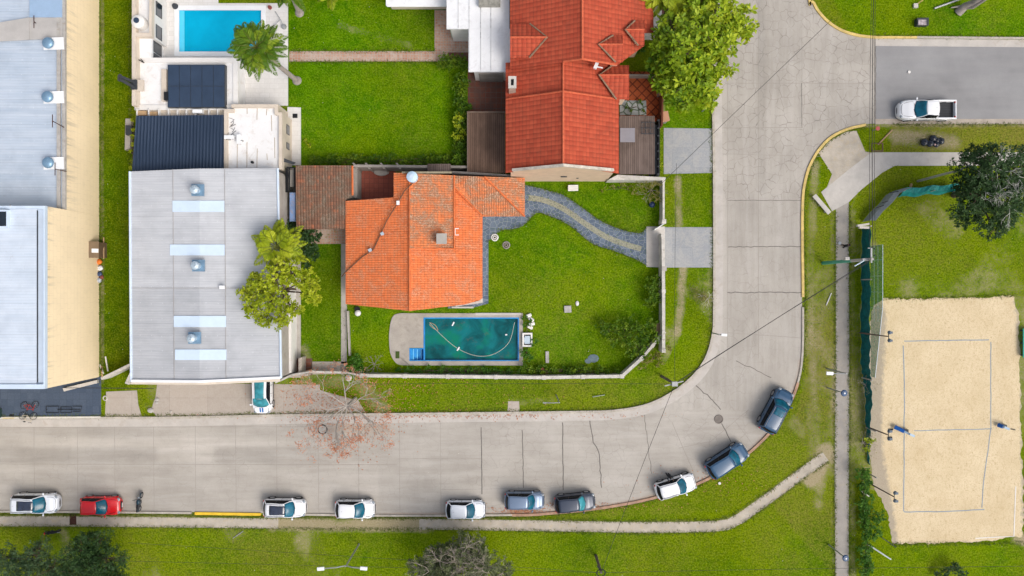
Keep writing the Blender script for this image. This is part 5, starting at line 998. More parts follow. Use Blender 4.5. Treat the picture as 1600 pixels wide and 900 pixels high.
for k in range(4):
    b = MB(); x = 641+k*5.6; b.box(P(x, 0).x, P(x+5.6, 0).x-.005, P(0, 562.5).y, P(0, 545.5).y, -1.2, -.08-.20*k); s_ = b.build('step', mat('pool_step_paint', (.03, .28, .62), .5, .15, 2), P2); b = MB(); b.box(P(x+4.4, 0).x, P(x+5.5, 0).x, P(0, 562.4).y, P(0, 545.6).y, -.08-.20*k, -.06-.20*k); b.build('step_nosing', mat('pool_step_nosing', (.20, .62, .90), .5, .1, 2), s_)
b = MB(); b.box(P(640, 0).x, P(664, 0).x, P(0, 545.5).y, P(0, 544).y, -1.2, .05); b.box(P(639.7, 0).x, P(641, 0).x, P(0, 564).y, P(0, 544).y, -1.2, .051); b.box(P(641, 0).x, P(664, 0).x, P(0, 564).y, P(0, 562.6).y, -1.2, .052); b.build('step_wall', POOL_B, P2)
b = MB(); VB(b, R4(618, 549, 624, 560), .101, .13, .13); b.build('skimmer_lid', mat('moss_green', (.06, .10, .02), .9, .2), P2)
b = MB(); b.path([P(*p, -.20) for p in spline([(671, 504), (690, 524), (716, 545), (745, 556), (772, 553), (795, 535), (804, 504)], 8)], .03, 6); tag(b.build('pool_hose', mat('grey_hose', (.42, .47, .40), .6)), 'pale hose curving across the teal pool', 'hose')
b = MB(); b.path([P(*p, -.20) for p in spline([(672, 504), (680, 508), (684, 516), (676, 512), (671, 507)], 6)], .03, 5); tag(b.build('rope', TAN), 'loose tan rope in the pool corner', 'rope')
for i, (px, py, rz, lb) in enumerate([(708, 506, 1.1, 'small white float near the north edge of the teal pool'), (716, 545, 1.0, 'white float on the pool hose'), (791, 523, .2, 'pale ring float at the east side of the teal pool')]):
    b = MB(); b.obox((0, 0, .03), .42 if i < 2 else .2, .14, .10, rz); o = b.build('pool_float', WHITE_M, local=True, bevel=.03); o.location = P(px, py, -.21); tag(o, lb, 'float')
t = empty('pump_box', P(823, 531), 'open white box with a grey pump beside the teal pool', 'pump box'); b = MB(); parapet(b, [(817.5, 521.5), (830.5, 521.5), (830.5, 540.5), (817.5, 540.5)], .4, .16, 0, .4, True); b.build('frame', WHITE, t); b = MB(); b.prism(pxl(R4(818, 522, 830, 540)), .005, .05); b.build('floor', BLACK, t); b = MB(); b.cyl(P(823, 531, .05), .33, .28, 16); b.obox(P(824, 531, .3), .5, .75, .12); b.build('pump', VENTL, t)
# ================================================================ VEHICLES
TYRE = mat('tyre_rubber', (.018, .018, .019), .85, .2, 3, 20, .1); RIM = mat('alloy_rim', (.45, .46, .48), .3, .1, 3, 20, 0, metal=.8)
PLASTIC = mat('black_trim_plastic', (.02, .021, .023), .55, .15, 3, 20, .05); HEAD = m_glass('headlamp_glass', (.22, .25, .28), .10, .5); TAIL = m_glass('tail_lamp_glass', (.42, .015, .015), .15)
WSHIELD = m_glass('tinted_windscreen', (.006, .10, .16), .12, .35); WSHIELD_T = m_glass('pale_teal_windscreen', (.04, .24, .29), .12, .35); CARGLASS = m_glass('dark_side_glass', (.004, .007, .012), .25, .12); PANO = m_glass('sunroof_glass', (.022, .030, .055), .08)
PLATE = mat('number_plate', (.6, .6, .6), .5, .05)
PAINT = {'white': m_paint('white_car_paint', (.80, .81, .83)), 'silverwhite': m_paint('pearl_white_car_paint', (.74, .78, .84)), 'red': m_paint('red_car_paint', (.62, .006, .012)), 'bluegrey': m_paint('blue_grey_car_paint', (.15, .21, .31), .28, .6, .3),
    'charcoal': m_paint('charcoal_car_paint', (.042, .055, .085), .28, .5, .2), 'navy': m_paint('navy_car_paint', (.026, .078, .155), .25, .4, .0), 'navy2': m_paint('deep_navy_car_paint', (.034, .092, .175), .25, .4, .0)}
def make_car(px, py, ang, label, paint, L=4.1, W=1.76, H=1.5, hood=.27, ws=.17, rear=.075, pano=None, rails=False, pickup=False, windscreen=None, van=False, stripe=None, group='cars parked along the street', cat='car'):
    """ang: heading in the picture, degrees counter-clockwise from facing right"""
    P_ = PAINT[paint]; root = empty('parked_car' if not pickup else 'pickup_truck', P(px, py, .006), label, cat, group, math.radians(ang)); k = H/1.5
    zb = .94*k; T = np.linspace(-1, 1, 41); T = np.sort(np.concatenate([T, [-.985, -.965, .965, .985]]))
    wt_ = [(-1, .50), (-.985, .70), (-.95, .84), (-.88, .935), (-.75, .985), (-.6, 1), (.5, 1), (.68, .975), (.80, .935), (.89, .86), (.95, .76), (.985, .60), (1, .42)]
    if pickup: wt_[:3] = [(-1, .80), (-.985, .9), (-.95, .96)]
    cowl = 1-2*hood
    zt_ = [(-1, .60*k), (-.985, .78*k), (-.955, .90*k), (-.9, zb), (cowl, zb+.02), (cowl+.18, zb-.02), (.80, zb-.12), (.92, zb-.20), (.97, zb-.30), (.99, zb-.42), (1, .48*k)]
    if van: zt_ = [(-1, .6*k), (-.985, .8*k), (-.955, .92*k), (-.9, zb), (cowl, zb+.02), (.80, zb-.05), (.93, zb-.14), (.98, zb-.28), (1, .48*k)]
    bed = -.30
    b = MB(); rings = []; n = 0
    for t in T:
        w_ = W/2*np.interp(t, *zip(*wt_)); z_ = float(np.interp(t, *zip(*zt_)))
        if pickup and -.955 < t < bed+.0: z_ = .62
        sh = .02; x = t*L/2
        pr = [(0, z_+.035), (.5*w_, z_+.03), (.80*w_, z_+.008), (.93*w_, z_-.04), (.985*w_, z_-.16), (w_, max(.50, z_-.34)), (.99*w_, .40), (.95*w_, .28), (.80*w_, .22), (0, .22)]
        if pickup and -.955 < t < bed: pr = [(0, .62), (.5*w_, .62), (.72*w_, .62), (.8*w_, .62), (.86*w_, .62), (.88*w_, .56), (.9*w_, .40), (.9*w_, .28), (.8*w_, .22), (0, .22)]
        ring = [(x, y, z) for y, z in pr]+[(x, -y, z) for y, z in pr[-2:0:-1]]; n = len(ring); rings.append(ring)
    vs = [p for r in rings for p in r]; N = len(rings)
    fs = [(i*n+j, (i+1)*n+j, (i+1)*n+(j+1) % n, i*n+(j+1) % n) for i in range(N-1) for j in range(n)]+[tuple(range(n)), tuple(range((N-1)*n, N*n))[::-1]]
    b.add(vs, fs)
    body = b.build('body', P_, root, smooth=True, local=True)
    bm = bmesh.new(); bm.from_mesh(body.data); bmesh.ops.recalc_face_normals(bm, faces=bm.faces); bm.to_mesh(body.data); bm.free()
    xc = cowl*L/2; xt = (cowl-2*ws)*L/2; xr = (-1+2*rear+.05)*L/2; xb = -.955*L/2
    if pickup: xb = (bed-.005)*L/2; xr = (bed+.04)*L/2
    wb, wt2 = W/2*.90, W/2*.735
    Hr = H
    roofpts = []
    def grid(name, fn, nu, nv, m_, th=0, par=root):
        g = MB(); v = [fn(i/nu, j/nv) for j in range(nv+1) for i in range(nu+1)]
        f = [(j*(nu+1)+i, j*(nu+1)+i+1, (j+1)*(nu+1)+i+1, (j+1)*(nu+1)+i) for j in range(nv) for i in range(nu)]
        g.add(v, f); o = g.build(name, m_, par, smooth=True, local=True)
        if th: md = o.modifiers.new('s', 'SOLIDIFY'); md.thickness = th; md.offset = -1
        return o
    bow = lambda v, a: -a*(2*v-1)**2
    # roof (domed), windscreen, rear glass, side glass
    rl = lambda u: xr+(xt-xr)*u
    def roof(u, v):
        ww = wt2*(.93+.07*math.sin(PI*min(1, u*1.3+.1))); x = rl(u)+(bow(v, .10) if u > .99 else 0)*1.0+(.06*(2*v-1)**2 if u < .01 else 0)
        return (x, (2*v-1)*ww, Hr-.035*(2*v-1)**2-.05*(2*u-1.15)**2)
    r_ = grid('roof', roof, 8, 8, P_, .04)
    def wsf(u, v):   # u from cowl (0) to roof (1)
        a = (xc+.05+bow(v, .26), (2*v-1)*wb*.97, zb+.03); r0 = roof(1, v); r0 = (r0[0]+.01, r0[1]*.985, r0[2]-.005)
        h = .045*math.sin(PI*u); return (a[0]+(r0[0]-a[0])*u, a[1]+(r0[1]-a[1])*u, a[2]+(r0[2]-a[2])*u+h)
    grid('windshield', wsf, 6, 8, windscreen or WSHIELD, .02)
    def rg(u, v):
        a = (xb+.02+.14*(2*v-1)**2, (2*v-1)*wb*.93, zb+.02); r0 = roof(0, v); r0 = (r0[0]-.01, r0[1]*.985, r0[2]-.01)
        return (a[0]+(r0[0]-a[0])*u, a[1]+(r0[1]-a[1])*u, a[2]+(r0[2]-a[2])*u+.03*math.sin(PI*u))
    grid('rear_window', rg, 4, 8, CARGLASS, .02)
    for s in (-1, 1):
        def sg(u, v):
            lo_ = (xb+.16+(xc-.13-xb-.16)*u, s*wb*.985, zb+.0); vv = 0 if s < 0 else 1; r0 = roof(u, vv)
            return (lo_[0]+(r0[0]-lo_[0])*v, lo_[1]+(r0[1]-lo_[1])*v+s*.03*math.sin(PI*v), lo_[2]+(r0[2]-.01-lo_[2])*v)
        sgl = grid('side_window', sg, 8, 3, CARGLASS, .02)
        g = MB()
        for u0, rr, mm in ((0, .05, 0), (1, .042, 0)):
            g.path([tuple(np.array(sg(u0, v))+np.array((0, s*.006, .006))) for v in (0, .5, 1)], rr, 5)
        g.path([tuple(np.array(sg(u, 1))+np.array((0, s*.0, .004))) for u in np.linspace(0, 1, 8)], .035, 5); g.build('pillar', P_, root, smooth=True, local=True)
        g = MB(); g.path([tuple(np.array(sg(.48, v))+np.array((0, s*.012, .0))) for v in (0, .5, 1)], .04, 4); g.path([tuple(np.array(sg(u, 0))+np.array((0, s*.012, 0))) for u in np.linspace(0, 1, 8)], .022, 4); g.build('window_trim', PLASTIC, root, local=True)
        # mirror
        g = MB(); g.obox((xc-.22, s*(W/2+.02), zb+.02), .07, .16, .05); g.ball((xc-.20, s*(W/2+.09), zb+.07), .12, (.75, .95, .62), 10, 6); g.build('mirror', P_, root, smooth=True, local=True)
        g = MB()
        for xx in (xc-1.0, xc-1.95): g.obox((xx, s*(W/2+.004), zb-.17), .18, .03, .03)
        g.build('door_handle', P_ if paint != 'white' else RIM, root, local=True)
        g = MB()
        for xx in (xc-.28, xc-1.22, xc-2.02 if L > 4 else xc-1.95): g.path([(xx, s*(W/2*.93), zb-.03), (xx, s*(W/2*.992), zb-.2), (xx+.02, s*(W/2*1.003), .5)], .015, 4)
        g.path([(xb+.3, s*W/2*.99, .30), (xc+.2, s*W/2*.99, .30)], .03, 5); g.build('door_seam', PLASTIC, root, local=True)
        hl = MB(); M = Matrix.Rotation(s*-.55, 3, 'Z'); hl.ball((L/2*.905, s*W/2*.70, zb-.235 if not van else zb-.2), .17, (1.0, .95, .40), 12, 8, M); hl.build('headlight', HEAD, root, smooth=True, local=True)
        tl = MB(); tl.ball((-L/2*.945, s*W/2*.76, zb-.16), .15, (.5, .8, .9), 10, 8); tl.build('tail_light', TAIL, root, smooth=True, local=True)
        if rails:
            g = MB(); g.path([tuple(np.array(roof(u, 0 if s < 0 else 1))+np.array((0, -s*.07, .055+.0))) for u in np.linspace(.04, .9, 8)], .022, 6); g.build('roof_rail', RIM, root, local=True)
        for xx in (L/2*.615, -L/2*.62):
            g = MB(); r = .335*k if not pickup else .38; Mx = Matrix.Rotation(PI/2, 3, 'X')
            g.tube((xx, s*(W/2-.20), r), (xx, s*(W/2+.022), r), r, r*.97, 24); wh = g.build('wheel', TYRE, root, smooth=True, local=True)
            g = MB(); g.tube((xx, s*(W/2+.02), r), (xx, s*(W/2+.034), r), r*.66, r*.60, 20); g.build('rim', RIM, wh, local=True)
            g = MB(); g.torus((xx, s*(W/2-.02), r), r*1.10, .045, Mx, 18, 5, 0, PI); g.build('wheel_arch', P_ if paint not in ('white',) or not rails else PLASTIC, root, smooth=True, local=True)
    g = MB(); g.ball((L/2*.985, 0, .50), .5, (.12, 1.0, .22), 12, 6); g.build('grille', PLASTIC, root, smooth=True, local=True)
    g = MB(); g.obox((L/2*.995+.06, 0, .42), .02, .42, .12); g.build('number_plate', PLATE, root, local=True); g = MB(); g.obox((-L/2-.005, 0, .72), .02, .42, .12); g.build('number_plate', PLATE, root, local=True)
    g = MB()   # bonnet shut line and wipers
    hw = W/2*.72; g.path([(xc+.12, -hw*1.05, zb+.012), (xc+.5, -hw*1.03, zb-.01), (L/2*.86, -hw*.86, zb-.16), (L/2*.915, -hw*.5, zb-.165), (L/2*.925, 0, zb-.16), (L/2*.915, hw*.5, zb-.165), (L/2*.86, hw*.86, zb-.16), (xc+.5, hw*1.03, zb-.01), (xc+.12, hw*1.05, zb+.012)], .017, 4); g.build('bonnet_seam', PLASTIC, root, local=True)
    g = MB(); g.path([(xc+.06, -.55, zb+.06), (xc-.04, 0, zb+.10)], .014, 4); g.path([(xc+.08, .0, zb+.06), (xc-.04, .58, zb+.09)], .014, 4); g.build('wiper', PLASTIC, root, local=True)
    g = MB(); g.path([(xr+.35, 0, H+.0), (xr+.28, 0, H+.10)], .012, 4, .005); g.build('aerial', PLASTIC, root, local=True)
    if pano:
        u0, u1 = pano
        grid('sunroof', lambda u, v: tuple(np.array(roof(u0+(u1-u0)*u, .15+.70*v))+np.array((0, 0, .012))), 6, 6, PANO if windscreen is None else windscreen, .006)
    if stripe:
        g = MB()
        for dy in (-.11, .11):
            g.add([(x, dy+e, float(np.interp(x/(L/2), *zip(*zt_)))+.045) for x in np.linspace(xc+.1, L/2*.93, 8) for e in (-.07, .07)], [(2*i, 2*i+1, 2*i+3, 2*i+2) for i in range(7)])
        g.build('bonnet_stripe', mat('blue_stripe_paint', (.01, .14, .42), .3, .1), root, local=True)
    if pickup:
        x0, x1 = -L/2*.985, bed*L/2-.02
        g = MB()
        for s in (-1, 1): g.box(x0, x1, s*W/2*.985-(.0 if s < 0 else .16), s*W/2*.985+(.16 if s < 0 else 0), .45, 1.06)
        g.box(x0, x0+.12, -W/2*.9, W/2*.9, .50, 1.05); g.box(x1-.08, x1, -W/2*.9, W/2*.9, .55, 1.08); g.build('bed_side', P_, root, local=True, bevel=.03)
        g = MB(); g.box(x0+.13, x1-.09, -W/2*.985+.17, W/2*.985-.17, .63, .66); fl = g.build('bed_liner', mat('bed_liner', (.05, .053, .06), .7, .15, 2), root, local=True)
        g = MB()
        for yy in np.linspace(-.62, .62, 9): g.box(x0+.16, x1-.12, yy-.02, yy+.02, .66, .68)
        g.build('liner_rib', PLASTIC, fl, local=True)
        g = MB(); g.box(x0-.09, x0-.005, -W/2*.85, W/2*.85, .42, .60); g.build('bumper', RIM, root, local=True, bevel=.02)
    return root
GC = 'cars parked along the kerb'
make_car(63, 783, 0, 'white sport utility car with black sunroof panel, leftmost in the kerbside row', 'silverwhite', 4.35, 1.8, 1.68, .23, .19, .06, (.30, .99), True, group=GC)
make_car(163, 787, 0, 'red hatchback parked between the white sunroof car and the motorcycle', 'red', 3.75, 1.68, 1.48, .29, .20, .085, group=GC)
make_car(448, 790, -.5, 'white car with dark glass sunroof parked at the end of the yellow kerb', 'white', 4.0, 1.72, 1.62, .24, .18, .085, (.22, .99), True, group=GC)
make_car(557, 792, 0, 'plain white roofed hatchback with dark rear window parked right of the white sunroof car', 'white', 3.75, 1.68, 1.5, .25, .21, .10, group=GC)
make_car(728, 793, 0, 'white hatchback parked just left of the pale blue grey car', 'silverwhite', 3.75, 1.66, 1.46, .27, .18, .11, group=GC)
make_car(819, 779, 0, 'pale blue grey estate car parked a little off the kerb', 'bluegrey', 3.75, 1.62, 1.55, .25, .15, .06, windscreen=WSHIELD, group=GC)
make_car(897, 782, 6, 'charcoal estate car parked right of the pale blue grey one', 'charcoal', 3.85, 1.62, 1.6, .26, .14, .07, windscreen=WSHIELD_T, group=GC)
make_car(1053, 757, 17, 'white hatchback with a person standing at its side on the bend', 'white', 3.9, 1.7, 1.5, .26, .19, .07, rails=True, group=GC)
make_car(1132, 717, 33, 'dark blue sport utility car without sunroof on the bend', 'navy2', 4.25, 1.8, 1.66, .24, .16, .05, windscreen=WSHIELD, group=GC)
make_car(1208, 640, 62, 'dark blue sport utility car with small sunroof, farthest around the bend', 'navy', 4.4, 1.84, 1.68, .24, .13, .05, (.62, .92), True, windscreen=WSHIELD, group=GC)
make_car(1441, 175, 180, 'white double cab pickup truck with empty dark load bed on the asphalt road', 'white', 5.35, 1.84, 1.76, .25, .15, .05, pickup=True, group=None, cat='pickup truck')
make_car(414.5, 606, -90, 'white van with teal glass and blue bonnet stripes coming out of the grey shed', 'white', 4.6, 1.78, 1.75, .15, .17, .05, (.10, .99), windscreen=WSHIELD_T, van=True, stripe=True, group=None, cat='van')
# ---- two-wheelers
def wheel_v(b, x, z, r, t=.04, s=1):
    b.torus((x, 0, z), r, t, Matrix.Rotation(PI/2, 3, 'X'), 22, 6)
def motorcycle(px, py, ang, label, main, accent, cat='motorcycle', tip=0, S_=1.0):
    t = empty('motorcycle', P(px, py, .006), label, cat, rz=math.radians(ang)); K = MB
    def B(name, fn, m_, par=t, sm=False):
        g = MB(); fn(g); g.v = [tuple(Vector(v)*S_) for v in g.v]
        if tip: R = Matrix.Rotation(tip, 3, 'X'); g.v = [tuple(R@Vector(v)) for v in g.v]
        return g.build(name, m_, par, smooth=sm, local=True)
    for x in (-.66, .68):
        w_ = B('wheel', lambda g: wheel_v(g, x, .31, .25, .06), TYRE, sm=True); B('rim', lambda g: g.tube((x, -.03, .31), (x, .03, .31), .19, n=16), RIM, w_)
    B('frame', lambda g: (g.path([(.62, 0, .32), (.50, 0, .75), (.42, 0, .95)], .045, 6), g.path([(-.66, 0, .32), (-.1, 0, .35), (.42, 0, .7)], .05, 6), g.ball((.02, 0, .42), .24, (1.1, .7, .8), 10, 8)), DARKM)
    B('seat', lambda g: (g.ball((-.32, 0, .78), .34, (1.25, .52, .22), 14, 8), g.ball((-.72, 0, .80), .18, (1.1, .6, .3), 10, 6)), BLACK, sm=True)
    B('fuel_tank', lambda g: g.ball((.16, 0, .82), .26, (1.1, .72, .55), 14, 8), main, sm=True)
    B('handlebar', lambda g: g.path([(.28, -.38, .98), (.40, -.2, 1.0), (.45, 0, .98), (.40, .2, 1.0), (.28, .38, .98)], .022, 6), DARKM)
    B('headlight', lambda g: g.ball((.60, 0, .86), .12, (.8, 1.1, 1), 10, 8), accent, sm=True)
    B('mudguard', lambda g: (g.torus((.68, 0, .31), .30, .05, Matrix.Rotation(PI/2, 3, 'X'), 10, 5, .4, 2.4), g.torus((-.66, 0, .31), .31, .06, Matrix.Rotation(PI/2, 3, 'X'), 10, 5, .9, 2.6)), main)
    for s in (-1, 1): B('mirror', lambda g: (g.path([(.38, s*.24, 1.0), (.36, s*.36, 1.14)], .012, 4), g.ball((.36, s*.38, 1.15), .06, (.4, 1, .7), 8, 6)), DARKM)
    B('exhaust', lambda g: g.path([(.1, .14, .3), (-.3, .18, .28), (-.85, .20, .36)], .05, 8), RIM)
    return t
motorcycle(222, 783, 82, 'dark blue black motorcycle parked at the kerb beside the red hatchback', mat('dark_teal_paint', (.015, .04, .06), .3, .1), HEAD, S_=.95)
motorcycle(85, 829, 188, 'small black scooter with red front lying near the footpath on the grass', BLACK, mat('red_plastic2', (.5, .03, .02), .4), 'scooter', S_=.82)
def bicycle(px, py, ang, label, m_):
    t = empty('bicycle', P(px, py, .03), label, 'bicycle', 'bicycles parked on the blue forecourt', math.radians(ang)); R = Matrix.Rotation(1.25, 3, 'X')
    def B(name, fn, mm, par=t):
        g = MB(); fn(g); g.v = [tuple(R@Vector(v)) for v in g.v]; zmin = min(v[2] for v in g.v); return g.build(name, mm, par, local=True)
    off = .05
    for x in (-.52, .52):
        w_ = B('wheel', lambda g: wheel_v(g, x, .35, .33, .022), TYRE)
        def sp(g):
            for k in range(10): a = k*PI/5; g.path([(x, 0, .35), (x+.32*math.cos(a), 0, .35+.32*math.sin(a))], .005, 3)
        B('spokes', sp, RIM, w_)
    B('frame', lambda g: [g.path(p, .024, 6) for p in ([(-.52, .04, .35), (-.05, .04, .30), (.42, .04, .72)], [(-.05, .04, .30), (-.16, .04, .85)], [(-.52, .04, .35), (-.14, .04, .75), (.42, .04, .80)], [(.52, .04, .35), (.40, .04, .92)])], m_)
    B('saddle', lambda g: g.ball((-.18, .04, .90), .13, (1.1, .6, .4), 10, 6), BLACK); B('handlebar', lambda g: g.path([(.36, -.24, .98), (.42, .04, .94), (.36, .30, .98)], .018, 5), DARKM); B('pedal', lambda g: g.path([(-.05, -.1, .24), (-.05, .16, .36)], .02, 5), DARKM)
    t.location.z = .09; return t
bicycle(48, 627, 3, 'bicycle with red frame on the blue forecourt, nearer the warehouse', mat('red_frame', (.42, .04, .03), .4)); bicycle(46, 644, -4, 'bicycle with pale frame on the blue forecourt, nearer the street', mat('cream_frame', (.5, .45, .36), .4))
t = empty('bicycle_rack', P(100, 640, .03), 'long low dark metal rack lying on the blue forecourt', 'bicycle rack'); b = MB(); z = .12
for pts in ([(72, 635), (92, 635), (92, 645), (72, 645), (72, 635)], [(95, 636), (112, 636), (112, 645), (95, 645), (95, 636)], [(114, 635), (128, 635), (126, 643), (114, 643)], [(90, 640), (124, 640)]): b.path([P(*p, z) for p in pts], .03, 4)
b.build('rail', BLACK, t); b = MB()
for x in (73, 91, 96, 111, 125): b.tube(P(x, 640, .03), P(x, 640, z), .03)
b.build('foot', BLACK, t)
b = MB(); b.box(P(-2, 0).x, P(3.5, 0).x, P(0, 652).y, P(0, 638).y, 0, 1.0); tag(b.build('metal_locker', mat('dark_green_metal', (.03, .06, .055), .5, .2), bevel=.03), 'dark green metal cabinet at the left edge of the forecourt', 'cabinet')
# ================================================================ PEOPLE
def person(px, py, ang, label, shirt, pants, hair, pose='walk'):
    t = empty('person', P(px, py, .02), label, 'person', rz=math.radians(ang))   # faces local +x
    J = {'pel': (0, 0, .93, .13), 'wst': (.01, 0, 1.10, .12), 'chest': (.03, 0, 1.32, .145), 'neck': (.04, 0, 1.48, .06), 'head': (.07, 0, 1.60, .085), 'top': (.07, 0, 1.68, .085)}
    st = .15 if pose == 'walk' else .05
    E = [('pel', 'wst'), ('wst', 'chest'), ('chest', 'neck'), ('neck', 'head'), ('head', 'top')]
    for s, sd in ((-1, 'r'), (1, 'l')):
        f = st*s
        J['hip'+sd] = (0, s*.09, .88, .095); J['kn'+sd] = (f*.6+.04, s*.10, .50, .062); J['an'+sd] = (f-.02, s*.10, .09, .042); J['to'+sd] = (f+.14, s*.11, .04, .035)
        J['sh'+sd] = (.02, s*.17, 1.40, .065)
        if pose == 'walk': J['el'+sd] = (-f*.3, s*.25, 1.13, .045); J['wr'+sd] = (-f*.3+.08, s*.24, .90, .030); J['ha'+sd] = (-f*.3+.10, s*.235, .83, .030)
        else: J['el'+sd] = (.20, s*.25, 1.18, .045); J['wr'+sd] = (.42, s*.20, 1.18, .030); J['ha'+sd] = (.50, s*.18, 1.18, .030)
        E += [('pel', 'hip'+sd), ('hip'+sd, 'kn'+sd), ('kn'+sd, 'an'+sd), ('an'+sd, 'to'+sd), ('chest', 'sh'+sd), ('sh'+sd, 'el'+sd), ('el'+sd, 'wr'+sd), ('wr'+sd, 'ha'+sd)]
        base = Vector(J['ha'+sd][:3]); d = (base-Vector(J['wr'+sd][:3])).normalized(); side = Vector((0, 1, 0)) if abs(d.y) < .8 else Vector((1, 0, 0)); up = d.cross(side)
        for kf, (off, ln) in enumerate(((-.027, .065), (-.009, .075), (.009, .07), (.027, .055))):
            a = base+side*off+d*.02; m1 = a+d*ln*.5; m2 = m1+(d*.7-up*.5).normalized()*ln*.5
            J[f'f{sd}{kf}a'] = (*a, .010); J[f'f{sd}{kf}b'] = (*m1, .009); J[f'f{sd}{kf}c'] = (*m2, .008); E += [('ha'+sd, f'f{sd}{kf}a'), (f'f{sd}{kf}a', f'f{sd}{kf}b'), (f'f{sd}{kf}b', f'f{sd}{kf}c')]
        a = Vector(J['wr'+sd][:3])+(d*.5-side*.6*s).normalized()*.05; c = a+d*.04; J[f't{sd}a'] = (*a, .011); J[f't{sd}b'] = (*c, .009); E += [('wr'+sd, f't{sd}a'), (f't{sd}a', f't{sd}b')]
    keys = list(J); me = bpy.data.meshes.new('body'); me.from_pydata([J[k][:3] for k in keys], [(keys.index(a), keys.index(b)) for a, b in E], [])
    o = bpy.data.objects.new('body', me); COL.objects.link(o); md = o.modifiers.new('skin', 'SKIN')
    for i, k in enumerate(keys):
        gr = 1.28 if k in ('pel', 'wst', 'chest') or k[:2] in ('hi', 'kn', 'sh', 'el') else 1.0
        sv = me.skin_vertices[0].data[i]; sv.radius = (J[k][3]*gr, J[k][3]*gr); sv.use_root = (k == 'pel')
    s2 = o.modifiers.new('sub', 'SUBSURF'); s2.levels = 1; s2.render_levels = 1
    bpy.context.view_layer.update(); dg = bpy.context.evaluated_depsgraph_get(); nm = bpy.data.meshes.new_from_object(o.evaluated_get(dg)); bpy.data.objects.remove(o)
    for m_ in (SKIN, shirt, pants, BLACK): nm.materials.append(m_)
    arm = 1.0
    for p in nm.polygons:
        c = p.center; p.use_smooth = True
        isarm = abs(c.y) > .19 and c.z > .7
        p.material_index = 3 if c.z < .10 else 2 if c.z < .98 and not isarm else 0 if (c.z > 1.50 or (isarm and (c.z < .93 if pose == 'walk' else c.x > .40))) else 1
    body = bpy.data.objects.new('body', nm); COL.objects.link(body); body.parent = t
    g = MB(); g.ball((.045, 0, 1.675), .105, (1.05, .92, .85), 14, 10); g.v = [(x, y, max(z, 1.62) if x > .06 else z) for x, y, z in g.v]; g.build('hair', hair, t, smooth=True, local=True)
    for s in (-1, 1):
        g = MB(); g.ball((.155, s*.032, 1.625), .012, nu=8, nv=6); g.build('eye', BLACK, t, local=True); g = MB(); g.ball((.065, s*.088, 1.61), .025, (.5, .3, 1), 8, 6); g.build('ear', SKIN, t, local=True)
    g = MB(); g.ball((.165, 0, 1.60), .018, (1, .7, 1.3), 8, 6); g.build('nose', SKIN, t, local=True); g = MB(); g.ball((.152, 0, 1.565), .02, (.5, 1.2, .3), 8, 6); g.build('mouth', mat('lip', (.3, .1, .08), .6), t, local=True)
    return t
DKCL = mat('dark_clothes', (.018, .016, .022), .9, .2, 5); DKBL = mat('dark_jacket', (.016, .020, .026), .9, .2, 5); HAIR = mat('dark_hair', (.02, .014, .010), .7, .2, 8)
person(1315, 385, 95, 'person in dark clothes walking on the straight park path', DKCL, mat('dark_trousers', (.03, .025, .03), .9), HAIR)
person(1042, 739, -70, 'person in dark jacket standing at the side of the white hatchback on the bend', DKBL, DKCL, HAIR, 'stand')
o = lump('carrier_bag', 1311.5, 380, .16, mat('white_plastic', (.72, .74, .76), .4, .1), 'small white bag on the path by the walking person', 'bag', tie=True, seed=11)
# ================================================================ STREET FURNITURE
def pole_thing(name, base, top, r0, r1, m_, label, cat, group=None, lower=None):
    t = empty(name, P(*base), label, cat, group); b = MB(); b.tube(P(*base), P(*top), r0, r1, 12); b.build('pole', m_, t, smooth=True)
    return t
def straight_top(bx, by, h):  # pixel of a vertical pole's top is found by the camera itself
    p = P(bx, by); return (p.x, p.y, h)
def vpole(name, bx, by, h, r0, r1, m_, label, cat, group=None, paint=None):
    t = empty(name, P(bx, by), label, cat, group); p = P(bx, by)
    if paint:
        k = paint[0]; b = MB(); b.tube(p, p+Vector((0, 0, k)), r0, r0+(r1-r0)*k/h, 14); b.build('painted_base', paint[1], t, smooth=True); b = MB(); b.tube(p+Vector((0, 0, k)), p+Vector((0, 0, h)), r0+(r1-r0)*k/h-.003, r1, 14); b.build('pole', m_, t, smooth=True)
    else: b = MB(); b.tube(p, p+Vector((0, 0, h)), r0, r1, 12); b.build('pole', m_, t, smooth=True)
    return t, p+Vector((0, 0, h))
U1, u1 = vpole('utility_pole', 1286, 411, 9.6, .17, .11, mat('concrete_pole', (.42, .40, .38), .85, .15), 'tall utility pole with green painted lower half beside the park path', 'utility pole', paint=(5.9, GREENP))
b = MB(); b.obox(u1-Vector((.1, 0, .6)), .9, .14, .14); b.obox(u1-Vector((.0, -.35, .2)), .12, 1.3, .10); b.build('crossarm', GREYM, U1)
for dx, dy in ((-.25, .9), (.0, .95), (.2, .85), (.25, .3)):
    b = MB(); b.tube(u1+Vector((dx, dy, -.2)), u1+Vector((dx, dy, .05)), .05, .03, 8); b.build('insulator', WHITE_M if dx < 0 else DARKM, U1)
b = MB(); b.obox(u1+Vector((-1.15, .12, -2.2)), .35, .25, .5); b.build('junction_box', CONC_L, U1)
b = MB(); b.tube(u1-Vector((0, 0, 1.2)), u1+Vector((-1.0, -.55, -1.0)), .05); b.build('stay_arm', TRIMB, U1)
U2, u2 = vpole('utility_pole', 1034, 588, 5.6, .14, .10, mat('dark_wood_pole', (.16, .13, .11), .9, .3), 'wooden utility pole on the lawn inside the street bend', 'utility pole')
b = MB(); b.obox(u2-Vector((0, 0, .3)), 1.7, .09, .09, .25); b.obox(u2-Vector((0, 0, .1)), .5, .4, .35); b.build('crossarm', GREYM, U2)
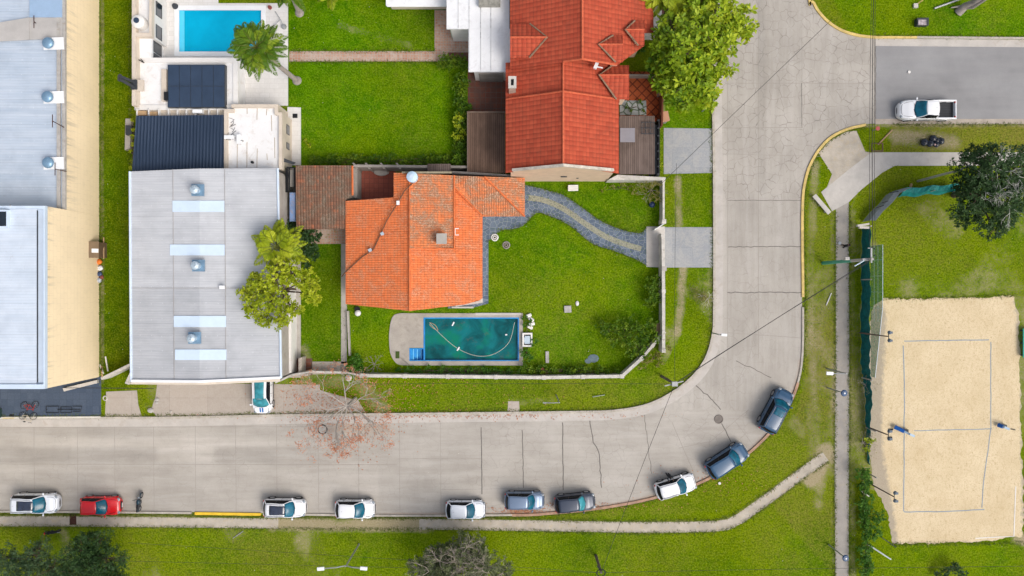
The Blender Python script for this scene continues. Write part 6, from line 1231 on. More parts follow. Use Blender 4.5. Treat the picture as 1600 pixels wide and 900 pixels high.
U3, u3 = vpole('utility_pole', 931, 868, 4.2, .14, .11, mat('dark_wood_pole', (.16, .13, .11), .9, .3), 'dark utility pole on the lawn near the bottom edge', 'utility pole')
b = MB(); b.torus(u3-Vector((0, .1, .2)), .38, .05, Matrix.Rotation(.3, 3, 'X'), 18, 6); b.build('cable_coil', BLACK, U3)
b = MB(); b.tube(u3+Vector((0, 0, -.5)), u3+Vector((-.3, .4, -.5)), .05); b.build('bracket', DARKM, U3)
# small double lamp post on the bottom lawn
def lampT(px, py, h, label, arms, head, r=.06, hm=None):
    t, q = vpole('street_lamp', px, py, h, r*1.3, r, GREYM, label, 'street lamp', None)
    for (dx, dy) in arms:
        b = MB(); e = q+Vector((dx, dy, .15)); b.path([q-Vector((0, 0, .15)), q+Vector((dx*.4, dy*.4, .12)), e], r*.8, 6); a = b.build('arm', GREYM, t)
        b = MB(); b.obox(e+Vector((dx*.1, dy*.1, 0)), head[0], head[1], .14, math.atan2(dy, dx)); b.build('lamp_head', hm or WHITE_M, a, bevel=.03)
    return t
lampT(561, 850, 5.6, 'grey double-arm street lamp on the bottom lawn', [(-1.95, -.15), (1.45, -.12)], (.62, .30))
lampT(869, 617, 4.8, 'thin single-arm lamp pole on the lawn above the street', [(-1.2, .02)], (.3, .12), .05, GREYM)
lampT(1292, 576, 4.2, 'lamp pole with white head leaning over the park path', [(-1.45, .05)], (.62, .30), .06)
lampT(1434, 283, 6.6, 'grey lamp pole half hidden by the dark tree', [(.6, .3)], (.4, .2), .09, GREYM)
lampT(1097, 174, 3.6, 'small lamp pole at the street edge below the big green tree', [(.5, .6)], (.25, .2), .05)
lampT(1112, 520, 2.6, 'short lamp pole at the street kerb in the bend', [(.35, -.02)], (.55, .25), .05)
for px, py, lb in ((1293, 606, 'round blue park lantern on the path opposite the green fence'), (1295, 851, 'round blue park lantern at the bottom end of the park path')):
    t, q = vpole('park_lamp', px, py, 3.5, .07, .05, GREYM, lb, 'park lamp', 'round park lanterns'); b = MB(); b.cyl(q, .30, .10, 20, .22); b.build('lamp_cap', mat('blue_lamp_cap', (.05, .10, .20), .35, .15, 3), t); b = MB(); b.cyl(q-Vector((0, 0, .3)), .12, .3, 14, .26); b.build('lamp_bowl', WHITE, t); b = MB(); b.cyl(q+Vector((0, 0, .1)), .07, .06, 12); b.build('finial', WHITE_M, t)
for px, py, h, dx, dy, lb in ((1343, 520, 5.4, .2, -.15, 'floodlight pole at the north west of the sand court'), (1358, 668, 3.6, .55, .15, 'thin floodlight pole halfway down the sand court'), (1358, 755, 4.6, .3, -.35, 'floodlight pole at the south west of the sand court')):
    t, q = vpole('floodlight_pole', px, py, h, .07, .05, mat('rusty_pole', (.16, .11, .09), .8, .3), lb, 'floodlight', 'floodlight poles of the sand court')
    b = MB(); b.tube(q+Vector((0, -.45, 0)), q+Vector((0, .45, 0)), .035); b.build('crossbar', DARKM, t)
    for s in (-1, 1): b = MB(); b.cyl(q+Vector((.1, s*.35, -.05)), .18, .14, 14, .14); b.obox(q+Vector((.15, s*.35, .12)), .26, .2, .1); b.build('floodlight_head', mat('floodlight_grey', (.10, .14, .19), .4, .2), t)
# volleyball posts (blue padded)
for bx, by, ex, ey, h, lb in ((1398, 667, 1425, 680, 2.4, 'long blue padded net post on the west side of the sand court'), (1560, 664, 1573, 669, 2.4, 'short blue net post on the east side of the sand court')):
    t = empty('net_post', P(bx, by), lb, 'net post', 'blue net posts of the sand court'); p = P(bx, by, .25); q = P(ex, ey, .9); m_ = p+(q-p)*.55
    b = MB(); b.tube(p, m_, .20, .18, 12); b.build('padding', BLUEP, t); b = MB(); b.tube(m_, q, .10, .08, 10); b.obox(q, .5, .2, .12, -.4); b.build('post', mat('pale_blue_metal', (.35, .48, .62), .4), t); b = MB(); b.obox((m_.x+.3, m_.y, .25), .4, .3, .4); b.build('foot', DARKM, t)
for px, py, lb in ((1391, 672, 'dark sandal lying on the sand, northern one'), (1389.5, 684.5, 'dark sandal lying on the sand, southern one')):
    b = MB(); b.ball((0, 0, .06), .16, (1.3, .8, .35), 12, 6); b.ball((.16, .08, .08), .10, (1, .8, .5), 8, 6); o = b.build('sandal', BLACK, local=True); o.location = P(px, py, .01); tag(o, lb, 'sandal', 'things lying on the sand')
b = MB(); b.obox(P(1583, 671, .06), .40, .08, .08, -.2); tag(b.build('dark_stick', BLACK), 'short dark stick on the sand east of the blue post', 'stick')
# green bench/box at the east edge of the court
t = empty('team_shelter', P(1600, 535), 'teal panel bench at the east edge of the sand court', 'bench'); b = MB(); b.box(P(1593, 0).x, P(1606, 0).x, P(0, 558).y, P(0, 513).y, .42, .50); b.build('seat', mat('teal_panel', (.01, .26, .20), .5, .15), t)
for y in (516, 536, 555): b = MB(); b.box(P(1594, 0).x, P(1605, 0).x, P(0, y).y-.06, P(0, y).y+.06, .008, .42); b.build('leg', DARKM, t)
# ---- green fence of the court
FN = empty('court_fence', P(1345, 540), 'long green tarpaulin fence with netting beside the sand court', 'fence')
fpts = [(1345.5, 358), (1345.5, 420), (1345, 480), (1344.5, 540), (1346, 580), (1349, 600), (1352, 640), (1353, 690), (1356.5, 725)]
fine = spline(fpts, 8); b = MB(); vs = []; nf = len(fine)
for i, (x, y) in enumerate(fine):
    p = P(x, y); fr = i/nf; hgt = 1.75 if y < 560 else (1.75-1.5*((y-560)/165)**1.3)
    for k in range(6):
        z = .03+hgt*k/5; vs.append((p.x+.10*math.sin(i*1.7+k)*.6+.05*math.sin(i*.6), p.y, z))
b.add(vs, [(i*6+k, (i+1)*6+k, (i+1)*6+k+1, i*6+k+1) for i in range(nf-1) for k in range(5)]); b.build('tarpaulin', TEALN, FN, solid=.02)
for x, y, h in ((1345.5, 356, 2.0), (1345.5, 437, 2.0), (1345, 520, 2.0), (1346.5, 590, 2.1), (1353, 668, 2.0), (1357, 740, 1.6)): b = MB(); p = P(x, y); b.tube(p, p+Vector((0, 0, h)), .06); b.build('fence_post', CONC, FN)
b = MB(); xq = P(1345.5, 0).x+.06
for y0_, y1_, z1_ in ((386, 480, 3.95),): b.add([(xq, P(0, y0_).y, 1.75), (xq, P(0, y1_, 0).y, 1.75), (xq, P(0, y1_, 0).y, z1_), (xq, P(0, y0_, 0).y, z1_)], [(0, 1, 2, 3)])
b.add([(xq, P(0, 480).y, 1.75), (xq, P(0, 585).y, 1.75), (xq, P(0, 585).y, 2.6), (xq, P(0, 480).y, 3.95)], [(0, 1, 2, 3)]); b.build('netting', NETG, FN)
b = MB(); b.path([(xq, P(0, 386).y, 3.97), (xq, P(0, 480).y, 3.95), (xq, P(0, 585).y, 2.6)], .02, 4)
for z_ in (2.4, 3.1): b.path([(xq, P(0, 386).y, z_), (xq, P(0, 500).y, z_)], .012, 3)
for y in (386, 408, 432, 456, 480): b.path([(xq, P(0, y).y, 1.7), (xq, P(0, y).y, 3.95)], .012, 3)
b.build('net_cable', TRIMB, FN)
b = MB(); b.obox(P(1348, 351.5, 1.7), 1.1, .18, .35, .15); b.obox(P(1350, 355.5, 1.6), .95, .2, .3, -.05); b.build('beam', CONC_L, FN)
F2 = empty('collapsed_fence', P(1380, 320), 'slanting grey shade cloth fence piece north of the tarpaulin fence', 'fence')
pa = [(1347, 347), (1358, 333), (1372, 320), (1384, 305), (1395, 299), (1403, 297)]; b = MB(); vs = []
for i, (x, y) in enumerate(pa):
    p = P(x, y); vs += [(p.x, p.y, .03), (p.x+.15, p.y+.05, 1.2), (p.x+.55, p.y+.0, 1.5)]
b.add(vs, [(i*3+k, (i+1)*3+k, (i+1)*3+k+1, i*3+k+1) for i in range(5) for k in range(2)]); b.build('shade_cloth', NETD, F2, solid=.01)
b = MB()
for (a, c) in (((1368, 325), (1381, 321)), ((1378, 317), (1388, 314)), ((1390, 301), (1404, 299))): b.path([P(*a, 1.5), P(*c, 1.6)], .05, 4)
b.build('strut', BLACK, F2)
F3 = empty('sagging_fence', P(1440, 300), 'sagging teal netting between posts near the dark tree', 'fence'); b = MB(); vs = []
for i in range(15):
    x = 1402+i*6.4; p = P(x, 303-.55*i); s_ = .25*math.sin(i*1.1); vs += [(p.x, p.y-.35+s_*.4, .1), (p.x, p.y-.05+s_*.5, .75+.15*math.cos(i)), (p.x, p.y+.38+s_*.3, .95+.1*math.sin(i*2))]
b.add(vs, [(i*3+k, (i+1)*3+k, (i+1)*3+k+1, i*3+k+1) for i in range(14) for k in range(2)]); b.build('tarpaulin', mat('light_teal_tarp', (.012, .24, .22), .55, .35, 2.5), F3, solid=.015)
for x in (1404, 1450, 1488): b = MB(); p = P(x, 300); b.tube(p, p+Vector((0, 0, 1.15)), .045); b.build('fence_post', CONC, F3)
b = MB(); b.obox(P(1423, 291, .1), .5, .16, .2, 1.3); tag(b.build('timber_block', TAN), 'short tan timber standing above the sagging netting', 'timber')
# other bits
t = empty('bench', P(1281, 320), 'pale concrete bench on the verge by the sidewalk end', 'bench'); d = P(1293, 334)-P(1269, 306); a_ = math.atan2(d.y, d.x); c = P(1281, 320)
b = MB(); b.obox((c.x, c.y, .45), d.length, .40, .08, a_); b.build('seat', CONC_L, t)
for k in (-.8, 0, .8): b = MB(); q = c+d.normalized()*k; b.obox((q.x, q.y, .205), .12, .34, .40, a_); b.build('leg', CONC, t)
for a, c, m_, lb, r in (((1291, 477), (1299, 458), WHITE, 'thin white pole lying in the grass by the path', .05), ((1372, 226), (1394, 203), TAN, 'tan timber pole on the verge near the pickup', .07), ((1352, 848), (1392, 874), mat('pale_metal_pole', (.5, .55, .55), .5), 'long pale metal pole lying at the south west corner of the court', .07), ((1344, 766), (1358, 776), WHITE, 'short white pole lying among the hedge plants', .06), ((1378, 840), (1400, 855), DARKM, 'thin dark pole lying across the corner of the sand', .035), ((364, 841), (380, 830), GREYM, 'thin grey rod lying on the bottom lawn', .035), ((1460, 13), (1502, -2), GREYM, 'long grey pole lying in the grass at the top right', .09), ((926, 620), (945, 617), mat('pale_green_rod', (.28, .33, .22), .6), 'pale green rod on the lawn above the street', .05)):
    b = MB(); b.tube(P(*a, r+.02), P(*c, r+.02), r); tag(b.build('loose_pole', m_), lb, 'pole')
t = empty('low_barrier', P(1370, 225), 'low wooden barrier frame on the verge at the corner', 'barrier'); b = MB(); b.path([P(1362, 236, .4), P(1380, 236, .4)], .07, 4); b.path([P(1379, 235, .4), P(1379, 224, .4)], .06, 4); b.path([P(1362, 235, .38), P(1362, 224, .38), P(1378, 224, .38)], .04, 4); b.build('rail', mat('brown_timber', (.14, .08, .06), .8, .2), t)
b = MB(); [b.tube(P(x, y, 0), P(x, y, .4), .05) for x, y in ((1363, 236), (1379, 236), (1379, 224))]; b.build('post', TAN, t)
t, q = vpole('marker_post', 1364, 204, .9, .05, .05, GREYM, 'small red round marker post under the overhead wires', 'marker'); b = MB(); b.cyl(q, .2, .05, 16); b.build('red_disc', mat('red_disc', (.45, .10, .09), .6), t)
t = empty('utility_box', P(1440, 35), 'dark utility box with a pale lid on the north lawn', 'utility box'); b = MB(); b.obox(P(1440, 35, .25), 1.1, .7, .5, .02); b.build('box_body', DARKM, t, bevel=.02); b = MB(); b.obox(P(1441, 35, .53), .75, .5, .06); b.build('lid', mat('mottled_lid', (.42, .36, .38), .6, .5, 5), t)
b = MB(); b.obox(P(1430.5, 9, .1), .4, .4, .2); tag(b.build('concrete_block', CONC_L), 'small pale concrete block on the north lawn', 'block'); b = MB(); b.tube(P(1433, 6, .1), P(1442, 0, .5), .06); tag(b.build('yellow_stick', KERB_Y), 'short yellow stick beside the small concrete block', 'stick')
for i, (px, py, r, lb) in enumerate(((1442, 223, .36, 'black rubbish bag at the left end of the heap'), (1451.5, 225, .34, 'round black rubbish bag second from the left in the heap'), (1456, 217, .34, 'black rubbish bag at the top of the heap'), (1461, 226, .30, 'black rubbish bag with torn pale label in the heap'), (1468, 221, .34, 'black rubbish bag at the right end of the heap'), (1462, 220, .28, 'small black rubbish bag in the middle of the heap'))):
    o = lump('rubbish_bag', px, py, r, BAG, lb, 'rubbish bag', 'heap of rubbish bags', seed=20+i, sx=1.05)
b = MB(); b.ball(P(1461, 226, .5), .1, (1, 1, .5), 8, 6); tag(b.build('crumpled_paper', mat('pink_paper', (.6, .4, .36))), 'crumpled pink paper on the rubbish heap', 'paper')
t = empty('stone_bench', P(895, 294), 'small pale slatted garden bench below the cream gable', 'bench'); b = MB()
for k in range(3): b.obox(P(895.5, 290.5+k*3.2, .44), .95, .17, .05, .03)
b.build('seat', WHITE, t); b = MB(); [b.obox((P(895, 294).x+k, P(895, 294).y, .21), .08, .5, .42) for k in (-.4, .4)]; b.build('leg', GREYW, t)
for px, py, r, lb in ((773, 371, .34, 'small white ring ornament beside the slate apron'), (791, 383, .36, 'dark round planter ring on the lawn')):
    t = empty('planter', P(px, py), lb, 'planter'); b = MB(); b.torus(P(px, py, .08), r*.85, .07, n=20); b.build('ring', WHITE if px < 780 else GREYW, t); b = MB(); b.cyl(P(px, py, .01), r*.8, .09, 16); b.build('soil', mat('dark_soil', (.05, .05, .02)), t); b = MB(); b.torus(P(px, py, .12), r*.4, .04, n=14); b.build('inner_ring', WHITE if px < 780 else GREYW, t)
b = MB(); b.obox(P(887, 483, .1), .68, .66, .2, .05); tag(b.build('stone_block', STONE, bevel=.04), 'square pale stone block in the middle of the big lawn', 'stone')
b = MB(); b.ball(P(902, 474, .08), .17, (1, 1.4, .5), 10, 6); tag(b.build('white_stone', WHITE), 'small white stone near the square stone block', 'stone')
b = MB(); b.obox(P(855, 558, .08), .32, 1.1, .16, .02); tag(b.build('stone_slab', STONE, bevel=.03), 'narrow pale slab standing in the grass right of the pool', 'stone')
for px, py, s_, lb in ((927, 560, .45, 'larger blue grey stepping stone on the lawn'), (919, 564, .28, 'smaller blue grey stepping stone on the lawn')): b = MB(); b.ball(P(px, py, .01), s_, (1.2, .9, .12), 9, 6); tag(b.build('stepping_stone', SLATESTONE), lb, 'stone')
for i, (px, py, a_) in enumerate(((826, 493, .4), (830, 499, -.6), (831, 506, .2), (828, 511, -.5))): b = MB(); b.obox((0, 0, .12), .55, .32, .24, a_); o = b.build('garden_rock', WHITE, local=True, bevel=.08); o.location = P(px, py, 0); tag(o, ('northernmost', 'second', 'third', 'southernmost')[i]+' of the four whitish rocks in a row by the pool corner', 'rock', 'whitish rocks by the pool corner')
b = MB(); b.cyl((0, 0, 0), .42, .55, 16, .46); o = b.build('plant_pot', mat('brown_pot', (.25, .17, .10), .8, .3), local=True); o.location = P(1027, 512); tag(o, 'round brown pot in the overgrown garden corner', 'pot')
b = MB(); b.ball((0, 0, .25), .3, (1, 1, .8), 12, 8); o = b.build('blue_pot', mat('dark_blue_pot', (.02, .04, .10), .4), local=True, smooth=True); o.location = P(1018, 320); tag(o, 'dark blue round pot under the dry shrub', 'pot')
b = MB(); b.ball((0, 0, .25), .30, (1, 1, .85), 12, 8); o = b.build('cooking_pot', mat('white_enamel', (.7, .68, .66), .4), local=True, smooth=True); o.location = P(560, 489); tag(o, 'white round pot beside the corner of the orange house', 'pot')
b = MB(); b.cyl((0, 0, 0), .25, .3, 14); o = b.build('black_bucket', BLACK, local=True); o.location = P(559, 483); tag(o, 'black bucket beside the white round pot', 'bucket')
for px, py, sz, lb in ((165, 622, .30, 'white ring on the grass by the blue forecourt'), ):
    b = MB(); b.torus((0, 0, .05), .2, .05, n=16); o = b.build('stone_ring', CONC_L, local=True); o.location = P(px, py, .01); tag(o, lb, 'ring')
for px, py, s_, lb in ((236, 641, .32, 'grey boulder in the grass left of the driveway'), (246, 624, .22, 'small pale rubble stone at the driveway edge'), (245, 629, .18, 'tiny rubble stone beside the pale rubble stone'), (267, 643, .12, 'brown stone on the driveway edge')):
    b = MB(); b.ball((0, 0, s_*.25), s_, (1, .8, .5), 9, 6); o = b.build('rubble_stone', STONE, local=True); o.location = P(px, py, .01); tag(o, lb, 'stone')
b = MB(); b.obox((0, 0, .02), .5, .5, .04); o = b.build('white_speed_sign_plate', WHITE_M, local=True); bpy.data.objects.remove(o)
b = MB(); b.cyl((0, 0, 0), .13, .10, 14); o = b.build('white_ball', WHITE, local=True); o.location = P(1420, 113, .01); tag(o, 'small white disc on the asphalt road above the pickup', 'disc')
b = MB(); b.cyl((0, 0, 0), .13, .10, 14); o = b.build('white_disc', WHITE, local=True); o.location = P(1124, 755, .01); tag(o, 'small white disc on the verge below the bend', 'disc')
# fallen tree trunk top right
t = empty('tree_trunk', P(1503, 14), 'bare grey trunk leaning in the top right lawn', 'tree'); b = MB(); b.path([P(1497, 20, 0), P(1508, 10, .6), P(1525, 3, 1.5), P(1545, -14, 3)], .42, 9, .25); b.path([P(1505, 12, .5), P(1520, 12, 1.2), P(1542, -2, 2.5)], .18, 7, .1); b.path([P(1500, 10, .3), P(1486, 12, .2)], .12, 6, .05); b.build('trunk', BARK_G, t, smooth=True)
# ---- overhead wires
def wire(p, q, label, r=.022, sag=.5):
    p, q = Vector(p), Vector(q); b = MB(); b.path([p+(q-p)*(i/14)-Vector((0, 0, 4*sag*(i/14)*(1-i/14))) for i in range(15)], r, 5); return tag(b.build('overhead_wire', WIRE), label, 'wire', 'overhead wires')
for i, (dx, lb) in enumerate(((-.25, 'left strand of the overhead wires running north from the green based pole'), (.0, 'middle strand of the overhead wires running north from the green based pole'), (.2, 'right strand of the overhead wires running north from the green based pole'))):
    wire(u1+Vector((dx, .9, .05)), P(1366+i*2.5, -160, 9.4), lb, .026 if i == 1 else .016, .3)
wire(u1-Vector((.1, .1, .3)), u2, 'overhead cable crossing the street bend diagonally', .028, .3); wire(u1-Vector((.1, .25, .4)), u2-Vector((0, 0, .3)), 'thinner cable just below the diagonal cable over the bend', .014, .4)
wire(u2, u3, 'overhead cable crossing the street towards the bottom lawn', .02, .2); wire(u2, P(560, 600, 4.0), 'thin overhead cable over the front lawn', .014, .3); wire(u2, P(1057, 255, 5.0), 'thin overhead cable along the tan strip of verge', .014, .3)
wire(u3, P(1700, 884, 6), 'thin overhead cable along the bottom edge to the right', .014, .2); wire(u3, P(200, 848, 6), 'thin overhead cable above the bottom lawn to the left', .012, .1); wire(u3, P(-200, 868, 6), 'second thin cable above the bottom lawn to the left', .012, .1)
wire(P(1030, 290, 5), P(1300, 30, 7), 'thin overhead cable crossing the north end of the street', .02, .2)
wire(P(100, 606, 3.0), P(240, 607, 3.0), 'dark cable between the warehouse front and the grey shed', .03, .05)
# ================================================================ PLANTS
def leaf_mesh(name, C, A, Ln, Wd, tones, mtl, parent, fold=.25, N=None):
    """C centres, A unit leaf axes, Ln lengths, Wd widths; each leaf two triangles folded on its axis"""
    n = len(C); up = np.tile([0., 0, 1], (n, 1))+rng.normal(0, .45, (n, 3)); B = np.cross(A, up); B /= np.linalg.norm(B, axis=1)[:, None]+1e-9; U = np.cross(B, A)
    h = (Ln/2)[:, None]; wv = (Wd/2)[:, None]
    v0 = C-A*h; v1 = C+B*wv+U*wv*fold+A*h*.1; v2 = C+A*h; v3 = C-B*wv+U*wv*fold+A*h*.1
    V_ = np.stack([v0, v1, v2, v3], 1).reshape(-1, 3)
    if parent is not None: V_ = V_-np.array(parent.location)
    i = np.arange(n)*4; Fc = np.stack([i, i+1, i+2, i, i+2, i+3], 1).reshape(-1, 3)
    me = bpy.data.meshes.new(name); me.vertices.add(len(V_)); me.vertices.foreach_set('co', V_.ravel()); me.loops.add(Fc.size); me.loops.foreach_set('vertex_index', Fc.ravel().astype(np.int32))
    me.polygons.add(len(Fc)); me.polygons.foreach_set('loop_start', np.arange(0, Fc.size, 3, dtype=np.int32)); me.update(calc_edges=True); me.validate()
    a = me.attributes.new('leaf', 'FLOAT', 'POINT'); a.data.foreach_set('value', np.repeat(tones, 4).astype(np.float32))
    me.materials.append(mtl); o = bpy.data.objects.new(name, me); COL.objects.link(o); o.parent = parent; return o
def rosettes(tips, per, ln, wd, tn, elev=(-.35, .8), spread=.0, dirs=None):
    n = len(tips)*per; az = rng.uniform(0, 2*PI, n); el = rng.uniform(elev[0], elev[1], n)
    A = np.stack([np.cos(az)*np.cos(el), np.sin(az)*np.cos(el), np.sin(el)], 1); L = ln*rng.uniform(.65, 1.2, n)
    C = np.repeat(tips, per, 0)+A*(L*.55)[:, None]+rng.normal(0, spread, (n, 3)); t = np.clip(np.repeat(tn, per)+rng.normal(0, .13, n), 0, 1)
    return C, A, L, L*wd, t
def lobes_tips(lobes, dens, inner=.45):
    """lobes: (px, py, r_px, z) -> tips spread through the outer part of each sphere, upper side favoured"""
    T = []; tn = []
    for lb_ in lobes:
        px, py, r, z = lb_[:4]
        c = np.array(P(px, py, z)); R = r/16.5; n = max(3, int(dens*R*R)); base = rng.uniform(.15, .85) if len(lb_) < 5 else lb_[4]
        d = rng.normal(0, 1, (n, 3)); d[:, 2] = np.where(d[:, 2] < 0, d[:, 2]*.6, d[:, 2]); d /= np.linalg.norm(d, axis=1)[:, None]
        rad = R*rng.uniform(inner, 1.05, n)**.8*(1+.22*np.sin(3*np.arctan2(d[:, 1], d[:, 0])+px)); T.append(c+d*rad[:, None]*np.array([1, 1, .75])); tn.append(np.clip(base*.5+rng.uniform(0, .6, n), 0, 1))
    T = np.concatenate(T); T[:, 2] = np.maximum(T[:, 2], .15); return T, np.concatenate(tn)
def limbs(b, base, top, lobes, tips, r0, twigs=.3, bend=.25, rt=.02):
    b.path([base, base+(top-base)*.5+Vector((random.uniform(-.15, .15), random.uniform(-.15, .15), 0)), top], r0, 9, r0*.7)
    cs = [P(l[0], l[1], l[3]) for l in lobes]
    for c in cs:
        m_ = top+(c-top)*.5+Vector((random.uniform(-bend, bend), random.uniform(-bend, bend), random.uniform(-.1, .3))); b.path([top-Vector((0, 0, .3)), m_, c], r0*.45, 6, r0*.16)
    for t in tips:
        if random.random() > twigs: continue
        t = Vector(t); c = min(cs, key=lambda q: (q-t).length); m_ = c+(t-c)*.5+Vector((random.uniform(-.1, .1),)*3); b.path([c, m_, t], r0*.14, 4, rt)
def tree(name, label, cat, base, lobes, mtl, bark, h_trunk, r0=.2, dens=16, per=9, ln=.30, wd=.38, twigs=.25, group=None, elev=(-.35, .8), extra=None, crown='crown', trunk='trunk', inner=.45):
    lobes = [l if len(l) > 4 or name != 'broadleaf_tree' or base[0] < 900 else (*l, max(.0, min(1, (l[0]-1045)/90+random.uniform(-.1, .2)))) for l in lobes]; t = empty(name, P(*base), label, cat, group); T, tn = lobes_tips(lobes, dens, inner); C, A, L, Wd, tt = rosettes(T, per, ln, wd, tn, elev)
    C[:, 2] = np.maximum(C[:, 2], .12); leaf_mesh(crown, C, A, L, Wd, tt, mtl, t); b = MB(); cx_ = np.mean([P(l[0], l[1], l[3]) for l in lobes], 0); bp = P(*base); limbs(b, bp, Vector((bp.x*.7+cx_[0]*.3, bp.y*.7+cx_[1]*.3, h_trunk)), lobes, T, r0, twigs); b.build(trunk, bark, t, smooth=True); return t
L_YEL = m_leaf('yellow_green_leaf', (.10, .17, .003), (.30, .37, .006), (.50, .54, .03), .18); L_BRI = m_leaf('bright_green_leaf', (.05, .14, .003), (.21, .32, .006), (.44, .50, .02), .15)
L_DRK = m_leaf('dark_green_leaf', (.012, .038, .010), (.028, .070, .016), (.06, .12, .03), .15); L_BUSH = m_leaf('bush_green_leaf', (.03, .09, .003), (.08, .17, .004), (.20, .28, .010), .25)
L_PALM = m_leaf('palm_leaf', (.03, .085, .002), (.09, .18, .004), (.30, .38, .02), .2); L_GREY = m_leaf('grey_green_leaf', (.03, .055, .02), (.085, .11, .04), (.19, .21, .10), .12); L_HEDGE = m_leaf('hedge_leaf', (.03, .10, .008), (.06, .17, .012), (.11, .25, .02), .25)
L_DRY = m_leaf('dry_olive_leaf', (.12, .12, .02), (.20, .20, .035), (.34, .30, .10), .2)
# T1: big yellow-green street tree
tree('broadleaf_tree', 'large yellow green tree between the red house and the street', 'tree', (1062, 112), [(1052, 55, 30, 6.5), (1085, 45, 30, 7.2), (1075, 85, 34, 7.6), (1050, 100, 28, 6.4), (1048, 132, 24, 5.4), (1078, 122, 32, 6.8), (1098, 148, 20, 5.2), (1065, 158, 18, 4.6), (1112, 20, 30, 6.6), (1090, 5, 26, 6.6), (1112, 70, 28, 7.0), (1120, 105, 22, 6.2), (1135, 45, 22, 6.2), (1150, 25, 20, 5.9), (1163, 48, 15, 5.6), (1140, 72, 13, 5.6), (1030, 100, 17, 5.2), (1104, 130, 18, 5.8), (1030, 118, 13, 5.0)], L_BRI, BARK, 3.6, .26, 27, 9, .50, .44, .35)
# palm helpers
def palm(name, label, base, top, z, nf, fl, label_cat='palm tree', leaf=L_PALM, droop=.9, r0=.22, trunk=True, lw=.10, nl=34, up=.5):
    t = empty(name, P(*base), label, label_cat); tp = P(*top, z); b = MB()
    if trunk:
        bp = P(*base); b.path([bp+(tp-bp)*k+Vector((0, 0, 0)) for k in (0, .02, .25, .5, .75, 1)], r0, 12, r0*.65)
        b.cyl(bp, r0*2.0, .25, 14, r0*1.3)
        for k in range(int(z*4)): q = bp+(tp-bp)*(k/(z*4)); b.torus(q, r0*(1-.33*k/(z*4))+.0, .02, n=12, k=4)
        b.build('trunk', BARK_G if leaf is L_PALM else BARK, t, smooth=True)
    C = []; A = []; L = []; Wd = []; tn = []; rb = MB()
    for i in range(nf):
        az = 2*PI*i/nf*2.4+rng.uniform(-.25, .25); el = rng.uniform(-.25, up+.35); f = fl*rng.uniform(.8, 1.1); prev = None; tone = rng.uniform(0, 1); d0 = np.array([math.cos(az)*math.cos(el), math.sin(az)*math.cos(el), math.sin(el)]); side = np.array([-math.sin(az), math.cos(az), 0]); pts = []
        for k in range(nl):
            s = (k+1)/nl; p = np.array(tp)+d0*f*s-np.array([0, 0, droop*f*s*s*.5]); pts.append(p)
            if s < .22: continue
            tang = d0-np.array([0, 0, droop*s]); tang /= np.linalg.norm(tang); ll = f*.30*math.sin(PI*min(1, .25+s*.72))**.8
            for sg in (-1, 1):
                a = tang*.75+side*sg*.8-np.array([0, 0, .25]); a /= np.linalg.norm(a); C.append(p+a*ll*.5); A.append(a); L.append(ll); Wd.append(lw); tn.append(np.clip(tone*.6+rng.uniform(0, .4), 0, 1))
        rb.path(pts[::6]+[pts[-1]], .03, 4, .008)
    leaf_mesh('crown', np.array(C), np.array(A), np.array(L), np.array(Wd), np.array(tn), leaf, t, .15); rb.build('frond_stem', mat('frond_stem', (.14, .16, .03), .8), t); return t
palm('palm_tree', 'palm tree leaning over the cyan pool with its trunk foot in the lawn', (464, 126), (400, 74), 9.2, 60, 2.45, up=.8, lw=.085, nl=30, droop=.8)
palm('palm_tree', 'palm trunk at the top edge of the lawn with crown out of frame', (468, 20), (448, -24), 6.5, 26, 2.2, lw=.12, nl=22)
palm('palm_tree', 'green palm above the top of the red house roof corner', (1040, 30), (1046, -18), 6.5, 26, 3.0, leaf=L_YEL, lw=.14)
palm('yellow_palm', 'yellowish palm fronds at the top edge of the north lawn', (520, -20), (520, -14), 3.5, 20, 1.6, leaf=L_YEL, lw=.10)
palm('fan_palm', 'bright green palm with dense fronds over the grey shed edge', (468, 402), (432, 386), 6.2, 44, 2.5, leaf=L_YEL, droop=.8, lw=.12, nl=24, up=.75)
# T3 the yellow-green tree below it
tree('broadleaf_tree', 'yellow green tree overhanging the grey shed roof below the fan palm', 'tree', (460, 452), [(404, 452, 19, 6.2), (432, 432, 24, 6.9), (456, 428, 18, 6.6), (396, 478, 17, 5.8), (425, 470, 20, 6.6), (482, 440, 17, 6.0), (488, 462, 14, 5.6), (441, 498, 14, 5.6), (414, 500, 12, 5.2), (466, 484, 10, 5.0), (383, 456, 11, 5.6), (398, 436, 11, 5.8), (452, 476, 12, 5.6)], L_YEL, BARK, 3.6, .20, 50, 10, .30, .42, .45, inner=.3)
tree('dark_shrub', 'dark green shrub behind the fan palm beside the blue sheet', 'shrub', (470, 375), [(455, 356, 14, 1.6), (470, 365, 18, 2.0), (486, 368, 13, 1.5), (478, 385, 15, 1.6), (490, 398, 10, 1.2), (476, 408, 9, 1.0)], L_DRK, BARK, .6, .08, 60, 10, .26, .5, .1, crown='foliage', trunk='stem')
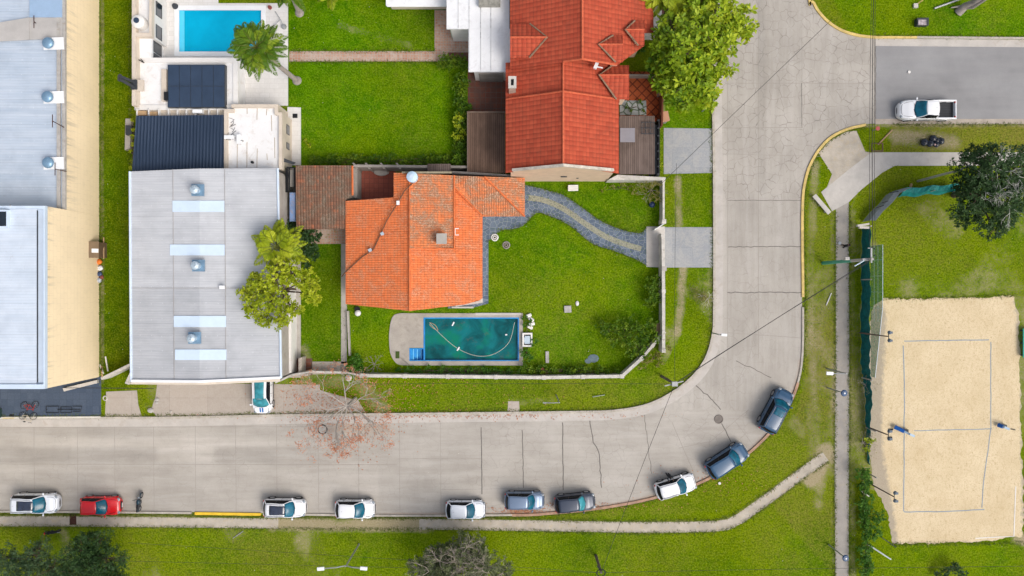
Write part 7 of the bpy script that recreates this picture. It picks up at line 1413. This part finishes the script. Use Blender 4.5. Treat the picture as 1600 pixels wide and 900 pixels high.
# T2: dark tree with pale bare twigs
t2 = tree('evergreen_tree', 'dark green tree with pale bare twigs at the right edge above the lawn', 'tree', (1490, 305), [(1545, 245, 22, 6.0), (1520, 262, 26, 6.6), (1550, 275, 32, 7.8), (1585, 265, 26, 7.2), (1508, 290, 20, 5.6), (1530, 305, 30, 7.2), (1570, 305, 32, 7.6), (1600, 300, 28, 7.2), (1512, 325, 22, 5.6), (1540, 335, 24, 6.2), (1570, 335, 20, 5.8), (1553, 358, 16, 5.2), (1500, 342, 14, 4.6), (1602, 245, 20, 6.0), (1518, 242, 14, 5.2)], L_DRK, BARK, 3.4, .28, 62, 11, .26, .36, .05)
def twig_tree(b, p, d, ln, r, depth, spread=.7, up=.05, tips=None, nb=(2, 3)):
    q = p+d*ln; m_ = p+d*ln*.5+Vector((random.uniform(-1, 1), random.uniform(-1, 1), random.uniform(-1, 1)))*ln*.08; b.path([p, m_, q], r, 5 if depth > 2 else 4, r*.62)
    if depth == 0:
        if tips is not None: tips.append(q)
        return
    for _ in range(random.randint(*nb)):
        nd = (d+Vector((random.uniform(-1, 1), random.uniform(-1, 1), random.uniform(-.6, .6)+up))*spread).normalized(); twig_tree(b, q, nd, ln*random.uniform(.6, .85), r*.62, depth-1, spread, up, tips, nb)
b = MB()
for px, py in ((1560, 285), (1590, 300), (1540, 300), (1575, 320), (1590, 275), (1555, 262)): 
    for k in range(3): twig_tree(b, P(px, py, 8.0), Vector((random.uniform(-1, 1), random.uniform(-1, 1), .25)).normalized(), .75, .04, 3, .75)
b.build('bare_twigs', mat('pale_twig', (.42, .42, .38), .9, .2, 5), t2)
# T4: nearly bare tree with orange leaves
def bare_tree(label, base, h, lean, n, ln, r, depth, leafper, barkm, leafm, name='bare_tree', lsize=.14, spread=.75, keep=1.0, flat=.2):
    t = empty(name, P(*base), label, 'tree'); b = MB(); p0 = P(*base); p1 = p0+Vector((lean[0]*.35, lean[1]*.35, h*.45)); b.path([p0, p0+(p1-p0)*.5, p1], r*1.5, 8, r*1.1); tips = []
    for k in range(n):
        a = 2*PI*k/n+random.uniform(-.3, .3); d = Vector((math.cos(a)+lean[0]*.25, math.sin(a)+lean[1]*.25, flat+random.uniform(0, .5))).normalized(); twig_tree(b, p1-Vector((0, 0, .1)), d, ln*random.uniform(.8, 1.15), r*.8, depth, spread, .10, tips)
    b.build('trunk', barkm, t); T = np.array([tuple(q) for q in tips if random.random() < keep]); C, A, L, Wd, tt = rosettes(T, leafper, lsize, .5, rng.uniform(0, 1, len(T)), spread=.12); leaf_mesh('crown', C, A, L, Wd, tt, leafm, t); return t
bare_tree('almost bare tree with scattered orange leaves over the street edge', (556, 622), 4.2, (-1.2, -1.2), 9, 1.5, .10, 5, 9, mat('pinkish_grey_bark', (.40, .36, .32), .9, .2, 3), m_leaf('pale_orange_leaf', (.56, .20, .09), (.62, .30, .18), (.44, .13, .06), .25), 'autumn_tree', .15, .74, .30, .12)
# T6: bottom bare tree with grey green leaves
t6 = tree('grey_tree', 'tree with grey bare twigs at the bottom edge of the picture', 'tree', (728, 842), [(715, 895, 50, 4.6), (680, 888, 26, 4.2), (760, 888, 26, 4.2), (720, 858, 24, 4.4), (745, 868, 20, 4.3), (690, 866, 20, 4.2), (655, 893, 20, 3.6), (785, 895, 16, 3.4), (720, 920, 50, 4.4)], L_GREY, BARK_G, 2.4, .2, 62, 10, .26, .30, .25)
b = MB()
for px, py in ((700, 880), (720, 865), (735, 880), (690, 890), (715, 890), (750, 890), (670, 893), (708, 860), (728, 895), (765, 895)):
    for k in range(2): twig_tree(b, P(px, py, 5.3), Vector((random.uniform(-1, 1), random.uniform(-.6, 1), .25)).normalized(), .8, .032, 4, .65)
b.build('bare_twigs', mat('pale_brown_twig', (.36, .31, .26), .9, .2, 5), t6)
# T7: dark conifers bottom left
tree('conifer_tree', 'dark feathery conifer at the bottom left beside the path', 'tree', (158, 842), [(150, 848, 22, 4.6), (130, 862, 26, 5.0), (165, 872, 28, 5.0), (140, 885, 30, 5.2), (180, 895, 22, 4.2), (120, 895, 24, 4.6), (160, 915, 34, 5.0)], L_DRK, BARK, 2.6, .18, 60, 12, .36, .16, .15, elev=(-.1, 1.1))
tree('conifer_tree', 'grey green feathery conifer in the bottom left corner', 'tree', (60, 850), [(60, 872, 26, 4.0), (30, 885, 26, 4.0), (85, 888, 22, 4.0), (10, 870, 20, 3.4), (50, 905, 34, 4.4), (100, 905, 20, 4.0)], m_leaf('blue_green_needle', (.022, .055, .022), (.05, .10, .04), (.10, .16, .06), .15), BARK, 2.2, .18, 55, 12, .34, .16, .15, elev=(-.1, 1.1))
def shrub(label, base, lobes, m_=L_BUSH, dens=50, ln=.24, wd=.45, name='shrub', per=9, group=None, elev=(-.2, 1.0)):
    return tree(name, label, 'shrub', base, lobes, m_, BARK, .25, .05, dens, per, ln, wd, .05, group, elev, crown='foliage', trunk='stem', inner=.3)
def row(x0, y0, x1, y1, n, r, z, jx=4): return [(x0+(x1-x0)*k/max(1, n-1)+random.uniform(-jx, jx), y0+(y1-y0)*k/max(1, n-1)+random.uniform(-jx, jx), r*random.uniform(.75, 1.2), z*random.uniform(.7, 1.2)) for k in range(n)]
shrub('clipped dark hedge beside the brown patio', (708, 98), [(694, 95, 11, .8), (706, 98, 13, .9), (720, 97, 12, .9), (727, 106, 8, .7), (690, 103, 7, .6)], L_BUSH, 80, .2)
shrub('mixed hedge down the east side of the north lawn', (722, 200), row(719, 122, 721, 252, 17, 10, 1.0, 4), L_BUSH, 70, .26, name='hedge')
shrub('yellowish shrub in the middle of the east hedge', (720, 205), [(717, 186, 11, 1.3), (719, 207, 12, 1.3)], L_YEL, 60, .24)
shrub('low green hedge along the south end of the north lawn', (610, 252), row(484, 251, 716, 249, 30, 7.5, .5, 4), L_BUSH, 60, .24, name='hedge')
shrub('small sprouting plant near the house corner on the north lawn', (484, 228), [(484, 227, 5, .3), (478, 220, 3, .2)], L_YEL, 60, .2, name='plant')
shrub('bright green bush below the right dormers of the red house', (996, 77), [(996, 77, 9, .9), (990, 82, 6, .6), (1003, 72, 6, .6)], L_HEDGE, 70, .22)
shrub('small bush at the corner of the terracotta terrace', (1016, 105), [(1016, 104, 5, .6)], L_BUSH, 60, .2); shrub('plants between the patterned tiles', (982, 168), [(979, 168, 4, .4), (987, 174, 3, .3), (1001, 160, 5, .4), (1006, 175, 3, .4)], L_BUSH, 70, .18, name='plant')
shrub('sprawling light shrub on the timber deck corner', (1022, 262), [(1018, 264, 9, 1.4), (1028, 256, 7, 1.4), (1008, 270, 6, 1.0)], L_YEL, 45, .2)
shrub('round dark green bush inside the east garden wall', (1020, 458), [(1020, 445, 12, 1.0), (1021, 462, 13, 1.0), (1016, 474, 9, .8), (1026, 436, 8, .8)], L_BUSH, 75, .22)
shrub('large overgrown climbing shrub in the south east garden corner', (985, 525), [(950, 515, 13, 1.1), (970, 512, 14, 1.3), (990, 505, 13, 1.4), (1005, 515, 14, 1.5), (965, 530, 14, 1.2), (985, 530, 15, 1.5), (1005, 535, 13, 1.5), (1022, 525, 10, 1.5), (985, 548, 12, 1.1), (1003, 553, 9, 1.0), (940, 508, 8, .7), (1018, 505, 9, 1.3)], L_BUSH, 48, .24)
shrub('olive yellow scrub spilling outside the diagonal wall', (1020, 560), [(1012, 562, 10, .7), (1028, 552, 9, .7), (1040, 540, 8, .6), (1003, 572, 7, .5), (1033, 566, 7, .4)], L_DRY, 38, .22)
shrub('low leafy border between the pool deck and the white wall', (720, 580), row(620, 579, 812, 580, 22, 5.5, .4, 3), L_HEDGE, 55, .22, name='hedge'); shrub('low dark border right of the pool along the white wall', (890, 580), row(820, 578, 960, 580, 15, 7, .55, 3), L_BUSH, 55, .24, name='hedge')
shrub('bright green leafy shrub at the corner pier', (556, 572), [(556, 562, 9, .8), (552, 575, 9, .8), (562, 577, 8, .7), (558, 584, 6, .6)], L_HEDGE, 85, .26, .55)
shrub('green plants beside the pool pump box', (822, 552), [(822, 552, 9, .5), (826, 560, 7, .5), (835, 536, 6, .4), (826, 505, 7, .4), (820, 496, 5, .3)], L_HEDGE, 50, .22); shrub('small red flowering plant by the white wall', (850, 583), [(850, 583, 4, .5), (846, 578, 3, .5)], m_leaf('reddish_leaf', (.25, .06, .04), (.35, .12, .08), (.12, .10, .03)), 60, .18, name='plant')
shrub('sparse dry shrub inside the short garden wall', (1018, 300), [(1010, 295, 12, 1.3), (1025, 290, 11, 1.3), (1000, 290, 9, 1.0), (1030, 305, 9, 1.2), (1018, 312, 8, 1.0)], L_DRY, 26, .26, .22)
shrub('yellowish flower bed below the cream gable', (965, 292), [(985, 292, 6, .3), (972, 290, 6, .3), (960, 295, 6, .3), (945, 297, 5, .25), (990, 300, 6, .3)], L_DRY, 26, .2, name='flower_bed')
shrub('tufty dry plant by the street kerb', (1103, 464), [(1103, 463, 9, .5), (1094, 470, 8, .4), (1088, 458, 8, .3)], L_DRY, 36, .30, .12, name='plant'); bare_tree('tiny bare white tree by the street kerb', (1104, 466), 1.2, (0, 0), 5, .35, .03, 3, 1, mat('white_twig', (.6, .57, .52), .9), L_DRY, 'bare_shrub', .1)
bare_tree('leafless shrub between the pool deck and the corner pier', (586, 568), .9, (0, 0), 9, .45, .025, 3, 1, BARK_G, L_DRY, 'bare_shrub', .1, .6, .3)
bare_tree('dead brown branches beside the short garden wall', (1014, 298), 1.3, (.3, 0), 7, .55, .03, 3, 1, BARK_G, L_DRY, 'bare_shrub', .12, .6, .5)
shrub('long leafy hedge covering the lower end of the court fence', (1352, 800), row(1350, 735, 1354, 900, 22, 9.5, .9, 4)+row(1372, 805, 1368, 842, 5, 9, .9, 4), L_HEDGE, 55, .24, name='hedge')
shrub('yellow green shrub growing through the tarpaulin fence', (1354, 692), [(1358, 690, 8, 1.6), (1355, 700, 6, 1.4)], L_YEL, 60, .22); shrub('dark plant tuft at the bottom right edge', (1482, 892), [(1475, 893, 9, .8), (1492, 890, 10, .9), (1505, 895, 7, .6), (1465, 897, 6, .5)], L_DRK, 60, .24)
shrub('creeper growing along the west wall beside the navy roof', (206, 240), row(208, 190, 204, 262, 7, 2.6, .9, 1), L_YEL, 60, .2, name='creeper')
bare_tree('dead branches on the tarpaulin fence', (1348, 600), 1.8, (-.3, 0), 5, .4, .03, 3, 1, BARK_G, L_DRY, 'bare_shrub', .1); bare_tree('dead branches beside the yellow green shrub on the fence', (1346, 690), 1.5, (-.3, 0), 6, .45, .03, 3, 1, BARK_G, L_DRY, 'bare_shrub', .1)
# ---- ground-level stuff: grass tufts, fallen leaves, pale litter
def scatter(n, box, keep):
    x = rng.uniform(box[0], box[2], n); y = rng.uniform(box[1], box[3], n); m_ = keep(x, y); return x[m_], y[m_]
def stuff(name, x, y, ln, wd, elev, mtl, label, z=.0, tn=None, jitz=.0):
    n = len(x); az = rng.uniform(0, 2*PI, n); el = rng.uniform(elev[0], elev[1], n); A = np.stack([np.cos(az)*np.cos(el), np.sin(az)*np.cos(el), np.sin(el)], 1); L = ln*rng.uniform(.6, 1.3, n)
    C = np.stack([x/F*CAM_H-800/F*CAM_H, (450-y)/F*CAM_H, np.full(n, z)], 1)+A*(L/2)[:, None]; C[:, 2] = np.abs(C[:, 2])+z*.0+.004
    o = leaf_mesh(name, C, A, L, L*wd, tn if tn is not None else rng.uniform(0, 1, n), mtl, None); o['kind'] = 'stuff'; return tag(o, label)
x, y = scatter(110000, (-60, -40, 1660, 940), lambda x, y: ~paved_mask(x, y, 2) & (fbm(x, y, 60, 77)*.6+fbm(x, y, 9, 78)*.4 > .44) & ~((x > 1365) & (x < 1600) & (y > 463) & (y < 852)))
stuff('grass', x, y, .17, .22, (.3, 1.3), m_leaf('grass_blade', (.05, .15, .0), (.12, .25, .002), (.28, .36, .02), .3), 'short tufts of grass on the lawns', 0, np.clip(fbm(x, y, 70, 12)*.9+rng.normal(0, .18, len(x)), 0, 1))
# edge grass leaning over kerbs and path edges
ex = []; ey = []
for line, off in ((inner, -1), (outer, 1), (PATH_S, 1), (PATH_S, -1), ([(1305, 330), (1304, 900)], 0), ([(1327, 320), (1327, 900)], 0), ([(452, 80), (680, 80)], 0), ([(452, 97), (700, 97)], 0), ([(158, 0), (158, 600)], 0), ([(204, 0), (204, 600)], 0), ([(1378, 467), (1590, 462)], 0), ([(1390, 851), (1600, 848)], 0), (ncurve, -1), ([(1368, 57), (1600, 58)], 0), ([(1395, 195), (1600, 195)], 0), (lo, 0), (up, 0)):
    for a, c in zip(line[:-1], line[1:]):
        d = math.hypot(c[0]-a[0], c[1]-a[1]); n = int(min(d, 2000)*3.2); u = rng.uniform(0, 1, n); nx_, ny_ = -(c[1]-a[1])/max(d, 1e-6), (c[0]-a[0])/max(d, 1e-6); o_ = off*(4.5 if line is not PATH_S else 9)+rng.normal(0, 1.5, n); ex.append(a[0]+(c[0]-a[0])*u+nx_*o_); ey.append(a[1]+(c[1]-a[1])*u+ny_*o_)
ex = np.concatenate(ex); ey = np.concatenate(ey); k = (ex > -50) & (ex < 1650) & (ey > -40) & (ey < 940) & ~pip(ex, ey, ROADPX)
stuff('edge_grass', ex[k], ey[k], .20, .2, (.1, 1.1), m_leaf('edge_grass_blade', (.05, .10, .006), (.12, .18, .012), (.25, .24, .06), .3), 'ragged grass along kerbs and path edges')
n = 2600; u = rng.uniform(0, 1, n); fx = []; fy = []
for (cx_, cy_, sx, sy, k) in ((560, 640, 50, 16, 700), (540, 680, 40, 22, 300), (620, 648, 120, 3, 400), (780, 649, 120, 3, 250), (815, 798, 22, 3, 260), (900, 792, 70, 4, 200), (1100, 752, 60, 12, 160), (500, 615, 40, 14, 350), (590, 605, 40, 14, 260), (700, 615, 90, 16, 110)):
    fx.append(rng.normal(cx_, sx, k)); fy.append(rng.normal(cy_, sy, k))
stuff('fallen_leaves', np.concatenate(fx), np.concatenate(fy), .13, .6, (-.1, .25), ORL, 'fallen orange leaves on road and grass', .03)
x, y = scatter(380, (0, 0, 1600, 900), lambda x, y: ~(paved_mask(x, y) & ~pip(x, y, ROADPX))); stuff('litter', x, y, .07, .7, (-.1, .3), m_leaf('pale_bits', (.55, .52, .45), (.75, .73, .68), (.5, .42, .2), 0), 'tiny pale bits and petals scattered on the ground', .03)
x, y = scatter(2500, (620, 200, 1600, 900), lambda x, y: pip(x, y, [(1037, 200), (1117, 200), (1117, 270), (1037, 270)]) | pip(x, y, [(1040, 355), (1117, 355), (1117, 418), (1040, 418)])); 
b = MB()
for px, py, s_ in [(690+random.gauss(0, 3), 382+random.gauss(0, 3), .1) for _ in range(6)]: b.ball(P(px, py, 4.55), .06, (1, 1, .3), 6, 4)
bpy.context.view_layer.update()
